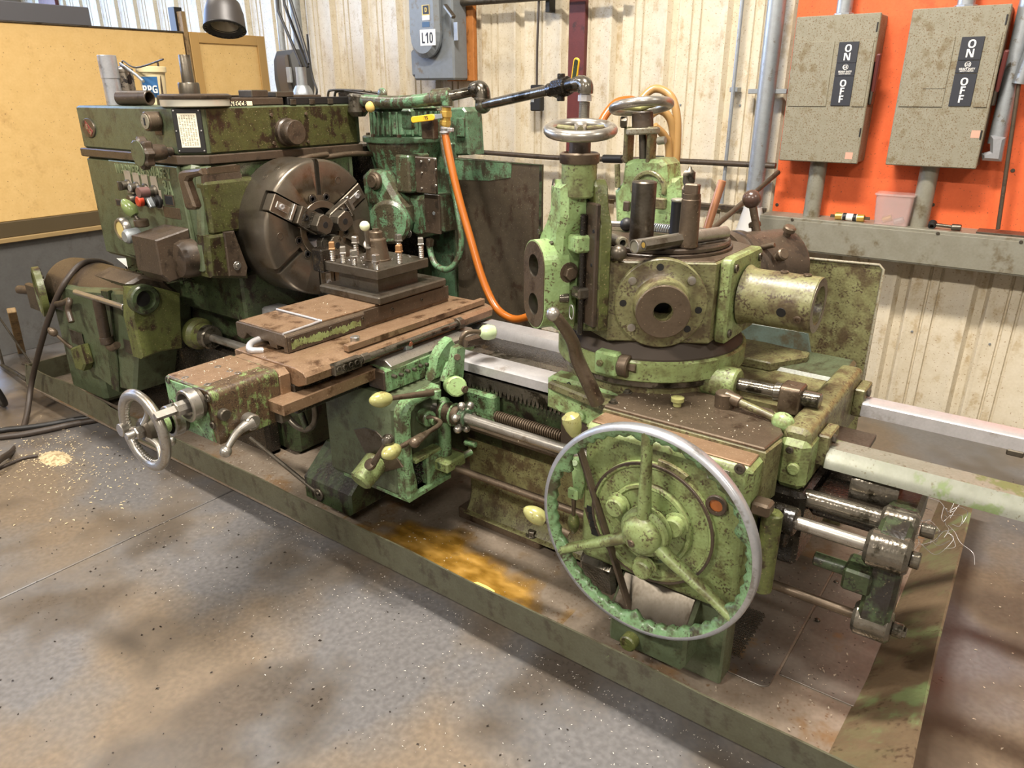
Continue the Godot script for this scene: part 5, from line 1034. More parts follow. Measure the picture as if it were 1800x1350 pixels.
# == carriage
func make_carriage():
	var st; var t = thing("carriage", "mint green side carriage with several levers in the middle of the lathe", "carriage", V(-1.75, 0.2, -1.7))
	st = mb(); box(st, V(-2.15, 0.765, -2.2), V(-1.72, 0.79, -1.5), 0.006); build(st, "bridge", M.green_black, t)
	# right wing with its bright scale bar
	st = mb(); ext(st, "y", [W(-1.72, -1.53), W(-1.612, -1.51), W(-1.605, -1.66), W(-1.612, -1.95), W(-1.72, -1.95)], 0.70, 0.776, 0.005); build(st, "wing", M.mint, t)
	st = mb(); box(st, V(-1.70, 0.702, -1.535), V(-1.62, 0.772, -1.507), 0.006); build(st, "wing_end", M.brown_paint, t)
	st = mb(); ext(st, "z", [W(-1.722, 0.772), W(-1.61, 0.772), W(-1.61, 0.785), W(-1.635, 0.80), W(-1.722, 0.80)], -1.965, -1.53, 0.002); var bar = build(st, "scale_bar", M.steel, t)
	for q in [V(-1.692, 0.8, -1.604), V(-1.695, 0.8, -1.727), V(-1.696, 0.8, -1.927)]:
		st = mb(); ring(st, q - V(0, 0.002, 0), q + V(0, 0.0012, 0), 0.0085, 0.005, 12, 0.0004); build(st, "bar_screw", M.steel_dark, bar)
	st = mb(); ext(st, "z", [W(-1.715, 0.802), W(-1.715, 0.832), W(-1.655, 0.832), W(-1.648, 0.824), W(-1.648, 0.80), W(-1.672, 0.80), W(-1.672, 0.812)], -1.672, -1.64, 0.002); K = Transform3D(); build(st, "stop_block", M.galv, t)
	st = mb(); hexbolt(st, V(-1.648, 0.82, -1.656), Vector3.RIGHT, 0.009, 0.008); build(st, "stop_bolt", M_plain(C8(130, 74, 50), 0.5), t)
	for k in 7:
		st = mb(); cyl(st, V(-1.612, 0.752 - 0.004 * (k % 2), -1.535 - 0.03 * k), V(-1.594, 0.752 - 0.004 * (k % 2), -1.535 - 0.03 * k), 0.0065, 10, 0.001); build(st, "wing_screw", M.steel_dark, t)
	# swept guards beside the wing
	st = mb(); ext(st, "x", [W(-1.67, 0.70), W(-1.70, 0.78)] + arc(-1.80, 0.70, 0.125, 40, 80, 5) + [W(-1.80, 0.79), W(-1.755, 0.70)], -1.605, -1.565, 0.006); build(st, "guard", M.mint, t)
	st = mb(); ext(st, "x", [W(-1.70, 0.695), W(-1.735, 0.75), W(-1.765, 0.75), W(-1.74, 0.695)], -1.565, -1.54, 0.004); build(st, "guard_rib", M.mint, t)
	# apron: dark front, curved light lip, open right side
	st = mb(); var ap := [W(-1.48, 0.36), W(-1.48, 0.66), W(-1.50, 0.695), W(-1.66, 0.70), W(-1.72, 0.695), W(-1.72, 0.34), W(-1.50, 0.335)]
	ext(st, "x", ap, -1.90, -1.565, 0.01); build(st, "apron", M.green_dark, t)
	st = mb(); ext(st, "x", [W(-1.478, 0.355), W(-1.478, 0.64)] + arc(-1.53, 0.64, 0.052, 0, 80, 5) + [W(-1.66, 0.70), W(-1.66, 0.672), W(-1.545, 0.668), W(-1.52, 0.65), W(-1.515, 0.62), W(-1.515, 0.47), W(-1.53, 0.40), W(-1.53, 0.335), W(-1.49, 0.335)], -1.57, -1.515, 0.01); build(st, "apron_lip", M.mint, t, "light green curved lip of the apron")
	st = mb(); box(st, V(-1.60, 0.345, -1.68), V(-1.525, 0.47, -1.585), 0.006); box(st, V(-1.60, 0.335, -1.7), V(-1.53, 0.36, -1.5), 0.004); build(st, "pocket", M.mint, t)
	st = mb(); box(st, V(-1.58, 0.46, -1.66), V(-1.525, 0.475, -1.53), 0.003); build(st, "shelf", M.green, t)
	st = mb(); var rng := RandomNumberGenerator.new(); rng.seed = 12
	for k in 90: ball(st, V(-1.558 + 0.012 * rng.randf(), 0.355 + rng.randf() * 0.105, -1.585 + rng.randf() * 0.05), 0.003 + rng.randf() * 0.003, V(rng.randf(), rng.randf(), 0.2), 1.0, 5)
	build(st, "caked_chips", M.oily_shade_black, t).set_meta("kind", "stuff")
	st = mb(); cyl(st, V(-1.525, 0.41, -1.675), V(-1.525, 0.645, -1.675), 0.022, 16, 0.004); ring(st, V(-1.525, 0.42, -1.675), V(-1.525, 0.43, -1.675), 0.027, 0.01, 16); build(st, "post", M.mint, t)
	# lower gear housing
	st = mb(); ext(st, "x", [W(-1.47, 0.19), W(-1.47, 0.275), W(-1.585, 0.375), W(-1.70, 0.375), W(-1.70, 0.19)], -2.055, -1.80, 0.008); build(st, "gear_housing", M.green_black, t)
	st = mb(); ring(st, V(-1.968, 0.225, -1.475), V(-1.968, 0.225, -1.462), 0.024, 0.015, 18); build(st, "rod_collar", M.steel_dark, t)
	st = mb(); hexbolt(st, V(-2.0, 0.37, -1.6), Vector3.UP, 0.012, 0.012, true); build(st, "housing_bolt", M.steel_dark, t)
	st = mb(); tube(st, [V(-1.968, 0.225, -1.47), V(-2.41, 0.315, -1.5)], 0.008, 8); build(st, "trip_rod", M.steel_dark, t)
	st = mb(); ext(st, "x", [W(-1.49, 0.335), W(-1.70, 0.335), W(-1.70, 0.36), W(-1.49, 0.36)], -1.85, -1.52, 0.006); build(st, "apron_base", M.mint, t)
	# hub cluster on the feed rod
	st = mb(); cyl(st, V(-1.53, 0.604, -1.67), V(-1.445, 0.604, -1.67), 0.034, 20, 0.004); build(st, "clutch_sleeve", M.steel_brown, t)
	st = mb(); ring(st, V(-1.475, 0.604, -1.67), V(-1.468, 0.604, -1.67), 0.04, 0.02, 20); ring(st, V(-1.515, 0.604, -1.67), V(-1.505, 0.604, -1.67), 0.039, 0.02, 20); build(st, "collar", M.mint, t)
	st = mb(); cyl(st, V(-1.445, 0.604, -1.67), V(-1.42, 0.604, -1.67), 0.03, 18, 0.003); build(st, "hub", M.teal, t)
	for k in 6:
		var a := TAU * k / 6.0 + 0.3; var p := V(-1.432, 0.604 + 0.045 * sin(a), -1.67 + 0.045 * cos(a))
		st = mb(); cyl(st, V(-1.432, 0.604, -1.67), p, 0.008, 8); ball(st, p, 0.014, Vector3.UP, 1.0, 12); build(st, "hub_ball", M.steel, t)
	# upper lever with the drooping pale grip
	st = mb(); ext(st, "x", [W(-1.716, 0.818), W(-1.75, 0.82), W(-1.767, 0.803), W(-1.751, 0.694), W(-1.688, 0.73)], -1.525, -1.495, 0.006); build(st, "lever_block", M.mint, t)
	st = mb(); cyl(st, V(-1.53, 0.677, -1.732), V(-1.46, 0.705, -1.672), 0.034, 20, 0.005); build(st, "lever_boss", M.green_light, t)
	st = mb(); cyl(st, V(-1.46, 0.691, -1.697), V(-1.44, 0.694, -1.691), 0.013, 12); build(st, "pivot_pin", M.steel_brown, t)
	st = mb(); cyl(st, V(-1.495, 0.787, -1.717), V(-1.488, 0.79, -1.712), 0.011, 14, 0.001); build(st, "block_screw", M.steel_brown, t)
	st = mb(); tube(st, curve([V(-1.51, 0.804, -1.759), V(-1.5, 0.843, -1.751), V(-1.49, 0.86, -1.769), V(-1.47, 0.852, -1.816)], 6), 0.009, 10); var ul = build(st, "bent_lever", M.steel_brown, t)
	st = mb(); var ga = V(-1.47, 0.853, -1.81); var gb = V(-1.45, 0.846, -1.852); lathe(st, [W(0, 0), W(0.013, 0), W(0.024, 0.012), W(0.027, 0.03), W(0.023, 0.05), W(0.012, 0.058), W(0, 0.06)], ga, gb - ga, 20); build(st, "grip", M.grip_pale, ul, "pale green egg grip")
	st = mb(); ext(st, "x", [W(-1.816, 0.812), W(-1.902, 0.806), W(-1.928, 0.782), W(-1.908, 0.771), W(-1.809, 0.786)], -1.56, -1.53, 0.004); build(st, "latch_arm", M.brown_paint, t)
	# levers on the apron
	st = mb(); cyl(st, V(-1.5, 0.706, -1.614), V(-1.5, 0.675, -1.612), 0.018, 14, 0.003); build(st, "lever_pivot", M.mint, t)
	lever(t, V(-1.5, 0.697, -1.608), V(-1.528, 0.729, -1.43), 0.009, 0.025, M.grip, 1.5, M.steel_brown)
	lever(t, V(-1.5, 0.57, -1.538), V(-1.495, 0.572, -1.42), 0.009, 0.025, M.grip, 1.4, M.steel_brown)
	st = mb(); tube(st, curve([V(-1.53, 0.611, -1.584), V(-1.5, 0.61, -1.597), V(-1.47, 0.604, -1.596), V(-1.45, 0.608, -1.558), V(-1.43, 0.618, -1.494)], 5), 0.008, 10); var cl = build(st, "crank_lever", M.steel_brown, t)
	st = mb(); cyl(st, V(-1.43, 0.618, -1.494), V(-1.4, 0.629, -1.407), 0.009, 12, 0.002, 0.015); ball(st, V(-1.4, 0.628, -1.405), 0.0165, Vector3.UP, 1.0, 14); build(st, "handle", M.steel_brown, cl)
	st = mb(); cyl(st, V(-1.56, 0.601, -1.607), V(-1.515, 0.602, -1.597), 0.027, 18, 0.004); cyl(st, V(-1.515, 0.602, -1.597), V(-1.495, 0.599, -1.597), 0.014, 12); build(st, "crank_hub", M.mint, t)
	st = mb(); cyl(st, V(-1.651, 0.461, -1.48), V(-1.653, 0.413, -1.395), 0.042, 24, 0.008, 0.04); build(st, "selector_drum", M.green, t, "grey-green selector drum on the apron")
	st = mb(); lathe(st, [W(0, 0), W(0.02, 0), W(0.02, 0.012), W(0.012, 0.018), W(0, 0.018)], V(-1.605, 0.485, -1.41), V(0, 0.7, 0.6), 16); build(st, "drum_socket", M.steel_brown, t)
	lever(t, V(-1.599, 0.488, -1.41), V(-1.517, 0.595, -1.4), 0.009, 0.02, M.oily_steel, 1.1, M.steel_brown)
	st = mb(); var fan := [W(-1.755, 0.543), W(-1.7, 0.566), W(-1.646, 0.569), W(-1.606, 0.546), W(-1.644, 0.482), W(-1.701, 0.459)]; ext(st, "z", fan, -1.485, -1.476, 0.001); build(st, "index_fan", M.steel_dark, t)
	st = mb(); ext(st, "z", [W(-1.627, 0.464), W(-1.568, 0.512), W(-1.528, 0.475), W(-1.612, 0.431)], -1.485, -1.472, 0.001); build(st, "index_plate", M.steel_brown, t)
	# bottom cranked arm
	st = mb(); tube(st, curve([V(-1.51, 0.424, -1.619), V(-1.49, 0.424, -1.684), V(-1.47, 0.435, -1.747)], 5), 0.012, 10); cyl(st, V(-1.52, 0.444, -1.776), V(-1.47, 0.451, -1.772), 0.011, 12); build(st, "trip_arm", M.mint, t)
	st = mb(); box(st, V(-1.56, 0.40, -1.72), V(-1.47, 0.44, -1.62), 0.006); build(st, "rod_guide", M.green, t)
	# second handwheel, on the far side of the apron
	var hc = V(-2.032, 0.565, -1.47); st = mb(); var rp := []
	for k in 36: rp.append(hc + V(0.092 * cos(TAU * k / 36), 0.092 * sin(TAU * k / 36), 0))
	tube(st, rp, 0.011, 10, true); var hw = build(st, "traverse_wheel", M.steel_dark, t)
	for k in 3:
		var a := TAU * k / 3 + 0.9; st = mb(); tube(st, [hc, hc + V(0.088 * cos(a), 0.088 * sin(a), 0)], 0.012, 8); build(st, "spoke", M.green_black, hw)
	st = mb(); cyl(st, hc + V(0, 0, -0.12), hc + V(0, 0, 0.02), 0.022, 16); build(st, "hub", M.mint, hw)

# == cross slide
func make_cross_slide():
	var st; var t = thing("cross_slide", "long brown cross slide with a green-flecked front block and steel handwheel", "cross slide", V(-1.84, 0.7, -1.6))
	# front block with rounded upper edge
	st = mb(); var pf := [W(-1.958, 0.695), W(-1.958, 0.844), W(-1.95, 0.85)] + arc(-1.75, 0.83, 0.022, 85, 0, 5) + [W(-1.728, 0.695)]
	ext(st, "z", pf, -1.195, -0.98, 0.003); build(st, "front_block", M.rust_green, t, "brown block with flaking green paint")
	st = mb(); box(st, V(-1.952, 0.842, -1.19), V(-1.755, 0.8515, -0.985), 0.003); build(st, "block_top", M.rust_way, t)
	st = mb(); ext(st, "z", [W(-1.952, 0.70), W(-1.952, 0.842), W(-1.82, 0.845), W(-1.80, 0.83), W(-1.76, 0.80), W(-1.74, 0.70)], -0.981, -0.976, 0.001); build(st, "front_plate", M.mint, t)
	for q in [V(-1.933, 0.842, -0.976), V(-1.739, 0.834, -0.976), V(-1.935, 0.771, -0.976), V(-1.739, 0.754, -0.976)]:
		st = mb(); ring(st, q, q + V(0, 0, 0.004), 0.011, 0.006, 14, 0.001); build(st, "plate_screw", M.steel_dark, t)
	for q in [V(-1.885, 0.852, -1.001), V(-1.787, 0.852, -1.008), V(-1.889, 0.852, -1.106), V(-1.831, 0.851, -1.107), V(-1.796, 0.852, -1.109)]:
		st = mb(); ring(st, q - V(0, 0.002, 0), q + V(0, 0.0012, 0), 0.0095, 0.0055, 14, 0.0004); build(st, "oil_cup", M.steel, t)
	st = mb(); ext(st, "z", [W(-1.95, 0.70), W(-1.95, 0.845), W(-1.745, 0.845), W(-1.725, 0.83), W(-1.725, 0.75), W(-1.74, 0.70)], -1.235, -1.195, 0.004); build(st, "neck", M.rust_way, t)
	# slide ways
	st = mb(); ext(st, "z", [W(-2.0, 0.80), W(-2.0, 0.845), W(-1.99, 0.85), W(-1.70, 0.85), W(-1.665, 0.842), W(-1.655, 0.83), W(-1.66, 0.805), W(-1.70, 0.79), W(-1.96, 0.79)], -2.12, -1.235, 0.003); build(st, "slide_way", M.rust_way, t)
	st = mb(); box(st, V(-1.95, 0.70, -1.6), V(-1.71, 0.795, -1.23), 0.004); build(st, "slide_web", M.oily_shade_black, t)
	st = mb(); box(st, V(-1.735, 0.735, -1.60), V(-1.662, 0.772, -1.15), 0.003); build(st, "lower_rail", M.rust_way, t)
	st = mb(); box(st, V(-1.70, 0.85, -2.1), V(-1.678, 0.872, -1.42), 0.002); build(st, "gib", M.rust_way, t)
	# stop rail carried along the right edge
	st = mb(); box(st, V(-1.665, 0.806, -1.44), V(-1.64, 0.842, -1.33), 0.003); build(st, "stop_carrier", M.oily_steel, t)
	for k in 4:
		var z: float = -1.345 - 0.024 * k; st = mb(); ring(st, V(-1.641, 0.826, z), V(-1.636, 0.826, z), 0.0095, 0.005, 14, 0.001); build(st, "stop_screw", M.oily_steel, t)
	st = mb(); cyl(st, V(-1.652, 0.826, -1.44), V(-1.652, 0.826, -1.94), 0.011, 12); build(st, "stop_rod", M.oily_steel, t)
	st = mb(); cyl(st, V(-1.652, 0.826, -1.445), V(-1.652, 0.826, -1.475), 0.016, 8); cyl(st, V(-1.652, 0.826, -1.9), V(-1.652, 0.826, -1.925), 0.022, 8); build(st, "stop_nut", M.steel_dark, t)
	st = mb(); cyl(st, V(-1.70, 0.85, -1.47), V(-1.70, 0.885, -1.47), 0.015, 14); build(st, "stop_pin", M.steel, t)
	# dials and handwheel
	var d1 := V(-1.789, 0.811, -0.976); var d2 := V(-1.896, 0.737, -0.976)
	for d in [d1, d2]:
		st = mb(); ring(st, d + V(0, 0, 0.012), d + V(0, 0, 0.042), 0.046, 0.036, 32, 0.003); build(st, "dial", M.steel, t)
		st = mb(); cyl(st, d, d + V(0, 0, 0.016), 0.042, 24); build(st, "dial_back", M.steel_dark, t)
	st = mb(); cyl(st, d1, d1 + V(0, 0, 0.07), 0.021, 8, 0.002); build(st, "dial_nut", M.steel, t)
	st = mb(); lathe(st, [W(0, 0.06), W(0.013, 0.06), W(0.013, 0.125), W(0.011, 0.127), W(0, 0.127)], d1, Vector3.BACK, 4); build(st, "square_shaft", M.steel, t)
	st = mb(); cyl(st, d2, d2 + V(0, 0, 0.12), 0.013, 14); build(st, "screw_shaft", M.steel, t)
	st = mb(); cyl(st, d2 + V(0, 0, 0.045), d2 + V(0, 0, 0.095), 0.029, 20, 0.003); build(st, "collar", M.green_light, t)
	st = mb(); cyl(st, d2 + V(0.02, -0.02, 0.06), d2 + V(0.035, -0.04, 0.06), 0.006, 8); ball(st, d2 + V(0.037, -0.043, 0.06), 0.013, V(1, 0, 0), 0.7, 12); build(st, "thumb_screw", M.steel, t)
	var wc := d2 + V(0, 0, 0.111); st = mb(); var rp := []
	for k in 48: rp.append(wc + V(0.104 * cos(TAU * k / 48), 0.104 * sin(TAU * k / 48), 0))
	tube(st, rp, 0.0135, 12, true, 1.15)
	var wheel = build(st, "handwheel", M.steel, t)
	for k in 3:
		var a := deg_to_rad(75.0 + 120.0 * k); var u := V(cos(a), sin(a), 0); st = mb(); tube(st, curve([wc + u * 0.02, wc + u * 0.055 + V(0, 0, -0.012), wc + u * 0.1], 4), [0.015, 0.014, 0.013, 0.012, 0.011, 0.011, 0.011, 0.012, 0.013], 10, false, 0.7); build(st, "spoke", M.steel, wheel)
	st = mb()
	for k in 60:
		var a := TAU * k / 60.0; ball(st, wc + V(0.091 * cos(a), 0.091 * sin(a), -0.003), 0.0058, Vector3.BACK, 1.3, 8)
	build(st, "finger_grips", M.steel, wheel)
	st = mb(); lathe(st, [W(0, -0.02), W(0.034, -0.02), W(0.036, 0.0), W(0.028, 0.008), W(0.0, 0.008)], wc, Vector3.BACK, 20); build(st, "hub", M.steel_dark, wheel)
	st = mb(); hexbolt(st, wc + V(0, 0, 0.006), Vector3.BACK, 0.019, 0.022); cyl(st, wc + V(0, 0, 0.026), wc + V(0, 0, 0.05), 0.0105, 12); build(st, "hub_nut", M.steel, wheel)
	st = mb(); cyl(st, wc + V(-0.098, -0.02, 0.0), wc + V(-0.098, -0.02, 0.022), 0.02, 14); build(st, "handle_boss", M.steel, wheel)
	# ball crank at the block's side
	var pv := V(-1.728, 0.735, -1.075); var be := V(-1.70, 0.684, -0.978); st = mb(); cyl(st, pv - V(0.005, 0, 0), pv + V(0.03, 0, 0), 0.024, 20, 0.004); tube(st, curve([pv + V(0.02, 0, 0.0), pv.lerp(be, 0.5) + V(0.006, 0.012, 0), be], 5), [0.02, 0.018, 0.016, 0.0145, 0.013, 0.012, 0.011, 0.01, 0.0095, 0.009, 0.009], 12); var bc = build(st, "ball_crank", M.steel, t)
	st = mb(); ball(st, be, 0.0165, Vector3.UP, 1.0, 18); build(st, "ball", M.steel, bc)
	st = mb(); cyl(st, V(-1.73, 0.781, -1.003), V(-1.73, 0.781, -1.003) + V(0.02, 0, 0), 0.017, 18, 0.003); build(st, "plug", M.steel_dark, t)
	st = mb(); box(st, V(-1.735, 0.695, -1.2), V(-1.70, 0.765, -1.165), 0.005); build(st, "lug", M.steel_dark, t)
	# the upper tool slide: a thing of its own
	t = thing("tool_slide", "brown upper slide with one green-flecked side under the square tool post", "tool slide", V(-1.93, 0.85, -1.75))
	var Z0 := -1.30; var Z1 := -2.05
	st = mb(); ext(st, "z", [W(-2.06, 0.856), W(-2.075, 0.862), W(-2.075, 0.905), W(-2.068, 0.91), W(-1.825, 0.91), W(-1.818, 0.903), W(-1.818, 0.852), W(-1.835, 0.852), W(-1.835, 0.868), W(-1.87, 0.868), W(-1.87, 0.856), W(-1.90, 0.856), W(-1.91, 0.872), W(-2.0, 0.872), W(-2.02, 0.88), W(-2.04, 0.856)], Z1, Z0, 0.002); build(st, "slide_body", M.steel_brown, t)
	st = mb(); box(st, V(-2.066, 0.908, -1.45), V(-1.835, 0.9125, Z0 - 0.008), 0.002); build(st, "top_front", M.rust_way, t)
	st = mb(); ext(st, "y", [W(-2.07, -1.46), W(-1.86, -1.46), W(-1.835, -1.455), W(-1.828, -1.6), W(-1.828, -2.04), W(-2.07, -2.04)], 0.908, 0.918, 0.003); build(st, "top_pad", M.rust_way, t)
	st = mb(); tube(st, curve([V(-2.066, 0.914, -1.456), V(-1.86, 0.914, -1.456), V(-1.838, 0.914, -1.44), V(-1.83, 0.912, Z0)], 5), 0.0045, 8); build(st, "wiper_edge", M.steel_bright, t)
	st = mb(); box(st, V(-1.82, 0.853, -1.62), V(-1.8145, 0.902, Z0 - 0.004), 0.001); build(st, "side_gib", M.brown_paint, t)
	st = mb(); var pt := []; var prg := RandomNumberGenerator.new(); prg.seed = 3
	for k in 80: pt.append(W(lerpf(-1.315, -1.60, k / 79.0), 0.857 + 0.006 * prg.randf() + 0.007 * absf(sin(k * 0.11))))
	for k in 80: pt.append(W(lerpf(-1.60, -1.315, k / 79.0), 0.884 + 0.011 * prg.randf() - 0.006 * absf(cos(k * 0.16))))
	ext(st, "x", pt, -1.8146, -1.8138, 0.0); build(st, "flaking_paint", M.green, t, "flaking patch of light green paint")
	st = mb(); box(st, V(-1.82, 0.862, Z1), V(-1.8155, 0.912, -1.62), 0.001); build(st, "side_plate", M.brown_paint, t)
	for q in [-1.32, -1.47, -1.61, -1.75, -1.9]:
		st = mb(); ring(st, V(-1.816, 0.89, q), V(-1.812, 0.89, q), 0.0065, 0.0035, 10, 0.0006); build(st, "gib_screw", M.steel_dark, t)
	st = mb(); tube(st, curve([V(-1.96, 0.87, -1.35), V(-1.95, 0.87, -1.27), V(-1.92, 0.86, -1.24), V(-1.90, 0.853, -1.27)], 5), 0.011, 10); build(st, "nozzle", M.steel_bright, t)

# == square tool post
func make_tool_post():
	var st; var t = thing("tool_post", "square four-way steel tool post with clamp bolts and a ball handle", "tool post", V(-1.965, 0.918, -1.85))
	var cx := -1.966; var cz := -1.838
	st = mb(); box(st, V(-2.118, 0.918, -2.03), V(-1.806, 0.946, -1.682), 0.005); build(st, "base", M.steel_dark, t)
	st = mb(); ext(st, "y", [W(cx - 0.1, cz - 0.1), W(cx + 0.1, cz - 0.1), W(cx + 0.1, cz + 0.1), W(cx - 0.1, cz + 0.1)], 0.944, 1.0, 0.002); build(st, "core", M.steel_dark, t)
	st = mb(); box(st, V(cx - 0.131, 0.996, cz - 0.13), V(cx + 0.131, 1.03, cz + 0.13), 0.003); build(st, "top_plate", M.steel_dark, t)
	st = mb(); lathe(st, [W(0, 0), W(0.05, 0), W(0.05, 0.004), W(0.044, 0.006), W(0.034, 0.075), W(0.025, 0.08), W(0.025, 0.1), W(0.022, 0.104), W(0.012, 0.104), W(0.012, 0.112), W(0, 0.112)], V(cx, 1.03, cz), Vector3.UP, 28); build(st, "clamp_hub", M.steel_brown, t)
	st = mb(); var ha := V(cx - 0.01, 1.085, cz + 0.03); var hb = V(-1.886, 1.17, -1.72); tube(st, [ha, hb], 0.009, 10); ring(st, ha, ha + (hb - ha).normalized() * 0.012, 0.018, 0.006, 16); var hn = build(st, "handle", M.steel, t)
	st = mb(); ball(st, V(-1.891, 1.175, -1.72), 0.0175, Vector3.UP, 1.0, 20); build(st, "handle_ball", M_plain(C8(206, 214, 180), 0.25), hn, "pale cream ball")
	var i := 0
	for q in [[-0.112, 0.112, 0.075], [0.0, 0.112, 0.05], [0.112, 0.112, 0.045], [0.112, 0.0, 0.07], [0.112, -0.112, 0.085], [0.0, -0.112, 0.085], [-0.112, -0.112, 0.08], [-0.112, 0.0, 0.08], [-0.055, 0.112, 0.06]]:
		var p := V(cx + q[0], 1.03, cz + q[1]); var h: float = q[2]
		st = mb(); var pr := [W(0, -0.002)]
		for k in 7: pr.append(W(0.0088, h * 0.6 * k / 7.0)); pr.append(W(0.0105, h * 0.6 * (k + 0.5) / 7.0))
		pr.append(W(0, h * 0.6)); lathe(st, pr, p, Vector3.UP, 12); var bt = build(st, "clamp_bolt", M.steel, t)
		st = mb(); lathe(st, [W(0, 0), W(0.0155, 0), W(0.0155, 0.004), W(0.0135, 0.006), W(0.0135, 0.024), W(0.011, 0.027), W(0, 0.027)], p + V(0, h * 0.6 - 0.002, 0), Vector3.UP, 4, 0.4 * i); build(st, "bolt_head", M.steel if i % 3 else M_plain(C8(148, 110, 72), 0.45, 0.4), bt)
		i += 1
	st = mb(); rand_chips(st, 60, V(cx, 1.031, cz), V(0.12, 0, 0.12), 5); build(st, "chips", M.steel_bright, t).set_meta("kind", "stuff")
	t = thing("boring_tool", "dark square boring tool clamped in the tool post facing the chuck", "cutting tool", V(-2.2, 0.95, -1.86))
	st = mb(); box(st, V(-2.30, 0.948, -1.885), V(-2.064, 0.985, -1.845), 0.003); build(st, "shank", M.steel_dark, t)
	st = mb(); box(st, V(-2.33, 0.94, -1.90), V(-2.27, 1.03, -1.83), 0.006); build(st, "tool_head", M.oily_shade_black, t)

func rand_chips(st, n: int, c: Vector3, ext_: Vector3, seedn: int, size := 0.004):
	var rng := RandomNumberGenerator.new(); rng.seed = seedn
	for k in n:
		var p := c + V((rng.randf() * 2 - 1) * ext_.x, (rng.randf() * 2 - 1) * ext_.y, (rng.randf() * 2 - 1) * ext_.z); var s := size * (0.4 + rng.randf())
		var u := V(rng.randf() - 0.5, rng.randf() * 0.3, rng.randf() - 0.5).normalized() * s; var w := u.cross(Vector3.UP) * 0.4 + V(0, s * 0.3, 0)
		tri(st, p - u, p + u, p + w, Vector3.UP); tri(st, p - u, p + u, p - w + V(0, s * 0.5, 0), Vector3.UP)

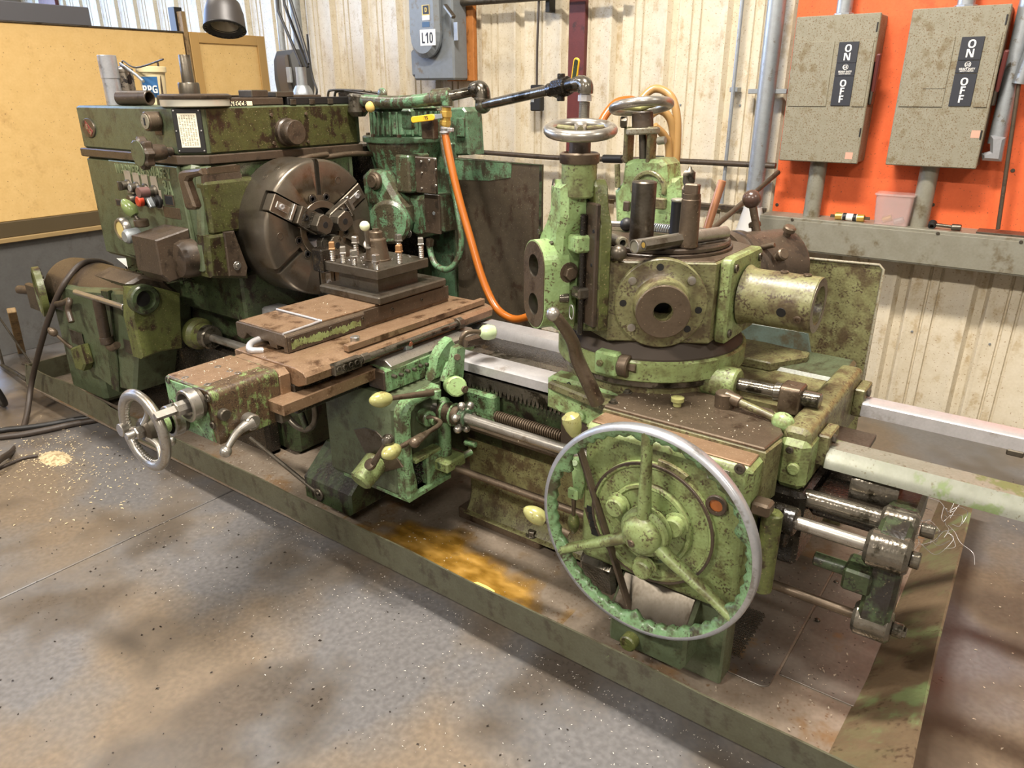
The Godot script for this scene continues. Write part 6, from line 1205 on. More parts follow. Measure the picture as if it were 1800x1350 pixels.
# == turret saddle with the big pilot wheel
func make_saddle():
	var st; var t = thing("turret_saddle", "green turret saddle with a large three-spoked aluminium pilot wheel", "saddle", V(-0.75, 0.1, -1.8))
	var f := -1.53
	st = mb(); var fr := [W(f, 0.385), W(f, 0.765)] + arc(f - 0.02, 0.765, 0.02, 0, 90, 4) + [W(-1.64, 0.787), W(-1.66, 0.37), W(f - 0.01, 0.37)]
	ext(st, "x", fr, -0.895, -0.445, 0.012); var ap = build(st, "apron_box", M.green, t)
	st = mb(); box(st, V(-0.88, 0.78, -1.635), V(-0.455, 0.789, -1.545), 0.003); build(st, "rusty_top", M.rust_way, t)
	st = mb(); ext(st, "y", [W(-0.885, -1.61), W(-0.44, -1.61), W(-0.43, -1.70), W(-0.47, -1.79), W(-0.87, -1.79), W(-0.895, -1.70)], 0.64, 0.80, 0.004); build(st, "gear_cover", M.green_drab, t)
	st = mb(); ext(st, "y", [W(-0.882, -1.612), W(-0.445, -1.612), W(-0.435, -1.72), W(-0.505, -1.855), W(-0.855, -1.855), W(-0.89, -1.70)], 0.798, 0.808, 0.003); build(st, "top_cover", M.steel_brown, t)
	st = mb(); lathe(st, [W(0, 0), W(0.011, 0), W(0.011, 0.012), W(0.018, 0.014), W(0.018, 0.024), W(0.012, 0.026), W(0, 0.026)], V(-0.722, 0.808, -1.725), Vector3.UP, 18); build(st, "oil_cap", M.brass if false else M.grip, t)
	st = mb()
	for q in [V(-0.874, 0.808, -1.729), V(-0.871, 0.808, -1.642), V(-0.844, 0.808, -1.793)]: hexbolt(st, q, Vector3.UP, 0.009, 0.009, true)
	build(st, "cover_bolts", M.oily_steel, t)
	# the saddle body under the turret, with its left wing
	st = mb(); ext(st, "y", [W(-1.13, -1.71), W(-0.92, -1.66), W(-0.45, -1.66), W(-0.45, -2.3), W(-1.13, -2.3)], 0.762, 0.79, 0.006); build(st, "saddle_body", M.green_drab, t)
	st = mb(); ext(st, "z", [W(-1.145, 0.695), W(-1.145, 0.79), W(-1.13, 0.802), W(-0.93, 0.802), W(-0.90, 0.79), W(-0.90, 0.66), W(-0.99, 0.67)], -1.79, -1.725, 0.008); build(st, "wing", M.green_light, t)
	st = mb(); cyl(st, V(-1.02, 0.70, -1.726), V(-1.02, 0.70, -1.712), 0.016, 16, 0.003); build(st, "wing_plug", M.green_light, t)
	st = mb()
	for q in [V(-1.114, 0.784, -1.725), V(-1.082, 0.777, -1.725), V(-1.099, 0.762, -1.725), V(-1.066, 0.788, -1.725)]: ring(st, q - V(0, 0, 0.002), q + V(0, 0, 0.0015), 0.008, 0.005, 12, 0.0005)
	build(st, "wing_holes", M.hole, t)
	st = mb(); box(st, V(-1.10, 0.565, -1.80), V(-0.88, 0.70, -1.735), 0.006); build(st, "wing_leg", M.brown_paint, t)
	st = mb(); lathe(st, [W(0, 0.74), W(0.24, 0.74), W(0.255, 0.80), W(0.255, 0.83), W(0, 0.83)], V(-0.937, 0, -1.985), Vector3.UP, 56); build(st, "turntable_base", M.green_drab, t)
	# bent clamping lever
	st = mb(); tube(st, curve([V(-0.919, 0.796, -1.64), V(-0.939, 0.859, -1.62), V(-0.964, 0.926, -1.6), V(-0.963, 0.986, -1.57), V(-0.97, 1.05, -1.52), V(-0.98, 1.074, -1.5)], 6), [0.021, 0.021, 0.021, 0.021, 0.021, 0.021, 0.021, 0.0205, 0.02, 0.02, 0.02, 0.02, 0.0195, 0.019, 0.0185, 0.018, 0.018, 0.018, 0.0175, 0.017, 0.017, 0.0165, 0.016, 0.0155, 0.015, 0.015, 0.015, 0.015, 0.015, 0.0155, 0.016], 14); var bl = build(st, "clamp_lever", M.steel_brown, t)
	st = mb(); ball(st, V(-0.98, 1.074, -1.5), 0.018, Vector3.UP, 1.05, 18); build(st, "ball_end", M.steel, bl)
	# face plate behind the wheel
	var C := V(-0.68, 0.56, f)
	st = mb(); lathe(st, [W(0, -0.01), W(0.1720, -0.01), W(0.1720, 0.01), W(0.1673, 0.016), W(0.1598, 0.016), W(0.1560, 0.010), W(0.1166, 0.010), W(0.1128, 0.024), W(0.1053, 0.026), W(0.0996, 0.02), W(0, 0.02)], C, Vector3.BACK, 64); var fp = build(st, "dial_plate", M.green, ap)
	st = mb(); ring(st, C + V(0, 0, 0.011), C + V(0, 0, 0.0175), 0.1725, 0.1654, 64, 0.001); build(st, "dial_rim", M.brown_paint, ap)
	for q in [V(-0.766, 0.593, -1.505), V(-0.603, 0.594, -1.505), V(-0.678, 0.437, -1.505)]:
		st = mb(); lathe(st, [W(0, -0.008), W(0.031, -0.008), W(0.033, 0.004), W(0.026, 0.006), W(0.026, 0.026), W(0.022, 0.030), W(0, 0.030)], q, Vector3.BACK, 22); build(st, "trip_knob", M.green, ap)
	st = mb(); ext(st, "z", arc(C.x, C.y, 0.187, 62, 88, 6) + arc(C.x, C.y, 0.17, 88, 62, 6), f, f + 0.012, 0.002); build(st, "index_lug", M.green_drab, ap)
	st = mb(); ring(st, V(-0.516, 0.669, -1.53), V(-0.516, 0.669, -1.53) + V(0, 0, 0.01), 0.027, 0.017, 24); var sgz = build(st, "sight_glass", M.brown_paint, ap)
	st = mb(); cyl(st, V(-0.516, 0.669, -1.53), V(-0.516, 0.669, -1.53) + V(0, 0, 0.004), 0.0175, 18, 0.0005); build(st, "glass", M_plain(C8(150, 86, 40), 0.1), sgz)
	st = mb(); box(st, V(-0.548, 0.732, -1.53), V(-0.495, 0.767, -1.53) + V(0, 0, 0.003), 0.001); build(st, "name_plate", M.duct, ap)
	st = mb(); socket(st, V(-0.472, 0.781, -1.53), Vector3.BACK, 0.013, 0.006); build(st, "plug", M.steel_dark, ap)
	# index scale plate with figures
	st = mb(); ext(st, "z", [W(-0.884, 0.529), W(-0.852, 0.54), W(-0.827, 0.473), W(-0.855, 0.453)], f - 0.001, f + 0.003, 0.0008); var ip = build(st, "index_plate", M.brown_paint, ap)
	st = mb()
	for k in 4: box(st, V(-0.873, 0.523, -1.524) + V(0.012 * k * 0.5, -0.022 * k, 0), V(-0.85, 0.531, -1.524) + V(0.012 * k * 0.5, -0.022 * k + 0.012, 0.001), 0.0)
	build(st, "index_marks", M.black, ip)
	# dark flat selector bar slanting across, with its grip
	st = mb(); var ba = V(-0.909, 0.75, -1.512); var bb = V(-0.705, 0.257, -1.505); K = frame(ba, bb - ba); box(st, V(-0.004, 0.0, -0.013), V(0.004, ba.distance_to(bb), 0.013), 0.002); K = Transform3D(); var sb = build(st, "selector_bar", M.brown_paint, t)
	st = mb(); var gd: Vector3 = (V(-0.92, 0.796, -1.505) - ba).normalized(); lathe(st, [W(0, 0), W(0.014, 0), W(0.022, 0.02), W(0.026, 0.042), W(0.024, 0.056), W(0.013, 0.064), W(0, 0.064)], ba, gd, 20); build(st, "grip", M.grip, sb)
	# small linkage with a hanging grip
	st = mb(); ext(st, "z", [W(-0.931, 0.667), W(-0.899, 0.68), W(-0.885, 0.608), W(-0.896, 0.551), W(-0.918, 0.565)], -1.545, -1.52, 0.006); var lk = build(st, "link", M.green_light, t)
	st = mb(); cyl(st, V(-0.914, 0.661, -1.52), V(-0.908, 0.668, -1.51), 0.01, 14); box(st, V(-0.924, 0.558, -1.515), V(-0.892, 0.59, -1.515) + V(0, 0, 0.012), 0.003); build(st, "link_pin", M.green_light, lk)
	lever(t, V(-0.907, 0.573, -1.51), V(-0.906, 0.501, -1.51), 0.006, 0.017, M.green_gear, 1.8, M.steel_brown)
	# stub lever low on the left
	lever(t, V(-0.962, 0.383, -1.58), V(-1.038, 0.415, -1.56), 0.009, 0.026, M.grip, 1.5, M.steel_brown)
	# lower gear housing behind the wheel
	st = mb(); ext(st, "x", [W(-1.50, 0.16), W(-1.50, 0.27), W(-1.575, 0.355), W(-1.72, 0.365), W(-1.72, 0.16)], -0.775, -0.545, 0.01); build(st, "gear_housing", M.green_dark, t)
	st = mb(); ext(st, "x", [W(-1.502, 0.268), W(-1.505, 0.28), W(-1.575, 0.362), W(-1.70, 0.372), W(-1.70, 0.36)], -0.765, -0.555, 0.002); build(st, "housing_lid", M.steel_dark, t)
	st = mb(); cyl(st, V(-0.70, 0.19, -1.505), V(-0.70, 0.19, -1.47), 0.024, 18, 0.004); build(st, "drain_boss", M.green_gear, t)
	st = mb(); ext(st, "x", [W(-1.55, 0.26), W(-1.53, 0.35), W(-1.58, 0.40), W(-1.64, 0.40), W(-1.64, 0.26)], -0.90, -0.785, 0.012); build(st, "oily_block", M.oily_steel, t)
	st = mb(); box(st, V(-0.62, 0.09, -1.66), V(-0.47, 0.38, -1.58), 0.006); build(st, "apron_skirt", M.green_dark, t)
	# right-hand end of the apron: square plug and upright tube
	st = mb(); box(st, V(-0.447, 0.655, -1.60), V(-0.40, 0.69, -1.555), 0.006); build(st, "side_plug", M.steel_brown, t)
	st = mb(); cyl(st, V(-0.405, 0.42, -1.61), V(-0.405, 0.648, -1.61), 0.025, 20, 0.004); cyl(st, V(-0.405, 0.647, -1.61), V(-0.405, 0.6495, -1.61), 0.008, 12, 0.0005); build(st, "upright_tube", M.green_gear, t)
	# big pilot wheel
	var WC := V(-0.665, 0.572, -1.45); var R := 0.293
	st = mb(); var N := 200; var sec := []
	for i in N:
		var a := TAU * i / N; var u := V(cos(a), sin(a), 0); var rin := 0.262 + 0.0035 * cos(a * 50.0)
		for b in [deg_to_rad(153.0), deg_to_rad(22.0), deg_to_rad(268.0)]:
			var da := absf(wrapf(a - b, -PI, PI)); rin -= 0.022 * exp(-pow(da / 0.055, 2))
		for b in [deg_to_rad(92.0), deg_to_rad(211.0), deg_to_rad(330.0)]:
			var da := absf(wrapf(a - b, -PI, PI)); rin -= 0.018 * exp(-pow(da / 0.07, 2))
		var q := []
		for s in [[R - 0.004, 0.016], [R, 0.008], [R, -0.008], [R - 0.005, -0.017], [R - 0.02, -0.018], [rin, -0.010], [rin - 0.002, 0.0], [rin, 0.007], [R - 0.024, 0.011], [R - 0.014, 0.017]]: q.append(WC + u * s[0] + V(0, 0, s[1]))
		sec.append([q, u])
	var st2 = mb()
	for i in N:
		var A = sec[i][0]; var B = sec[(i + 1) % N][0]
		for k in 10:
			var l := (k + 1) % 10; var mid: Vector3 = (A[k] + A[l]) * 0.5 - (WC + sec[i][1] * (R - 0.016))
			quad(st2 if k in [4, 5, 6, 7, 8] else st, A[k], A[l], B[l], B[k], mid, 31 if k in [4, 5, 6, 7, 8] else 32)
	sg = maxi(sg, 40)
	var wheel = build(st, "pilot_wheel", M.aluminium, t, "aluminium rim polished by hands")
	build(st2, "finger_grip_ring", M.mint, wheel, "green scalloped inner edge of the rim")
	for b in [92.0, 211.0, 330.0]:
		var a := deg_to_rad(b); var u := V(cos(a), sin(a), 0); st = mb()
		tube(st, [WC + u * 0.04, WC + u * 0.1 + V(0, 0, 0.002), WC + u * 0.2 + V(0, 0, 0.0), WC + u * 0.25, WC + u * 0.281], [0.022, 0.0195, 0.0165, 0.017, 0.0175], 14, false, 0.8); build(st, "spoke", M.green, wheel)
	st = mb(); lathe(st, [W(0, -0.07), W(0.04, -0.07), W(0.045, -0.03), W(0.066, -0.022), W(0.066, -0.002), W(0.06, 0.006), W(0.052, 0.008), W(0.052, 0.014), W(0.048, 0.024), W(0.038, 0.034), W(0.022, 0.04), W(0, 0.042)], WC, Vector3.BACK, 36); var hub = build(st, "hub", M.green, wheel)
	st = mb(); cyl(st, WC + V(-0.012, -0.012, 0.034), WC + V(-0.014, -0.014, 0.0435), 0.01, 14, 0.001); build(st, "hub_screw", M.steel_brown, wheel)
	# chip guard plate lying behind, and the cylinder of the binder
	st = mb(); ext(st, "y", [W(-0.84, -2.36), W(-0.70, -2.365), W(-0.55, -2.345), W(-0.545, -2.30), W(-0.62, -2.175), W(-0.77, -2.175)], 0.79, 0.82, 0.004); build(st, "chip_guard", M.green_drab, t)
	st = mb(); box(st, V(-0.80, 0.72, -2.42), V(-0.42, 0.80, -2.20), 0.01); build(st, "rear_wing", M.green_dark, t)
	st = mb(); cyl(st, V(-0.72, 0.835, -1.9), V(-0.62, 0.835, -1.9), 0.047, 24, 0.006); build(st, "binder_boss", M.green, t)
	st = mb(); cyl(st, V(-0.63, 0.838, -1.9), V(-0.49, 0.841, -1.9), 0.019, 16); cyl(st, V(-0.52, 0.841, -1.9), V(-0.50, 0.841, -1.9), 0.026, 18); build(st, "binder_shaft", M.oily_steel, t)
	st = mb(); ext(st, "x", rrect(-1.935, 0.795, -1.865, 0.872, 0.012), -0.50, -0.445, 0.004); cyl(st, V(-0.475, 0.871, -1.9), V(-0.475, 0.873, -1.9), 0.011, 12, 0.0005); build(st, "binder_block", M.steel_brown, t)
	st = mb(); cyl(st, V(-0.45, 0.84, -1.9), V(-0.40, 0.84, -1.9), 0.022, 16); build(st, "binder_end", M.oily_steel, t)
	st = mb(); cyl(st, V(-0.62, 0.775, -1.86), V(-0.45, 0.775, -1.86), 0.016, 14); build(st, "second_shaft", M.steel_dark, t)
	# lever with the green ball on the cover
	var lv = V(-0.618, 0.84, -1.795); st = mb(); lathe(st, [W(0, -0.04), W(0.026, -0.04), W(0.026, 0.006), W(0.022, 0.01), W(0, 0.01)], lv, Vector3.UP, 22); cyl(st, lv, lv.lerp(V(-0.457, 0.81, -1.782), 0.28), 0.017, 14, 0.003); build(st, "binder_lever_hub", M.steel_brown, t)
	st = mb(); var le = V(-0.454, 0.815, -1.771); cyl(st, lv.lerp(le, 0.2), le, 0.011, 12, 0.001, 0.009); var bl2 = build(st, "binder_lever", M.green_drab, t)
	st = mb(); ball(st, le, 0.0255, (le - lv).normalized(), 1.15, 20); build(st, "ball_grip", M.green_light, bl2, "worn green ball")

# == turret
const TC := Vector3(-0.937, 1.07, -1.985)

func face_frame(deg: float) -> Transform3D:   # local z along the outward normal of a turret face, deg measured from +x towards +z
	var n := V(cos(deg_to_rad(deg)), 0, sin(deg_to_rad(deg))); return Transform3D(Basis(Vector3.UP.cross(n), Vector3.UP, n), TC + n * 0.24)

func make_turret():
	var st; var t = thing("hexagon_turret", "olive hexagon turret block on its round turntable", "turret", V(TC.x, 0.83, TC.z))
	var hx := []
	for k in 6: hx.append(W(TC.x + 0.277 * cos(deg_to_rad(30 + 60 * k)), TC.z + 0.277 * sin(deg_to_rad(30 + 60 * k))))
	st = mb(); ext(st, "y", hx, 0.955, 1.178, 0.004); build(st, "hexagon_block", M.green_drab, t)
	st = mb(); ext(st, "y", inset(hx, 0.006), 1.177, 1.181, 0.001); build(st, "top_face", M.steel_brown, t)
	st = mb(); lathe(st, [W(0, 0.90), W(0.272, 0.90), W(0.272, 0.915), W(0.235, 0.958), W(0, 0.958)], V(TC.x, 0, TC.z), Vector3.UP, 64); build(st, "skirt", M.oily_shade_black if false else M_plain(C8(58, 48, 38), 0.7), t)
	st = mb(); lathe(st, [W(0, 0.848), W(0.275, 0.848), W(0.282, 0.853), W(0.282, 0.905), W(0.275, 0.91), W(0, 0.91)], V(TC.x, 0, TC.z), Vector3.UP, 64); build(st, "turntable", M.green, t)
	st = mb(); cyl(st, V(TC.x, 0.83, TC.z), V(TC.x, 0.85, TC.z), 0.27, 56); build(st, "oil_groove", M.oily_steel, t)
	st = mb(); cyl(st, V(TC.x, 1.18, TC.z), V(TC.x, 1.19, TC.z), 0.215, 60, 0.002); cyl(st, V(TC.x, 1.189, TC.z), V(TC.x, 1.205, TC.z), 0.208, 60, 0.004); build(st, "top_disc", M.brown_paint, t)
	# stop clamp on the turntable
	st = mb(); var a = V(-0.93, 0.894, -1.7); box(st, a + V(-0.035, -0.036, -0.06), a + V(0.035, 0.032, 0.008), 0.006); build(st, "stop_block", M.green_light, t)
	st = mb(); cyl(st, a + V(0.033, -0.004, -0.02), a + V(0.065, -0.004, -0.02), 0.032, 20, 0.004); hexbolt(st, a + V(0.064, -0.004, -0.02), Vector3.RIGHT, 0.015, 0.02); build(st, "stop_screw", M.steel_brown, t)
	st = mb(); hexbolt(st, a + V(-0.014, 0.0, 0.008), Vector3.BACK, 0.01, 0.01); build(st, "block_bolt", M.green_drab, t)

func make_turret_tools():
	var st; var t; var L: Transform3D
	# flanged tool holder on the face towards the operator
	L = face_frame(60.0); K = L
	t = thing("flanged_holder", "round olive flanged tool holder with bolt holes on the turret face towards the viewer", "tool holder", L.origin)
	st = mb(); lathe(st, [W(0.024, 0.002), W(0.122, 0.002), W(0.122, 0.02), W(0.119, 0.023), W(0.084, 0.023), W(0.076, 0.028), W(0.0715, 0.04), W(0.071, 0.095), W(0.068, 0.098), W(0.0245, 0.098), W(0.024, 0.094), W(0.024, 0.002)], Vector3.ZERO, Vector3.BACK, 64); var fl = build(st, "flange", M.green_drab, t)
	st = mb(); lathe(st, [W(0.0255, 0.096), W(0.0705, 0.096), W(0.0705, 0.098), W(0.068, 0.1005), W(0.0265, 0.1005), W(0.0255, 0.098)], Vector3.ZERO, Vector3.BACK, 48); build(st, "bored_nose", M.steel_brown, t)
	st = mb(); cyl(st, V(0, 0, 0.003), V(0, 0, 0.006), 0.0245, 20, 0.0); build(st, "bore", M.hole, t)
	var n := 0
	for deg in [95.0, 142.0, 180.0, 222.0, 352.0, 318.0, 42.0]:
		var p := V(0.1 * cos(deg_to_rad(deg)), 0.1 * sin(deg_to_rad(deg)), 0.023); st = mb()
		if n in [1, 3, 6]: lathe(st, [W(0, 0), W(0.011, 0), W(0.011, 0.003 if n < 6 else 0.008), W(0.007, 0.004 if n < 6 else 0.009), W(0, 0.002 if n < 6 else 0.009)], p, Vector3.BACK, 18)
		else: cyl(st, p - V(0, 0, 0.004), p + V(0, 0, 0.0006), 0.0095, 18, 0.0)
		build(st, "flange_bolt" if n in [1, 3, 6] else "bolt_hole", M.steel if n in [1, 3, 6] else M.hole, fl); n += 1
	K = Transform3D()
	# long cylindrical holder on the end face
	t = thing("cylinder_holder", "thick green hollow cylinder tool holder pointing right from the turret", "tool holder", V(-0.697, 1.07, -1.985))
	st = mb(); K = Transform3D(Basis(), V(0, 1.07, -1.985)); ext(st, "x", rrect(-0.118, -0.118, 0.118, 0.118, 0.02), -0.696, -0.662, 0.006); K = Transform3D(); build(st, "mounting_plate", M.green, t)
	st = mb(); lathe(st, [W(0.05, 0.04), W(0.084, 0.04), W(0.079, 0.05), W(0.0755, 0.06), W(0.0755, 0.232), W(0.073, 0.235), W(0.052, 0.235), W(0.05, 0.232), W(0.05, 0.04)], V(-0.697, 1.07, -1.985), Vector3.RIGHT, 64); build(st, "barrel", M.green_drab, t)
	st = mb(); lathe(st, [W(0.052, 0.232), W(0.073, 0.234), W(0.073, 0.2358), W(0.052, 0.2358)], V(-0.697, 1.07, -1.985), Vector3.RIGHT, 64); build(st, "end_rim", M.steel_dark, t)
	st = mb(); cyl(st, V(-0.655, 1.07, -1.985), V(-0.65, 1.07, -1.985), 0.0505, 32, 0.0); build(st, "bore_bottom", M.hole, t)
	for q in [[-0.535, 12.0, false], [-0.492, 2.0, true], [-0.50, 88.0, true], [-0.56, 88.0, true]]:
		var r := deg_to_rad(q[1] - 22.0) if q[1] < 45 else deg_to_rad(q[1]); var u := V(0, sin(r), cos(r)); var p := V(q[0], 1.07, -1.985) + u * 0.0755; st = mb()
		if q[2]: socket(st, p, u, 0.011, 0.005); build(st, "set_screw", M.steel_brown, t)
		else: cyl(st, p - u * 0.004, p + u * 0.0012, 0.0125, 18, 0.0); build(st, "tapped_hole", M.hole, t)
	for yy in [0.09, -0.09]:
		st = mb(); socket(st, V(-0.662, 1.07 + yy, -1.985 + 0.092), Vector3.RIGHT, 0.012, 0.006); socket(st, V(-0.662, 1.07 + yy, -1.985 - 0.092), Vector3.RIGHT, 0.012, 0.006); build(st, "plate_screw", M.steel_dark, t)
	# brown boring head on the far right face
	L = face_frame(-60.0); K = L
	t = thing("drum_holder", "dark brown cylindrical tool head on the far right turret face", "tool holder", L.origin)
	st = mb(); lathe(st, [W(0, 0.002), W(0.128, 0.002), W(0.128, 0.03), W(0.12, 0.034), W(0.12, 0.05), W(0.126, 0.052), W(0.126, 0.075), W(0.118, 0.078), W(0.118, 0.25), W(0.112, 0.258), W(0, 0.258)], Vector3.ZERO, Vector3.BACK, 56); build(st, "body", M.brown_paint, t)
	for q in [[0.21, 112.0], [0.16, 70.0], [0.13, 150.0]]:
		st = mb(); var u := V(cos(deg_to_rad(q[1])), sin(deg_to_rad(q[1])), 0); lathe(st, [W(0, 0), W(0.012, 0), W(0.012, 0.014), W(0.019, 0.016), W(0.019, 0.028), W(0.015, 0.032), W(0, 0.032)], V(0, 0, q[0]) + u * 0.116, u, 18)
		build(st, "clamp_screw", M.steel_brown, t)
	st = mb(); cyl(st, V(-0.06, 0.08, 0.08), V(-0.115, 0.10, 0.10), 0.008, 12); build(st, "locking_pin", M.steel_brown, t)
	K = Transform3D()
	st = mb(); var lb = V(-0.759, 1.182, -2.33); var lt = V(-0.789, 1.282, -2.33); cyl(st, lb, lt, 0.011, 12, 0.001, 0.013); var lv = build(st, "lever", M.steel_brown, t)
	st = mb(); ball(st, lt, 0.029, Vector3.UP, 1.0, 22); build(st, "ball_knob", M_plain(C8(72, 54, 46), 0.25), lv)
	# vertical slide tool on the left face
	L = face_frame(120.0); K = L
	t = thing("slide_tool", "green vertical slide tool with two bores and a polished handwheel on the left turret face", "slide tool", L.origin)
	st = mb(); ext(st, "z", [W(0.02, -0.115), W(0.148, -0.08), W(0.148, 0.20), W(0.125, 0.25), W(0.118, 0.30), W(0.105, 0.315), W(0.06, 0.315), W(-0.1, 0.2), W(-0.12, -0.1)], 0.002, 0.04, 0.005); build(st, "mounting_plate", M.green_gear, t)
	st = mb(); box(st, V(0.09, -0.07, 0.038), V(0.146, 0.26, 0.052), 0.004); build(st, "dovetail", M.brown_paint, t)
	st = mb(); var bp := [W(0.04, -0.10), W(-0.062, -0.10), W(-0.078, -0.04), W(-0.078, 0.10), W(-0.06, 0.16), W(-0.02, 0.205), W(0.0, 0.24), W(0.005, 0.31), W(0.085, 0.31), W(0.09, 0.22), W(0.066, 0.17), W(0.058, 0.10)]
	ext(st, "z", bp, 0.035, 0.118, 0.016); build(st, "slide_body", M.green_light, t)
	# bored boss: the two bores are cut
	var cs := CSGCombiner3D.new(); cs.name = "bored_boss"; cs.transform = Transform3D(L.basis, Vector3.ZERO); t.add_child(cs, true)
	var cp := CSGPolygon3D.new(); cp.name = "boss"; var pl := PackedVector2Array()
	for q in arc(0.0, 0.085, 0.068, 0, 180, 18) + arc(0.0, -0.028, 0.068, 180, 360, 18): pl.append(q)
	cp.polygon = pl; cp.depth = 0.075; cp.position = V(0, 0, 0.158); cp.material = M.green_light; cs.add_child(cp)
	var cf := CSGPolygon3D.new(); cf.name = "boss_face"; cf.polygon = PackedVector2Array(inset(Array(pl), 0.004)); cf.depth = 0.003; cf.position = V(0, 0, 0.160); cf.material = M.steel_brown; cs.add_child(cf)
	for yy in [0.083, -0.026]:
		var cc := CSGCylinder3D.new(); cc.name = "bore"; cc.operation = CSGShape3D.OPERATION_SUBTRACTION; cc.radius = 0.031; cc.height = 0.2; cc.sides = 32; cc.material = M.steel_dark; cc.transform = Transform3D(Basis(Vector3.RIGHT, PI / 2), V(0, yy, 0.15)); cs.add_child(cc)
	st = mb(); ring(st, V(-0.07, 0.06, 0.075), V(-0.1, 0.05, 0.075), 0.045, 0.01, 24, 0.004); build(st, "side_boss", M.green, t)
	# neck, screw and handwheel
	var ax := V(0.066, 0, 0.062)
	st = mb(); cyl(st, ax + V(0, 0.27, 0), ax + V(0, 0.36, 0), 0.046, 28, 0.004); build(st, "neck", M.green, t)
	st = mb(); lathe(st, [W(0, 0.355), W(0.05, 0.355), W(0.052, 0.36), W(0.052, 0.378), W(0.046, 0.382), W(0.04, 0.374), W(0, 0.374)], ax, Vector3.UP, 32); build(st, "collar", M.steel_brown, t)
	st = mb(); cyl(st, ax + V(0, 0.37, 0), ax + V(0, 0.432, 0), 0.028, 20, 0.003); build(st, "screw_hub", M.brown_paint, t)
	st = mb(); var rp := []
	for k in 48: rp.append(ax + V(0.08 * cos(TAU * k / 48), 0.436 - 0.012 * (0.86 * cos(TAU * k / 48) + 0.5 * sin(TAU * k / 48)), 0.08 * sin(TAU * k / 48)))
	tube(st, rp, 0.0145, 12, true); var wh = build(st, "handwheel", M.steel, t)
	for k in 3:
		var a := TAU * k / 3 + 0.5; st = mb(); tube(st, [ax + V(0, 0.436, 0), ax + V(0.074 * cos(a), 0.44, 0.074 * sin(a))], 0.0085, 8); build(st, "spoke", M.green_drab, wh)
	st = mb(); cyl(st, ax + V(0, 0.428, 0), ax + V(0, 0.452, 0), 0.016, 14); build(st, "hub", M.steel, wh)
	st = mb(); lathe(st, [W(0, 0), W(0.024, 0), W(0.022, 0.004), W(0, 0.006)], V(0.01, 0.29, 0.107), V(-0.4, 0.1, 1), 22); build(st, "name_disc", M.steel_dark, t)
	st = mb(); hexbolt(st, V(0.064, 0.07, 0.085), Vector3.RIGHT, 0.019, 0.022, true); build(st, "clamp_bolt", M.steel_brown, t)
	st = mb(); box(st, V(0.062, 0.13, 0.045), V(0.115, 0.175, 0.09), 0.006); build(st, "stop_lug", M.green_light, t)
	st = mb(); cyl(st, V(0.098, -0.1, 0.062), V(0.098, 0.23, 0.062), 0.009, 12); build(st, "stop_rod", M.oily_shade_black, t)
	st = mb(); box(st, V(0.075, 0.005, 0.045), V(0.12, 0.035, 0.082), 0.005); cyl(st, V(0.07, 0.0, 0.085), V(0.06, 0.0, 0.11), 0.013, 14); build(st, "stop_nut", M.oily_steel, t)
	st = mb(); rp = []
	for k in 20: rp.append(V(0.10, -0.032, 0.092) + V(0.012 * cos(TAU * k / 20), 0.02 * sin(TAU * k / 20), 0.0))
	tube(st, rp, 0.0016, 6, true); build(st, "wire_ring", M.steel_bright, t)
	st = mb()
	for q in [V(0.13, 0.10, 0.041), V(0.135, 0.19, 0.041)]: cyl(st, q, q + V(0, 0, 0.0125), 0.005, 10, 0.0005)
	build(st, "plate_hole", M.hole, t)
	st = mb()
	for q in [V(-0.045, 0.165, 0.118), V(0.03, 0.145, 0.118)]: hexbolt(st, q, Vector3.BACK, 0.008, 0.008)
	build(st, "body_bolts", M.oily_steel, t)
	K = Transform3D()
	# its twin on the far side
	t = thing("slide_tool", "green vertical slide tool with an arched body behind the turret, its handwheel tilted", "slide tool", V(-1.0, 1.1, -2.25))
	st = mb(); ext(st, "z", [W(-1.187, 1.096), W(-1.206, 1.29), W(-1.18, 1.317), W(-1.175, 1.382), W(-1.143, 1.394), W(-1.048, 1.398), W(-1.029, 1.382), W(-1.019, 1.328), W(-1.009, 1.342), W(-0.982, 1.344), W(-0.97, 1.291), W(-0.967, 1.122)], -2.32, -2.2, 0.012); build(st, "slide_body", M.green_light, t)
	st = mb(); var ac = W(-1.079, 1.302); ext(st, "z", arc(ac.x, ac.y, 0.062, -10, 190, 16) + arc(ac.x, ac.y, 0.048, 190, -10, 16), -2.21, -2.188, 0.003); build(st, "arch_rib", M.green_drab, t)
	st = mb(); box(st, V(-1.157, 1.232, -2.19), V(-1.134, 1.264, -2.19) + V(0, 0, 0.015), 0.003); build(st, "gib_key", M.brown_paint, t)
	st = mb(); box(st, V(-1.048, 1.249, -2.19), V(-1.007, 1.284, -2.19) + V(0, 0, 0.02), 0.004); build(st, "gib_block", M.green_drab, t)
	st = mb(); box(st, V(-1.181, 1.381, -2.25), V(-1.166, 1.491, -2.25) + V(0, 0, 0.05), 0.004); build(st, "yoke_arm", M.green_drab, t)
	st = mb(); box(st, V(-1.099, 1.385, -2.25), V(-1.086, 1.493, -2.25) + V(0, 0, 0.05), 0.004); build(st, "yoke_arm", M.green_drab, t)
	st = mb(); cyl(st, V(-1.119, 1.375, -2.23), V(-1.128, 1.476, -2.23), 0.013, 14); build(st, "feed_screw", M.steel_dark, t)
	st = mb(); cyl(st, V(-1.128, 1.469, -2.23), V(-1.129, 1.489, -2.23), 0.054, 28, 0.004); build(st, "collar", M.gbox, t)
	st = mb(); cyl(st, V(-1.129, 1.486, -2.23), V(-1.134, 1.537, -2.23), 0.034, 20, 0.004); build(st, "screw_hub", M.brown_paint, t)
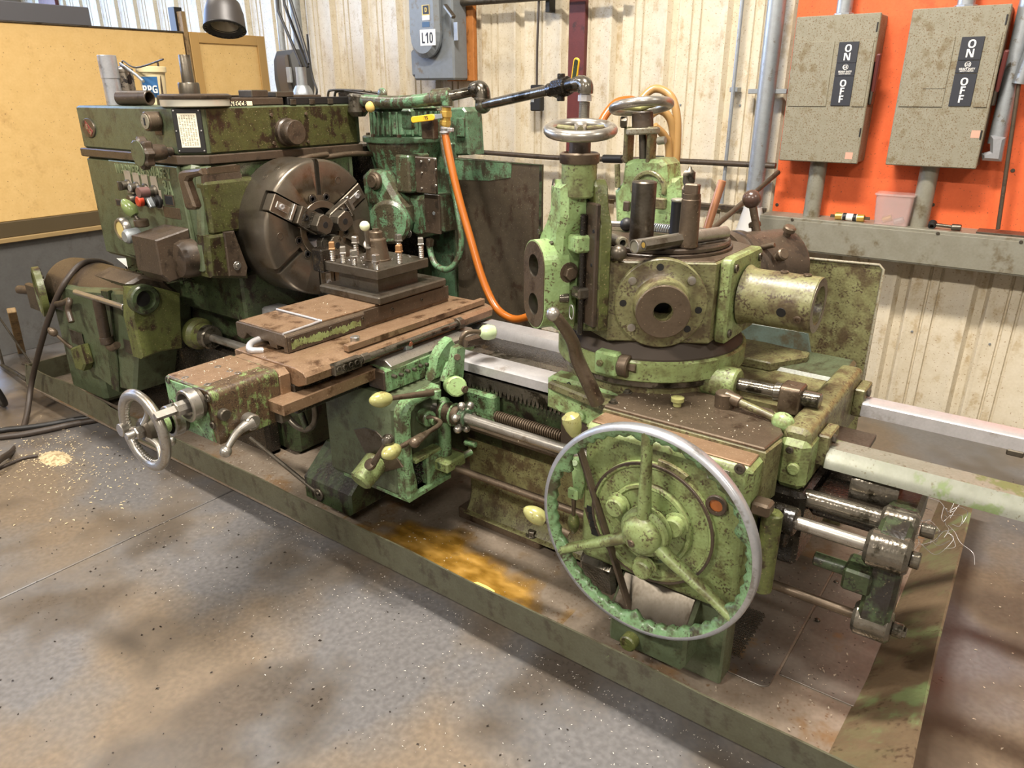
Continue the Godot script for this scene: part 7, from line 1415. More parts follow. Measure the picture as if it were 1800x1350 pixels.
	st = mb(); hexbolt(st, V(-1.171, 1.505, -2.2), V(-1, 0, 0.4), 0.018, 0.02); build(st, "lock_screw", M.steel_dark, t)
	st = mb(); var w0 = V(-1.139, 1.552, -2.23); rp = []; var tilt := Basis(Vector3.BACK, 0.16) * Basis(Vector3.RIGHT, -0.12)
	for k in 48: rp.append(w0 + tilt * V(0.088 * cos(TAU * k / 48), 0, 0.088 * sin(TAU * k / 48)))
	tube(st, rp, 0.0145, 12, true); wh = build(st, "handwheel", M.steel, t)
	for k in 3:
		var a := TAU * k / 3 + 0.2; st = mb(); tube(st, [w0 + V(0, -0.006, 0), w0 + tilt * V(0.082 * cos(a), 0, 0.082 * sin(a))], 0.0085, 8); build(st, "spoke", M.grip, wh)
	st = mb(); cyl(st, V(-1.192, 1.302, -2.2), V(-1.198, 1.377, -2.2), 0.009, 10); build(st, "side_stud", M.green_drab, t)
	st = mb(); cyl(st, V(-1.075, 1.45, -2.23), V(-1.048, 1.454, -2.23), 0.012, 12); build(st, "side_pin", M.duct, t)

# == right-hand end of the machine
func make_tail():
	var st; var t = thing("stop_yoke", "olive cast yoke across the bed end carrying the two guard bars", "yoke", V(-0.4, 0.7, -2.0))
	st = mb(); ext(st, "z", [W(-0.445, 0.66), W(-0.445, 0.79)] + arc(-0.425, 0.80, 0.02, 180, 90, 3) + arc(-0.395, 0.80, 0.02, 90, 0, 3) + [W(-0.375, 0.66)], -2.30, -1.74, 0.012); build(st, "yoke_bar", M.green_drab, t)
	st = mb(); box(st, V(-0.448, 0.655, -1.83), V(-0.37, 0.795, -1.725), 0.02); build(st, "yoke_end", M.green, t)
	st = mb(); cyl(st, V(-0.399, 0.72, -1.725), V(-0.399, 0.72, -1.725) + V(0, 0, 0.012), 0.016, 18, 0.003); build(st, "plug", M.green, t)
	st = mb(); socket(st, V(-0.416, 0.766, -1.725), Vector3.BACK, 0.009, 0.004); build(st, "set_screw", M.steel_dark, t)
	for zz in [-1.86, -2.24]:
		st = mb(); box(st, V(-0.376, 0.70, zz - 0.05), V(-0.345, 0.785, zz + 0.045), 0.004); var cl = build(st, "bar_clamp", M.green_drab, t)
		st = mb(); hexbolt(st, V(-0.346, 0.77, zz + 0.012), Vector3.RIGHT, 0.012, 0.01); hexbolt(st, V(-0.346, 0.735, zz + 0.03), Vector3.RIGHT, 0.012, 0.01); build(st, "clamp_bolts", M.steel_dark, cl)
	t = thing("guard_bar", "front long guard bar with a green painted top running off to the right", "bar", V(0.4, 0.7, -1.85))
	st = mb(); ext(st, "x", [W(-1.80, 0.705), W(-1.805, 0.728), W(-1.825, 0.752), W(-1.88, 0.755), W(-1.885, 0.705)], -0.348, 1.5, 0.002); build(st, "bar", worn({seed = 44, base = C8(142, 144, 132), base2 = C8(124, 126, 112), dirt = C8(108, 122, 82), dirt_at = 0.56, dirt_w = 0.12, chip = C8(96, 88, 70), chip_at = 0.72, streak = 0.1, rough = 0.36, metal = 0.45}), t)
	t = thing("guard_bar", "rear long bare steel guard bar running off to the right near the wall", "bar", V(0.4, 0.7, -2.22))
	st = mb(); ext(st, "x", [W(-2.185, 0.71), W(-2.19, 0.745), W(-2.2, 0.752), W(-2.24, 0.754), W(-2.245, 0.71)], -0.348, 1.5, 0.002); build(st, "bar", M.steel_bright, t)
	st = mb(); box(st, V(0.02, 0.695, -2.23), V(0.06, 0.712, -2.18), 0.003); build(st, "clip", M.steel_dark, t)
	t = thing("bar_stand", "steel trestle under the far ends of the two guard bars", "trestle", V(1.3, 0, -2.0))
	st = mb(); box(st, V(1.28, 0.66, -2.28), V(1.34, 0.705, -1.77), 0.004); box(st, V(1.28, 0, -2.26), V(1.34, 0.66, -2.2), 0.004); box(st, V(1.28, 0, -1.86), V(1.34, 0.66, -1.8), 0.004); build(st, "frame", M.green_dark, t)
	# bed end gear, stepped stop drum and the rod bracket
	t = thing("rod_bracket", "oily steel end bracket carrying the three rods at the right end of the bed", "bracket", V(-0.2, 0.3, -1.8))
	st = mb(); ext(st, "x", [W(-1.635, 0.60), W(-1.64, 0.635), W(-1.665, 0.65), W(-1.75, 0.665), W(-1.95, 0.665), W(-1.95, 0.585), W(-1.78, 0.575), W(-1.735, 0.54), W(-1.73, 0.43), W(-1.70, 0.365), W(-1.665, 0.36), W(-1.635, 0.385), W(-1.635, 0.44), W(-1.665, 0.50), W(-1.67, 0.555), W(-1.645, 0.57)], -0.185, -0.115, 0.01); build(st, "bracket", M.green_black, t)
	st = mb(); cyl(st, V(-0.2, 0.604, -1.67), V(-0.105, 0.604, -1.67), 0.046, 28, 0.01); build(st, "bearing_boss", M.oily_steel, t)
	st = mb(); cyl(st, V(-0.195, 0.403, -1.67), V(-0.11, 0.405, -1.67), 0.042, 28, 0.008); build(st, "bearing_boss", M.oily_steel, t)
	st = mb(); cyl(st, V(-0.19, 0.632, -1.76), V(-0.11, 0.632, -1.76), 0.04, 24, 0.008); build(st, "bearing_boss", M.oily_steel, t)
	st = mb(); cyl(st, V(-0.11, 0.405, -1.67), V(-0.085, 0.405, -1.67), 0.018, 18, 0.003); hexbolt(st, V(-0.09, 0.405, -1.67), Vector3.RIGHT, 0.014, 0.012); build(st, "rod_nut", M.oily_steel, t)
	st = mb(); cyl(st, V(-0.105, 0.604, -1.67), V(-0.085, 0.604, -1.67), 0.02, 18); build(st, "rod_nut", M.oily_steel, t)
	st = mb(); cyl(st, V(-0.105, 0.632, -1.77), V(-0.075, 0.632, -1.77), 0.018, 14); build(st, "rod_nut", M.oily_steel, t)
	st = mb(); cyl(st, V(-0.31, 0.51, -1.69), V(-0.22, 0.51, -1.69), 0.018, 16); box(st, V(-0.235, 0.475, -1.735), V(-0.17, 0.535, -1.65), 0.006); build(st, "stop_pin", M.green_black, t)
	st = mb(); cyl(st, V(-0.44, 0.605, -1.67), V(-0.36, 0.605, -1.67), 0.036, 22, 0.004); hexbolt(st, V(-0.40, 0.635, -1.65), V(0, 1, 0.3), 0.011, 0.012); cyl(st, V(-0.44, 0.55, -1.69), V(-0.38, 0.55, -1.69), 0.034, 20); build(st, "rod_collar", M.oily_shade_black, t)
	t = thing("stop_drum", "stepped grey stop drum between the guard bars at the bed end", "drum", V(-0.3, 0.62, -2.0))
	for k in 6:
		st = mb(); ext(st, "y", [W(-0.48, -2.06), W(-0.30 + 0.012 * (k % 3), -2.06), W(-0.30 + 0.012 * (k % 3), -1.96), W(-0.48, -1.96)], 0.60 + 0.02 * k, 0.618 + 0.02 * k, 0.002); build(st, "stop_bar", M.steel_dark, t)
	st = mb(); box(st, V(-0.51, 0.44, -2.18), V(-0.36, 0.655, -1.72), 0.012); build(st, "bed_end", M.oily_shade_black, t)
	st = mb(); lathe(st, [W(0, 0), W(0.05, 0), W(0.055, 0.02), W(0.045, 0.11), W(0, 0.112)], V(-0.28, 0.665, -1.86), Vector3.RIGHT, 24); build(st, "end_cap", M.oily_steel, t)
	st = mb(); box(st, V(-0.36, 0.58, -2.10), V(-0.16, 0.64, -1.76), 0.02); build(st, "end_housing", M.oily_shade_black, t)
	# stringy swarf in the corner of the pan
	t = thing("swarf", "bright stringy nest of steel swarf at the right end of the pan", "swarf", V(-0.07, 0.2, -2.3))
	st = mb(); var rng := RandomNumberGenerator.new(); rng.seed = 77; var c0 = V(-0.112, 0.56, -1.95)
	for k in 34:
		var p := [c0 + V(rng.randf() - 0.5, rng.randf() - 0.5, rng.randf() - 0.5) * 0.13]
		for j in 4: p.append(p[j] + V(rng.randf() - 0.5, rng.randf() - 0.5, rng.randf() - 0.5) * 0.07)
		tube(st, curve(p, 4), 0.0008, 4)
	build(st, "strands", M.steel_bright, t).set_meta("kind", "stuff")

# == loose things
func make_loose():
	var st; var t; var top := 1.206
	# on the turret disc
	t = thing("steel_bar", "tall thick steel round bar standing on the turret disc, the largest of those standing there", "bar", V(-0.932, 1.206, -1.871))
	st = mb(); var p = V(-0.932, 1.206, -1.871); cyl(st, p, V(V(-0.973, 1.37, -1.95).x, 0, 0) * 0.0 + p + V(0.0, V(-0.973, 1.37, -1.95).y - top, -0.0), 0.0335, 28, 0.004); build(st, "bar", M.steel_dark, t)
	t = thing("tanged_shank", "brown stepped tool shank with a flat tang standing on the turret disc", "tool shank", V(-0.793, 1.206, -1.871))
	p = V(-0.793, 1.206, -1.871)
	st = mb(); lathe(st, [W(0, 0), W(0.0255, 0), W(0.027, 0.002), W(0.025, 0.125), W(0.0235, 0.127), W(0.0235, 0.14), W(0, 0.14)], p, Vector3.UP, 28); build(st, "shank", M.steel_brown, t)
	st = mb(); box(st, p + V(-0.018, 0.138, -0.009), p + V(0.02, 0.166, 0.013), 0.003); build(st, "tang", M.steel_brown, t)
	t = thing("black_sleeve", "black sleeve standing behind the brown tanged shank on the turret disc", "sleeve", V(-0.85, 1.206, -1.929))
	p = V(-0.867, 1.206, -1.959); st = mb(); cyl(st, p, p + V(0, 0.105, 0), 0.0205, 22, 0.003); build(st, "sleeve", M.black, t)
	st = mb(); cyl(st, p + V(0, 0.104, 0), p + V(0, 0.112, 0), 0.022, 22, 0.002); build(st, "rim", M.duct, t)
	t = thing("twist_drill", "twist drill standing upright behind the tanged shank on the turret disc", "drill", V(-0.881, 1.206, -2.036))
	p = V(-0.877, 1.206, -2.039); st = mb(); cyl(st, p, p + V(0, 0.13, 0), 0.017, 18); build(st, "shank", M.steel_brown, t)
	st = mb(); var dn := 30
	for s in 2:
		for i in dn:
			var h0 := 0.125 + 0.07 * i / dn; var h1 := 0.125 + 0.07 * (i + 1) / dn; var a0 := 5.0 * i / dn + PI * s; var a1 := 5.0 * (i + 1) / dn + PI * s; var rr := 0.017 * minf(1.0, (dn - i) / 8.0); var r2 := 0.017 * minf(1.0, (dn - i - 1) / 8.0)
			for k in 6:
				var b0 := -0.8 + 1.6 * k / 6.0; var b1 := -0.8 + 1.6 * (k + 1) / 6.0
				var A: Vector3 = p + V(rr * cos(a0 + b0), h0, rr * sin(a0 + b0)); var B: Vector3 = p + V(rr * cos(a0 + b1), h0, rr * sin(a0 + b1)); var C: Vector3 = p + V(r2 * cos(a1 + b1), h1, r2 * sin(a1 + b1)); var D: Vector3 = p + V(r2 * cos(a1 + b0), h1, r2 * sin(a1 + b0))
				quad(st, A, B, C, D, V(cos(a0), 0, sin(a0)), 51 + s)
			var ax0: Vector3 = p + V(0, h0, 0); var ax1: Vector3 = p + V(0, h1, 0)
			for b in [-0.8, 0.8]:
				quad(st, ax0, p + V(rr * cos(a0 + b), h0, rr * sin(a0 + b)), p + V(r2 * cos(a1 + b), h1, r2 * sin(a1 + b)), ax1, V(cos(a0 + b * 2.2), 0, sin(a0 + b * 2.2)))
	sg = maxi(sg, 60); build(st, "flutes", M.steel_dark, t)
	t = thing("steel_tube", "bright steel tube lying across the turret disc in front of the standing bars", "tube", V(-0.836, 1.206, -1.899))
	var a = V(-0.87, 1.206, -1.707); var b = V(-0.751, 1.206, -2.031); a.y = 1.224; b.y = 1.226; a = V(a.x - 0.0, a.y, a.z); var d: Vector3 = (b - a).normalized()
	st = mb(); ring(st, a, b, 0.0185, 0.015, 28, 0.001); build(st, "tube", M.steel, t)
	st = mb(); cyl(st, a + d * 0.004, a + d * 0.008, 0.0155, 20, 0.0); build(st, "bore", M.duct, t)
	t = thing("hexagon_bar", "short hexagonal steel bar lying on top of the bright tube", "bar", V(-0.821, 1.24, -1.722))
	a = V(-0.811, 1.245, -1.643); b = V(-0.761, 1.25, -1.747); st = mb(); d = (b - a).normalized(); lathe(st, [W(0.0, 0), W(0.0125, 0), W(0.0135, 0.001), W(0.0135, a.distance_to(b)), W(0, a.distance_to(b))], a, d, 6); build(st, "bar", M.steel_dark, t)
	st = mb(); cyl(st, a - d * 0.0006, a, 0.007, 14, 0.0); build(st, "centre", M.brass, t)
	t = thing("crank", "steel crank handle with a ball end lying at the left edge of the turret top", "handle", V(-0.921, 1.2, -1.724))
	st = mb(); a = V(-0.91, 1.2, -1.704); a.y = 1.204; b = a + V(-0.075, 0.0, -0.03); cyl(st, a, b, 0.013, 14, 0.001, 0.011); build(st, "shaft", M.steel_dark, t)
	st = mb(); ball(st, a, 0.0215, Vector3.UP, 1.0, 20); build(st, "ball", M.steel_dark, t)
	t = thing("socket_tube", "hollow steel tube lying behind the ball-ended crank handle on the turret top", "tube", V(-0.991, 1.2, -1.858))
	a = V(-0.922, 1.215, -1.743); b = V(-1.018, 1.215, -1.814); a.y = 1.222; b.y = 1.222; st = mb(); ring(st, a, b + (b - a) * 0.7, 0.0145, 0.009, 20, 0.002); build(st, "tube", M.brass if false else M.steel, t)
	st = mb(); ring(st, a + (a - b).normalized() * 0.002, a - (a - b).normalized() * 0.012, 0.0165, 0.009, 20, 0.002); build(st, "end_ring", M.gbox, t)
	t = thing("black_ball_handle", "black ball-ended handle lying at the back left of the turret disc", "handle", V(-1.082, 1.206, -2.06))
	a = V(-1.041, 1.215, -1.988); a.y = 1.226; st = mb(); cyl(st, a, a + V(-0.08, 0.0, 0.02), 0.009, 12); build(st, "shaft", M.steel, t)
	st = mb(); ball(st, a, 0.0205, Vector3.UP, 1.0, 20); build(st, "ball", M.black, t)
	t = thing("coil_spring", "small coil spring lying in a ring on the turret disc behind the tube", "spring", V(-0.957, 1.206, -2.063))
	p = V(-0.93, 1.21, -1.997); st = mb(); var hp := []
	for k in 60: hp.append(p + V(-0.03 + 0.001 * k, 0.014 + 0.012 * sin(k * 0.9), 0.012 * cos(k * 0.9)))
	tube(st, hp, 0.0022, 6); build(st, "coil", M.galv, t)
	# copper rods and loops behind the turret
	t = thing("copper_tube", "copper-coloured tube leaning behind the turret", "tube", V(-0.997, 1.133, -2.5))
	st = mb(); cyl(st, V(-0.981, 1.118, -2.45), V(-0.954, 1.313, -2.5), 0.014, 14, 0.003); build(st, "tube", M_plain(C8(166, 116, 84), 0.35, 0.5), t)
	st = mb(); cyl(st, V(V(-0.981, 1.134, -2.45).x, 0.78, -2.45), V(-0.981, 1.134, -2.45), 0.02, 10); box(st, V(V(-0.981, 1.134, -2.45).x - 0.05, 0.09, -2.5), V(V(-0.981, 1.134, -2.45).x + 0.05, 0.79, -2.42), 0.004); build(st, "socket", M.green_black, t)
	t = thing("slanting_rod", "thin brown rod slanting up behind the turret to the thick wall conduit", "rod", V(-1.069, 1.111, -2.8))
	st = mb(); cyl(st, V(-1.275, 0.99, -3.2) + (V(-1.275, 0.99, -3.2) - V(-1.256, 1.192, -4.08)) * 0.72, V(-1.256, 1.192, -4.08), 0.013, 10); build(st, "rod", M.steel_brown, t)
	t = thing("amber_hose", "translucent amber hoses looping behind the rear slide tool", "hose", V(-1.47, 1.507, -3))
	var ah = M.amber_hose
	for q in [[V(-1.496, 1.476, -2.9), V(-1.514, 1.552, -2.95), V(-1.477, 1.604, -3), V(-1.403, 1.578, -3), V(-1.366, 1.497, -3), V(-1.355, 1.374, -3), V(-1.356, 1.259, -3), V(-1.343, 1.044, -3)],
		[V(-1.445, 1.499, -2.9), V(-1.421, 1.522, -2.95), V(-1.386, 1.486, -2.98), V(-1.373, 1.396, -3), V(-1.373, 1.281, -3), V(-1.359, 1.043, -3)], [V(-1.417, 1.462, -2.9), V(-1.392, 1.421, -2.95), V(-1.38, 1.352, -2.98), V(-1.375, 1.041, -3)],
		[V(-1.573, 1.444, -2.7), V(-1.558, 1.512, -2.75), V(-1.538, 1.554, -2.8), V(-1.501, 1.562, -2.85), V(-1.501, 1.548, -2.9)]]:
		st = mb(); tube(st, curve(q, 7), 0.0165, 12); build(st, "hose", M.orange_hose if q.size() == 5 else ah, t)
	st = mb(); cyl(st, V(-1.353, 1.043, -3), V(-1.353, 1.043, -3) + V(0, -0.9, 0), 0.03, 12); build(st, "stand_pipe", M.green_black, t)
	# on top of the headstock
	var hy := 1.547
	t = thing("brown_pipe", "short brown open-ended pipe lying on the headstock front edge", "pipe", V(-2.621, 1.57, -1.386))
	a = V(-3.245, 1.57, -1.66); b = V(-3.083, 1.568, -1.7); a.y = hy + 0.029; b.y = hy + 0.029; st = mb(); ring(st, a, b, 0.029, 0.023, 24, 0.002); build(st, "pipe", M.brown_paint, t)
	st = mb(); cyl(st, a.lerp(b, 0.05), a.lerp(b, 0.1), 0.0235, 20, 0.0); build(st, "bore", M.hole, t)
	t = thing("flat_bar", "long flat brown steel bar lying along the headstock top", "bar", V(-3.0, hy, -1.9))
	st = mb(); ext(st, "x", [W(-1.92, hy), W(-1.84, hy), W(-1.84, hy + 0.038), W(-1.92, hy + 0.038)], -3.6, -2.86, 0.004); box(st, V(-2.95, hy, -2.4), V(-2.86, hy + 0.038, -1.80), 0.004); build(st, "bar", M.brown_paint, t)
	t = thing("tool_block", "brown flat bracket with a slotted block lying on the headstock by the white strip", "bracket", V(-2.76, hy, -2.0))
	st = mb(); ext(st, "y", [W(-2.86, -1.78), W(-2.70, -1.80), W(-2.70, -2.06), W(-2.86, -2.1)], hy, hy + 0.03, 0.004); build(st, "bracket", M.brown_paint, t)
	st = mb(); box(st, V(-2.80, hy + 0.03, -2.0), V(-2.71, hy + 0.058, -1.92), 0.003); box(st, V(-2.80, hy + 0.03, -2.12), V(-2.70, hy + 0.052, -2.03), 0.003); build(st, "block", M.steel_dark, t)
	t = thing("paper_strip", "white paper tape strip with lettering lying on the headstock edge by the dial", "label", V(-2.7, hy, -1.8))
	st = mb(); box(st, V(-2.7, 1.547, -1.745), V(-2.7, 1.563, -1.908) + V(0.004, 0, 0), 0.001); build(st, "strip", M_plain(C8(232, 220, 184), 0.6), t)
	words(t, "lettering", "NECCB", 0.022, Transform3D(Basis(Vector3.UP, PI / 2), V(-2.695, 1.555, -1.843)), M.ink, 0.0008, "Droid Sans", 1.1)
	t.get_child(1).position -= t.position
	t = thing("arbor", "dark stepped steel arbor standing on the headstock top", "arbor", V(-14.762, 1.61, -9.024))
	p = V(-3.248, 1.602, -1.98); st = mb(); p.y = hy; lathe(st, [W(0, 0), W(0.045, 0), W(0.045, 0.012), W(0.042, 0.014), W(0.044, 0.02), W(0.045, 0.085), W(0.042, 0.09), W(0.026, 0.09), W(0.024, 0.20), W(0.022, 0.203), W(0, 0.203)], p, Vector3.UP, 32); build(st, "arbor", M.steel_dark, t)
	t = thing("aluminium_tube", "bright aluminium stepped tube standing at the back left of the headstock top", "tube", V(-3.955, 1.534, -2))
	p = V(-3.348, 1.54, -1.69); p.y = hy; st = mb(); lathe(st, [W(0, 0), W(0.034, 0), W(0.034, 0.105), W(0.0365, 0.106), W(0.0365, 0.193), W(0.034, 0.195), W(0.0, 0.19)], p, Vector3.UP, 30); build(st, "tube", M.aluminium, t)
	t = thing("oil_can", "battered pump oil can with a long thin spout on the headstock top", "oil can", V(-3.917, 1.593, -2.05))
	p = V(-3.359, 1.589, -1.76); p.y = hy + 0.0
	st = mb(); lathe(st, [W(0, 0), W(0.032, 0), W(0.033, 0.004), W(0.032, 0.13), W(0.0345, 0.132), W(0.0345, 0.142), W(0.02, 0.152), W(0.012, 0.158), W(0, 0.158)], p, Vector3.UP, 26); build(st, "can", worn({seed = 46, base = C8(150, 140, 126), base2 = C8(120, 110, 98), dirt = C8(44, 40, 40), dirt_at = 0.5, dirt_w = 0.05, rough = 0.4, metal = 0.4, tile = 0.25}), t)
	st = mb(); tube(st, curve([p + V(0, 0.155, 0), p + V(0.005, 0.175, 0), V(-3.255, 1.694, -1.76), V(-3.039, 1.721, -1.76)], 5), 0.0035, 8); build(st, "spout", M.steel_dark, t)
	st = mb(); tube(st, curve([p + V(0.0, 0.165, 0.012), V(-3.275, 1.676, -1.75), V(-3.243, 1.663, -1.75), V(-3.183, 1.64, -1.74)], 5), 0.006, 8); build(st, "pump_handle", M.galv, t)
	t = thing("paint_cup", "white plastic paint cup with a blue label on the headstock top", "cup", V(-3.651, 1.59, -2.05))
	p = V(-3.324, 1.584, -1.86); p.y = hy
	st = mb(); lathe(st, [W(0, 0), W(0.044, 0), W(0.054, 0.13), W(0.061, 0.132), W(0.062, 0.152), W(0.058, 0.154), W(0.052, 0.15), W(0.042, 0.01), W(0, 0.01)], p, Vector3.UP, 36); build(st, "cup", M_plain(C8(206, 190, 150), 0.4), t)
	st = mb(); lathe(st, [W(0.0478, 0.03), W(0.0535, 0.105), W(0.0541, 0.113), W(0.0484, 0.03)], p, Vector3.UP, 14, 0.0, 0.15, 1.5); build(st, "label", M_plain(C8(44, 92, 140), 0.5), t)
	words(t, "lettering", "PPG", 0.042, Transform3D(Basis(Vector3.UP, 0.75), p + V(0.036, 0.062, 0.038)), M.white, 0.003, "Droid Sans", 0.8)
	t.get_child(2).position -= t.position
	st = mb(); cyl(st, p + V(0.05, 0.01, -0.006), p + V(0.047, 0.172, -0.01), 0.0045, 8); build(st, "stirring_stick", M.brown_paint, t)
	# lamp head hanging in from above
	t = thing("work_lamp", "black bell-shaped gooseneck work lamp hanging in from above the headstock", "lamp", V(-2.72, 1.84, -1.86))
	var la = V(-2.757, 1.93, -1.88); var ld = V(0.24, -0.9, 0.25).normalized()
	st = mb(); lathe(st, [W(0.022, -0.02), W(0.06, 0.02), W(0.072, 0.06), W(0.076, 0.10), W(0.078, 0.115), W(0.066, 0.115), W(0.062, 0.10), W(0.05, 0.04), W(0.0, 0.02)], la, ld, 36); build(st, "shade", M_plain(C8(40, 36, 33), 0.5), t)
	st = mb(); lathe(st, [W(0.05, 0.104), W(0.076, 0.112), W(0.079, 0.118), W(0.074, 0.121), W(0.06, 0.116), W(0.052, 0.108)], la, ld, 36); build(st, "rim", M.black, t)
	st = mb(); lathe(st, [W(0, 0.03), W(0.03, 0.045), W(0.058, 0.105), W(0.055, 0.108), W(0.028, 0.05), W(0, 0.034)], la, ld, 30); build(st, "reflector", M_plain(C8(150, 140, 120), 0.35, 0.5), t)
	st = mb()
	for k in 22:
		var aa := TAU * k / 22; var f := frame(la, ld); cyl(st, f * V(0.069 * cos(aa), 0.115, 0.069 * sin(aa)), f * V(0.069 * cos(aa), 0.122, 0.069 * sin(aa)), 0.004, 6, 0.0005)
	build(st, "rim_beads", M.steel_dark, t)
	st = mb(); tube(st, curve([la - ld * 0.01, la - ld * 0.1, la + V(-0.05, 0.3, -0.1), la + V(-0.1, 0.6, -0.4), V(-3.34, 2.311, -2.6), V(-3.335, 2.113, -2.6)], 6), 0.016, 10); build(st, "gooseneck", M.black, t)
	# post with spring arms behind the headstock
	t = thing("spring_arm_lamp", "galvanised pipe stub carrying black spring arms behind the headstock top", "arm stand", V(-3.114, 1.588, -2.5))
	st = mb(); lathe(st, [W(0, -0.25), W(0.05, -0.25), W(0.05, 0.0), W(0.046, 0.02), W(0.033, 0.04), W(0.026, 0.042), W(0.026, 0.125), W(0, 0.125)], V(-3.177, 1.585, -2.55), Vector3.UP, 24); build(st, "pipe_stub", M.galv, t)
	st = mb(); tube(st, [V(-3.164, 1.71, -2.55), V(-3.367, 1.97, -2.6), V(-3.356, 2.12, -2.6)], 0.0075, 8); tube(st, [V(-3.109, 1.709, -2.54), V(-3.287, 1.994, -2.58), V(-3.291, 2.113, -2.58)], 0.0075, 8); tube(st, [V(-3.045, 1.722, -2.5), V(-3.211, 2.031, -2.55)], 0.009, 8); build(st, "spring_arm", M.black, t)
	st = mb(); tube(st, curve([V(-3.041, 1.849, -2.5), V(-3.041, 1.726, -2.5), V(-3.028, 1.651, -2.5), V(-3.01, 1.605, -2.5), V(-3.024, 1.57, -2.5)], 5), 0.005, 8); build(st, "cable", M.black, t)
	t = thing("conduit", "galvanised conduit on the back wall behind the black spring arms", "conduit", V(-5.102, 2.133, -4.1))
	st = mb(); tube(st, [V(V(-5.109, 2.094, -4.1).x, 1.0, -4.1), V(V(-5.109, 2.094, -4.1).x, 4.8, -4.1)], 0.045, 14); build(st, "pipe", M.galv, t)
	t = thing("motor_starter", "dark rounded motor starter box with its conduit standing behind the headstock", "starter box", V(-3.9, 1.3, -3.4))
	st = mb(); ext(st, "z", [W(-4.371, 1.843), W(-4.178, 1.85), W(-4.142, 1.635), W(-4.208, 1.319), W(-4.371, 1.314), W(-4.417, 1.672), W(-4.404, 1.796)], -3.45, -3.3, 0.03); build(st, "box", M_plain(C8(62, 62, 60), 0.45), t)
	st = mb(); ext(st, "z", [W(-4.322, 1.814), W(-4.217, 1.818), W(-4.201, 1.584), W(-4.309, 1.573), W(-4.337, 1.705)], -3.31, -3.275, 0.015); build(st, "cover", M_plain(C8(74, 66, 58), 0.4), t)
	st = mb(); tube(st, [V(-4.335, 1.85, -3.35), V(V(-4.335, 1.85, -3.35).x, 4.5, -3.35)], 0.022, 12); build(st, "conduit_pipe", M.galv, t)
	st = mb(); box(st, V(V(-4.391, 1.458, -3.35).x - 0.05, 0.0, -3.42), V(V(-4.391, 1.458, -3.35).x + 0.05, 1.2, -3.33), 0.004); build(st, "stand", M.black, t)
	st = mb(); box(st, V(-4.199, 1.649, -3.27), V(-4.159, 1.743, -3.27) + V(0, 0, 0.02), 0.004); build(st, "handle", M.galv, t)
	# square tray on the headstock rear edge
	t = thing("guide_rail", "black flat rail along the rear of the headstock top", "rail", V(-2.7, hy, -2.3))
	st = mb(); box(st, V(-2.74, hy, -2.46), V(-2.695, hy + 0.03, -2.08), 0.003); build(st, "rail", M.black, t)
	st = mb()
	for k in 3: box(st, V(-2.70, hy, -2.12 - 0.1 * k), V(-2.69, hy + 0.022, -2.09 - 0.1 * k), 0.002)
	build(st, "clips", M.steel_dark, t)
	# hoses on the floor at the left
	t = thing("air_hose", "dark red-brown air hose draped over the feed gearbox and down to the floor", "hose", V(-3.9, 0, -1.4))
	st = mb(); tube(st, curve([V(-3.884, 0.765, -1.78), V(-3.855, 0.809, -1.7), V(-3.817, 0.812, -1.6), V(-3.795, 0.739, -1.5), V(-3.883, 0.599, -1.45), V(-4.024, 0.412, -1.42), V(-4.213, 0.172, -1.4), V(-4.122, 0.018, -1.3), V(-3.884, -0.017, -1.15), V(-3.628, 0.054, -1), V(-3.588, 0.016, -0.842), V(-3.771, 0.016, -0.422)], 6), 0.0145, 10); build(st, "hose", M.rubber, t)
	t = thing("floor_hose", "pair of dark hoses lying across the floor into the chip pan's shadow at the left", "hose", V(-3.921, 0.02, -1.31))
	st = mb(); tube(st, curve([V(-5.409, 0.014, -0.33), V(-4.22, 0.014, -1.059), V(-4.048, 0.014, -1.2), V(-3.958, 0.014, -1.324), V(-3.906, 0.014, -1.441), V(-3.846, 0.014, -1.528), V(-3.78, 0.014, -1.676)], 5), 0.014, 10); build(st, "hose", M.black, t)
	st = mb(); tube(st, curve([V(-5.172, 0.016, -0.296), V(-4.124, 0.016, -1.026), V(-3.955, 0.016, -1.165), V(-3.888, 0.016, -1.295), V(-3.849, 0.016, -1.415), V(-3.804, 0.016, -1.509), V(-3.731, 0.016, -1.651)], 5), 0.016, 10); build(st, "hose", M.rubber, t)
	t = thing("cable", "thin dark cable lying on the floor at the far left below the hoses", "cable", V(-3.644, 0.01, -1.043))
	st = mb(); tube(st, curve([V(-3.627, 0.008, -0.387), V(-3.653, 0.008, -0.907), V(-3.648, 0.008, -0.997), V(-3.662, 0.008, -1.097), V(-3.637, 0.008, -1.151)], 5), 0.008, 8); build(st, "cable", M.rubber, t)
	t = thing("coiled_hose", "black hose loop at the left edge of the photo", "hose", V(-4.418, 0, -1.271))
	st = mb(); var hp2 := []
	for k in 24: hp2.append(V(-4.428, 0.02, -1.254) + V(0.0 + 0.13 * cos(TAU * k / 24), 0.15 + 0.15 * sin(TAU * k / 24), 0.05 * sin(TAU * k / 24)))
	tube(st, hp2, 0.015, 10, true); build(st, "hose", M.black, t)
	# swept chips
	t = thing("sawdust_pile", "small heap of pale chips swept together on the floor at the left", "chip heap", V(-3.556, 0, -1.193))
	st = mb(); var rng := RandomNumberGenerator.new(); rng.seed = 9; var pc = V(-3.556, 0, -1.193)
	var hm := []
	for i in 15:
		var row := []
		for j in 15:
			var u := (i - 7) / 7.0; var v := (j - 7) / 7.0; row.append(pc + V(u * 0.1, maxf(0.0, 0.017 * (1.0 - u * u - v * v)) + 0.001 * rng.randf(), v * 0.055))
		hm.append(row)
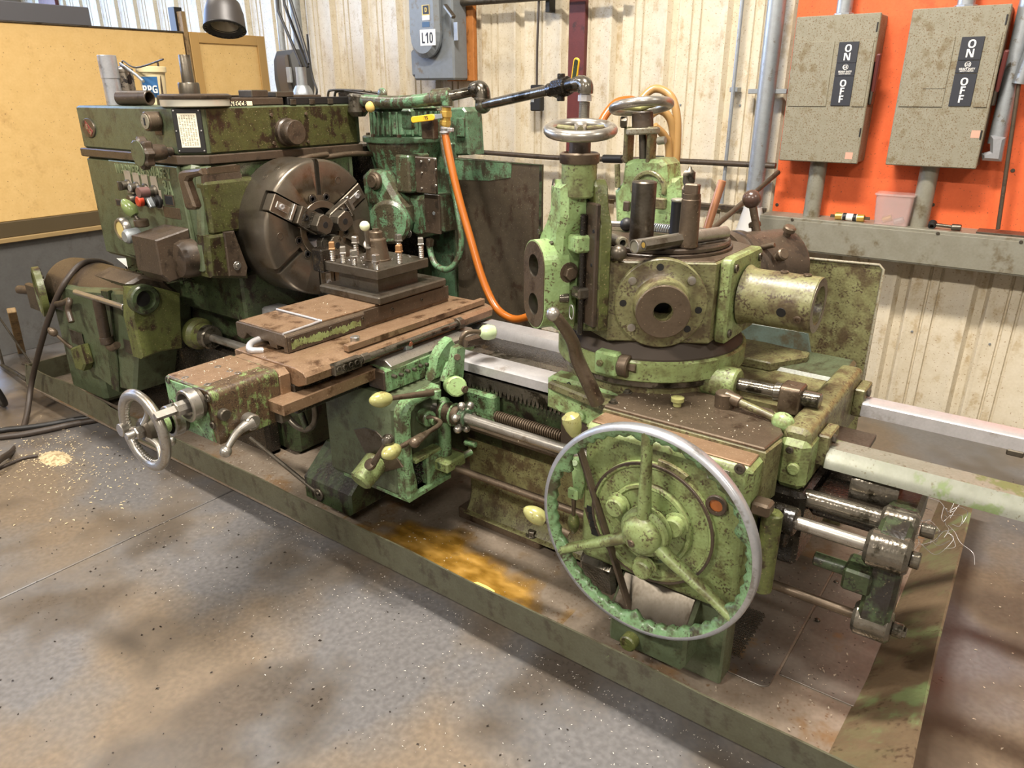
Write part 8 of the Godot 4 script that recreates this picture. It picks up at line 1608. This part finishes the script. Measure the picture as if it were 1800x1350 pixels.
	for i in 14:
		for j in 14:
			if W((i - 6.5) / 7.0, (j - 6.5) / 7.0).length() < 1.05:
				tri(st, hm[i][j], hm[i + 1][j], hm[i + 1][j + 1], Vector3.UP, 70); tri(st, hm[i][j], hm[i + 1][j + 1], hm[i][j + 1], Vector3.UP, 70)
	sg = maxi(sg, 80); build(st, "heap", worn({seed = 47, base = C8(214, 196, 160), base2 = C8(180, 160, 122), dirt = C8(150, 130, 96), dirt_at = 0.5, rough = 0.8, tile = 0.15, relief = 0.2}), t)
	# scattered chips: far too many to count
	scatter("pale_chips", "pale wood-like chips sprinkled around the swept heap", 700, 21, func(r): var q := W(r.randfn(0.0, 0.28), r.randfn(0.0, 0.14)); return pc + V(q.x + absf(q.x) * 0.3, 0.002, q.y), C8(226, 210, 176), 0.0055)
	scatter("floor_chips", "fine bright steel chips scattered on the floor before the pan", 1500, 22, func(r): return V(-3.2 + 3.1 * r.randf(), 0.0015, -1.47 + 0.55 * pow(r.randf(), 2.2)), C8(200, 194, 184), 0.0026)
	scatter("floor_chips", "fine chips scattered on the open floor right of the pan", 420, 23, func(r): return V(0.06 + 0.9 * r.randf(), 0.0015, -3.6 + 2.6 * r.randf()), C8(210, 196, 176), 0.005)
	scatter("pan_chips", "steel chips lying in the pan at its right end", 420, 24, func(r): return V(-0.9 + 0.72 * r.randf(), 0.0945, -1.48 - 0.9 * r.randf()), C8(176, 164, 146), 0.005)
	scatter("pan_chips", "steel chips lying in the pan below the cross slide", 420, 25, func(r): return V(-2.9 + 1.9 * r.randf(), 0.0915, -1.5 - 0.3 * r.randf()), C8(200, 192, 178), 0.0045)
	scatter("dark_chips", "dark crumbs scattered on the open floor in front", 500, 26, func(r): return V(-3.4 + 3.6 * r.randf(), 0.0015, -1.4 + 1.2 * r.randf()), C8(52, 44, 38), 0.006)
	scatter("machine_chips", "bright chips sticking to the ledge and slides of the machine", 500, 27, func(r): var k = r.randi() % 4; return V(-1.7 + 1.0 * r.randf(), 0.5215, -1.825 + 0.055 * r.randf()) if k == 0 else (V(-2.05 + 0.22 * r.randf(), 0.9195, -2.0 + 0.5 * r.randf()) if k == 1 else (V(-0.87 + 0.4 * r.randf(), 0.8095, -1.62 - 0.2 * r.randf()) if k == 2 else V(-1.95 + 0.2 * r.randf(), 0.853, -1.0 - 0.18 * r.randf()))), C8(220, 210, 190), 0.0025)

func scatter(called: String, label: String, n: int, seedn: int, where: Callable, col: Color, size: float):
	var rng := RandomNumberGenerator.new(); rng.seed = seedn
	var st = mb(); rand_chips(st, 1, Vector3.ZERO, Vector3.ZERO, seedn, 1.0)
	tri(st, V(-0.8, 0, -0.3), V(0.8, 0.1, 0.2), V(0.1, 0.7, 0), V(0, 0.3, 1)); tri(st, V(-0.8, 0, -0.3), V(0.8, 0.1, 0.2), V(0.0, 0.2, -0.6), V(0, 1, -0.4))
	st.generate_normals(); var mm := MultiMesh.new(); mm.transform_format = MultiMesh.TRANSFORM_3D; mm.mesh = st.commit(); mm.instance_count = n
	for i in n:
		var s: float = size * (0.35 + pow(rng.randf(), 2.0)); var p: Vector3 = where.call(rng)
		mm.set_instance_transform(i, Transform3D(Basis(Vector3.UP, rng.randf() * TAU).scaled(V(s, s * 0.7, s)), p))
	var o := MultiMeshInstance3D.new(); o.name = numbered(called); o.multimesh = mm; var m := M_plain(col, 0.5, 0.2); m.cull_mode = BaseMaterial3D.CULL_DISABLED; o.material_override = m
	add_child(o, true); tag(o, label, "chips"); o.set_meta("kind", "stuff")
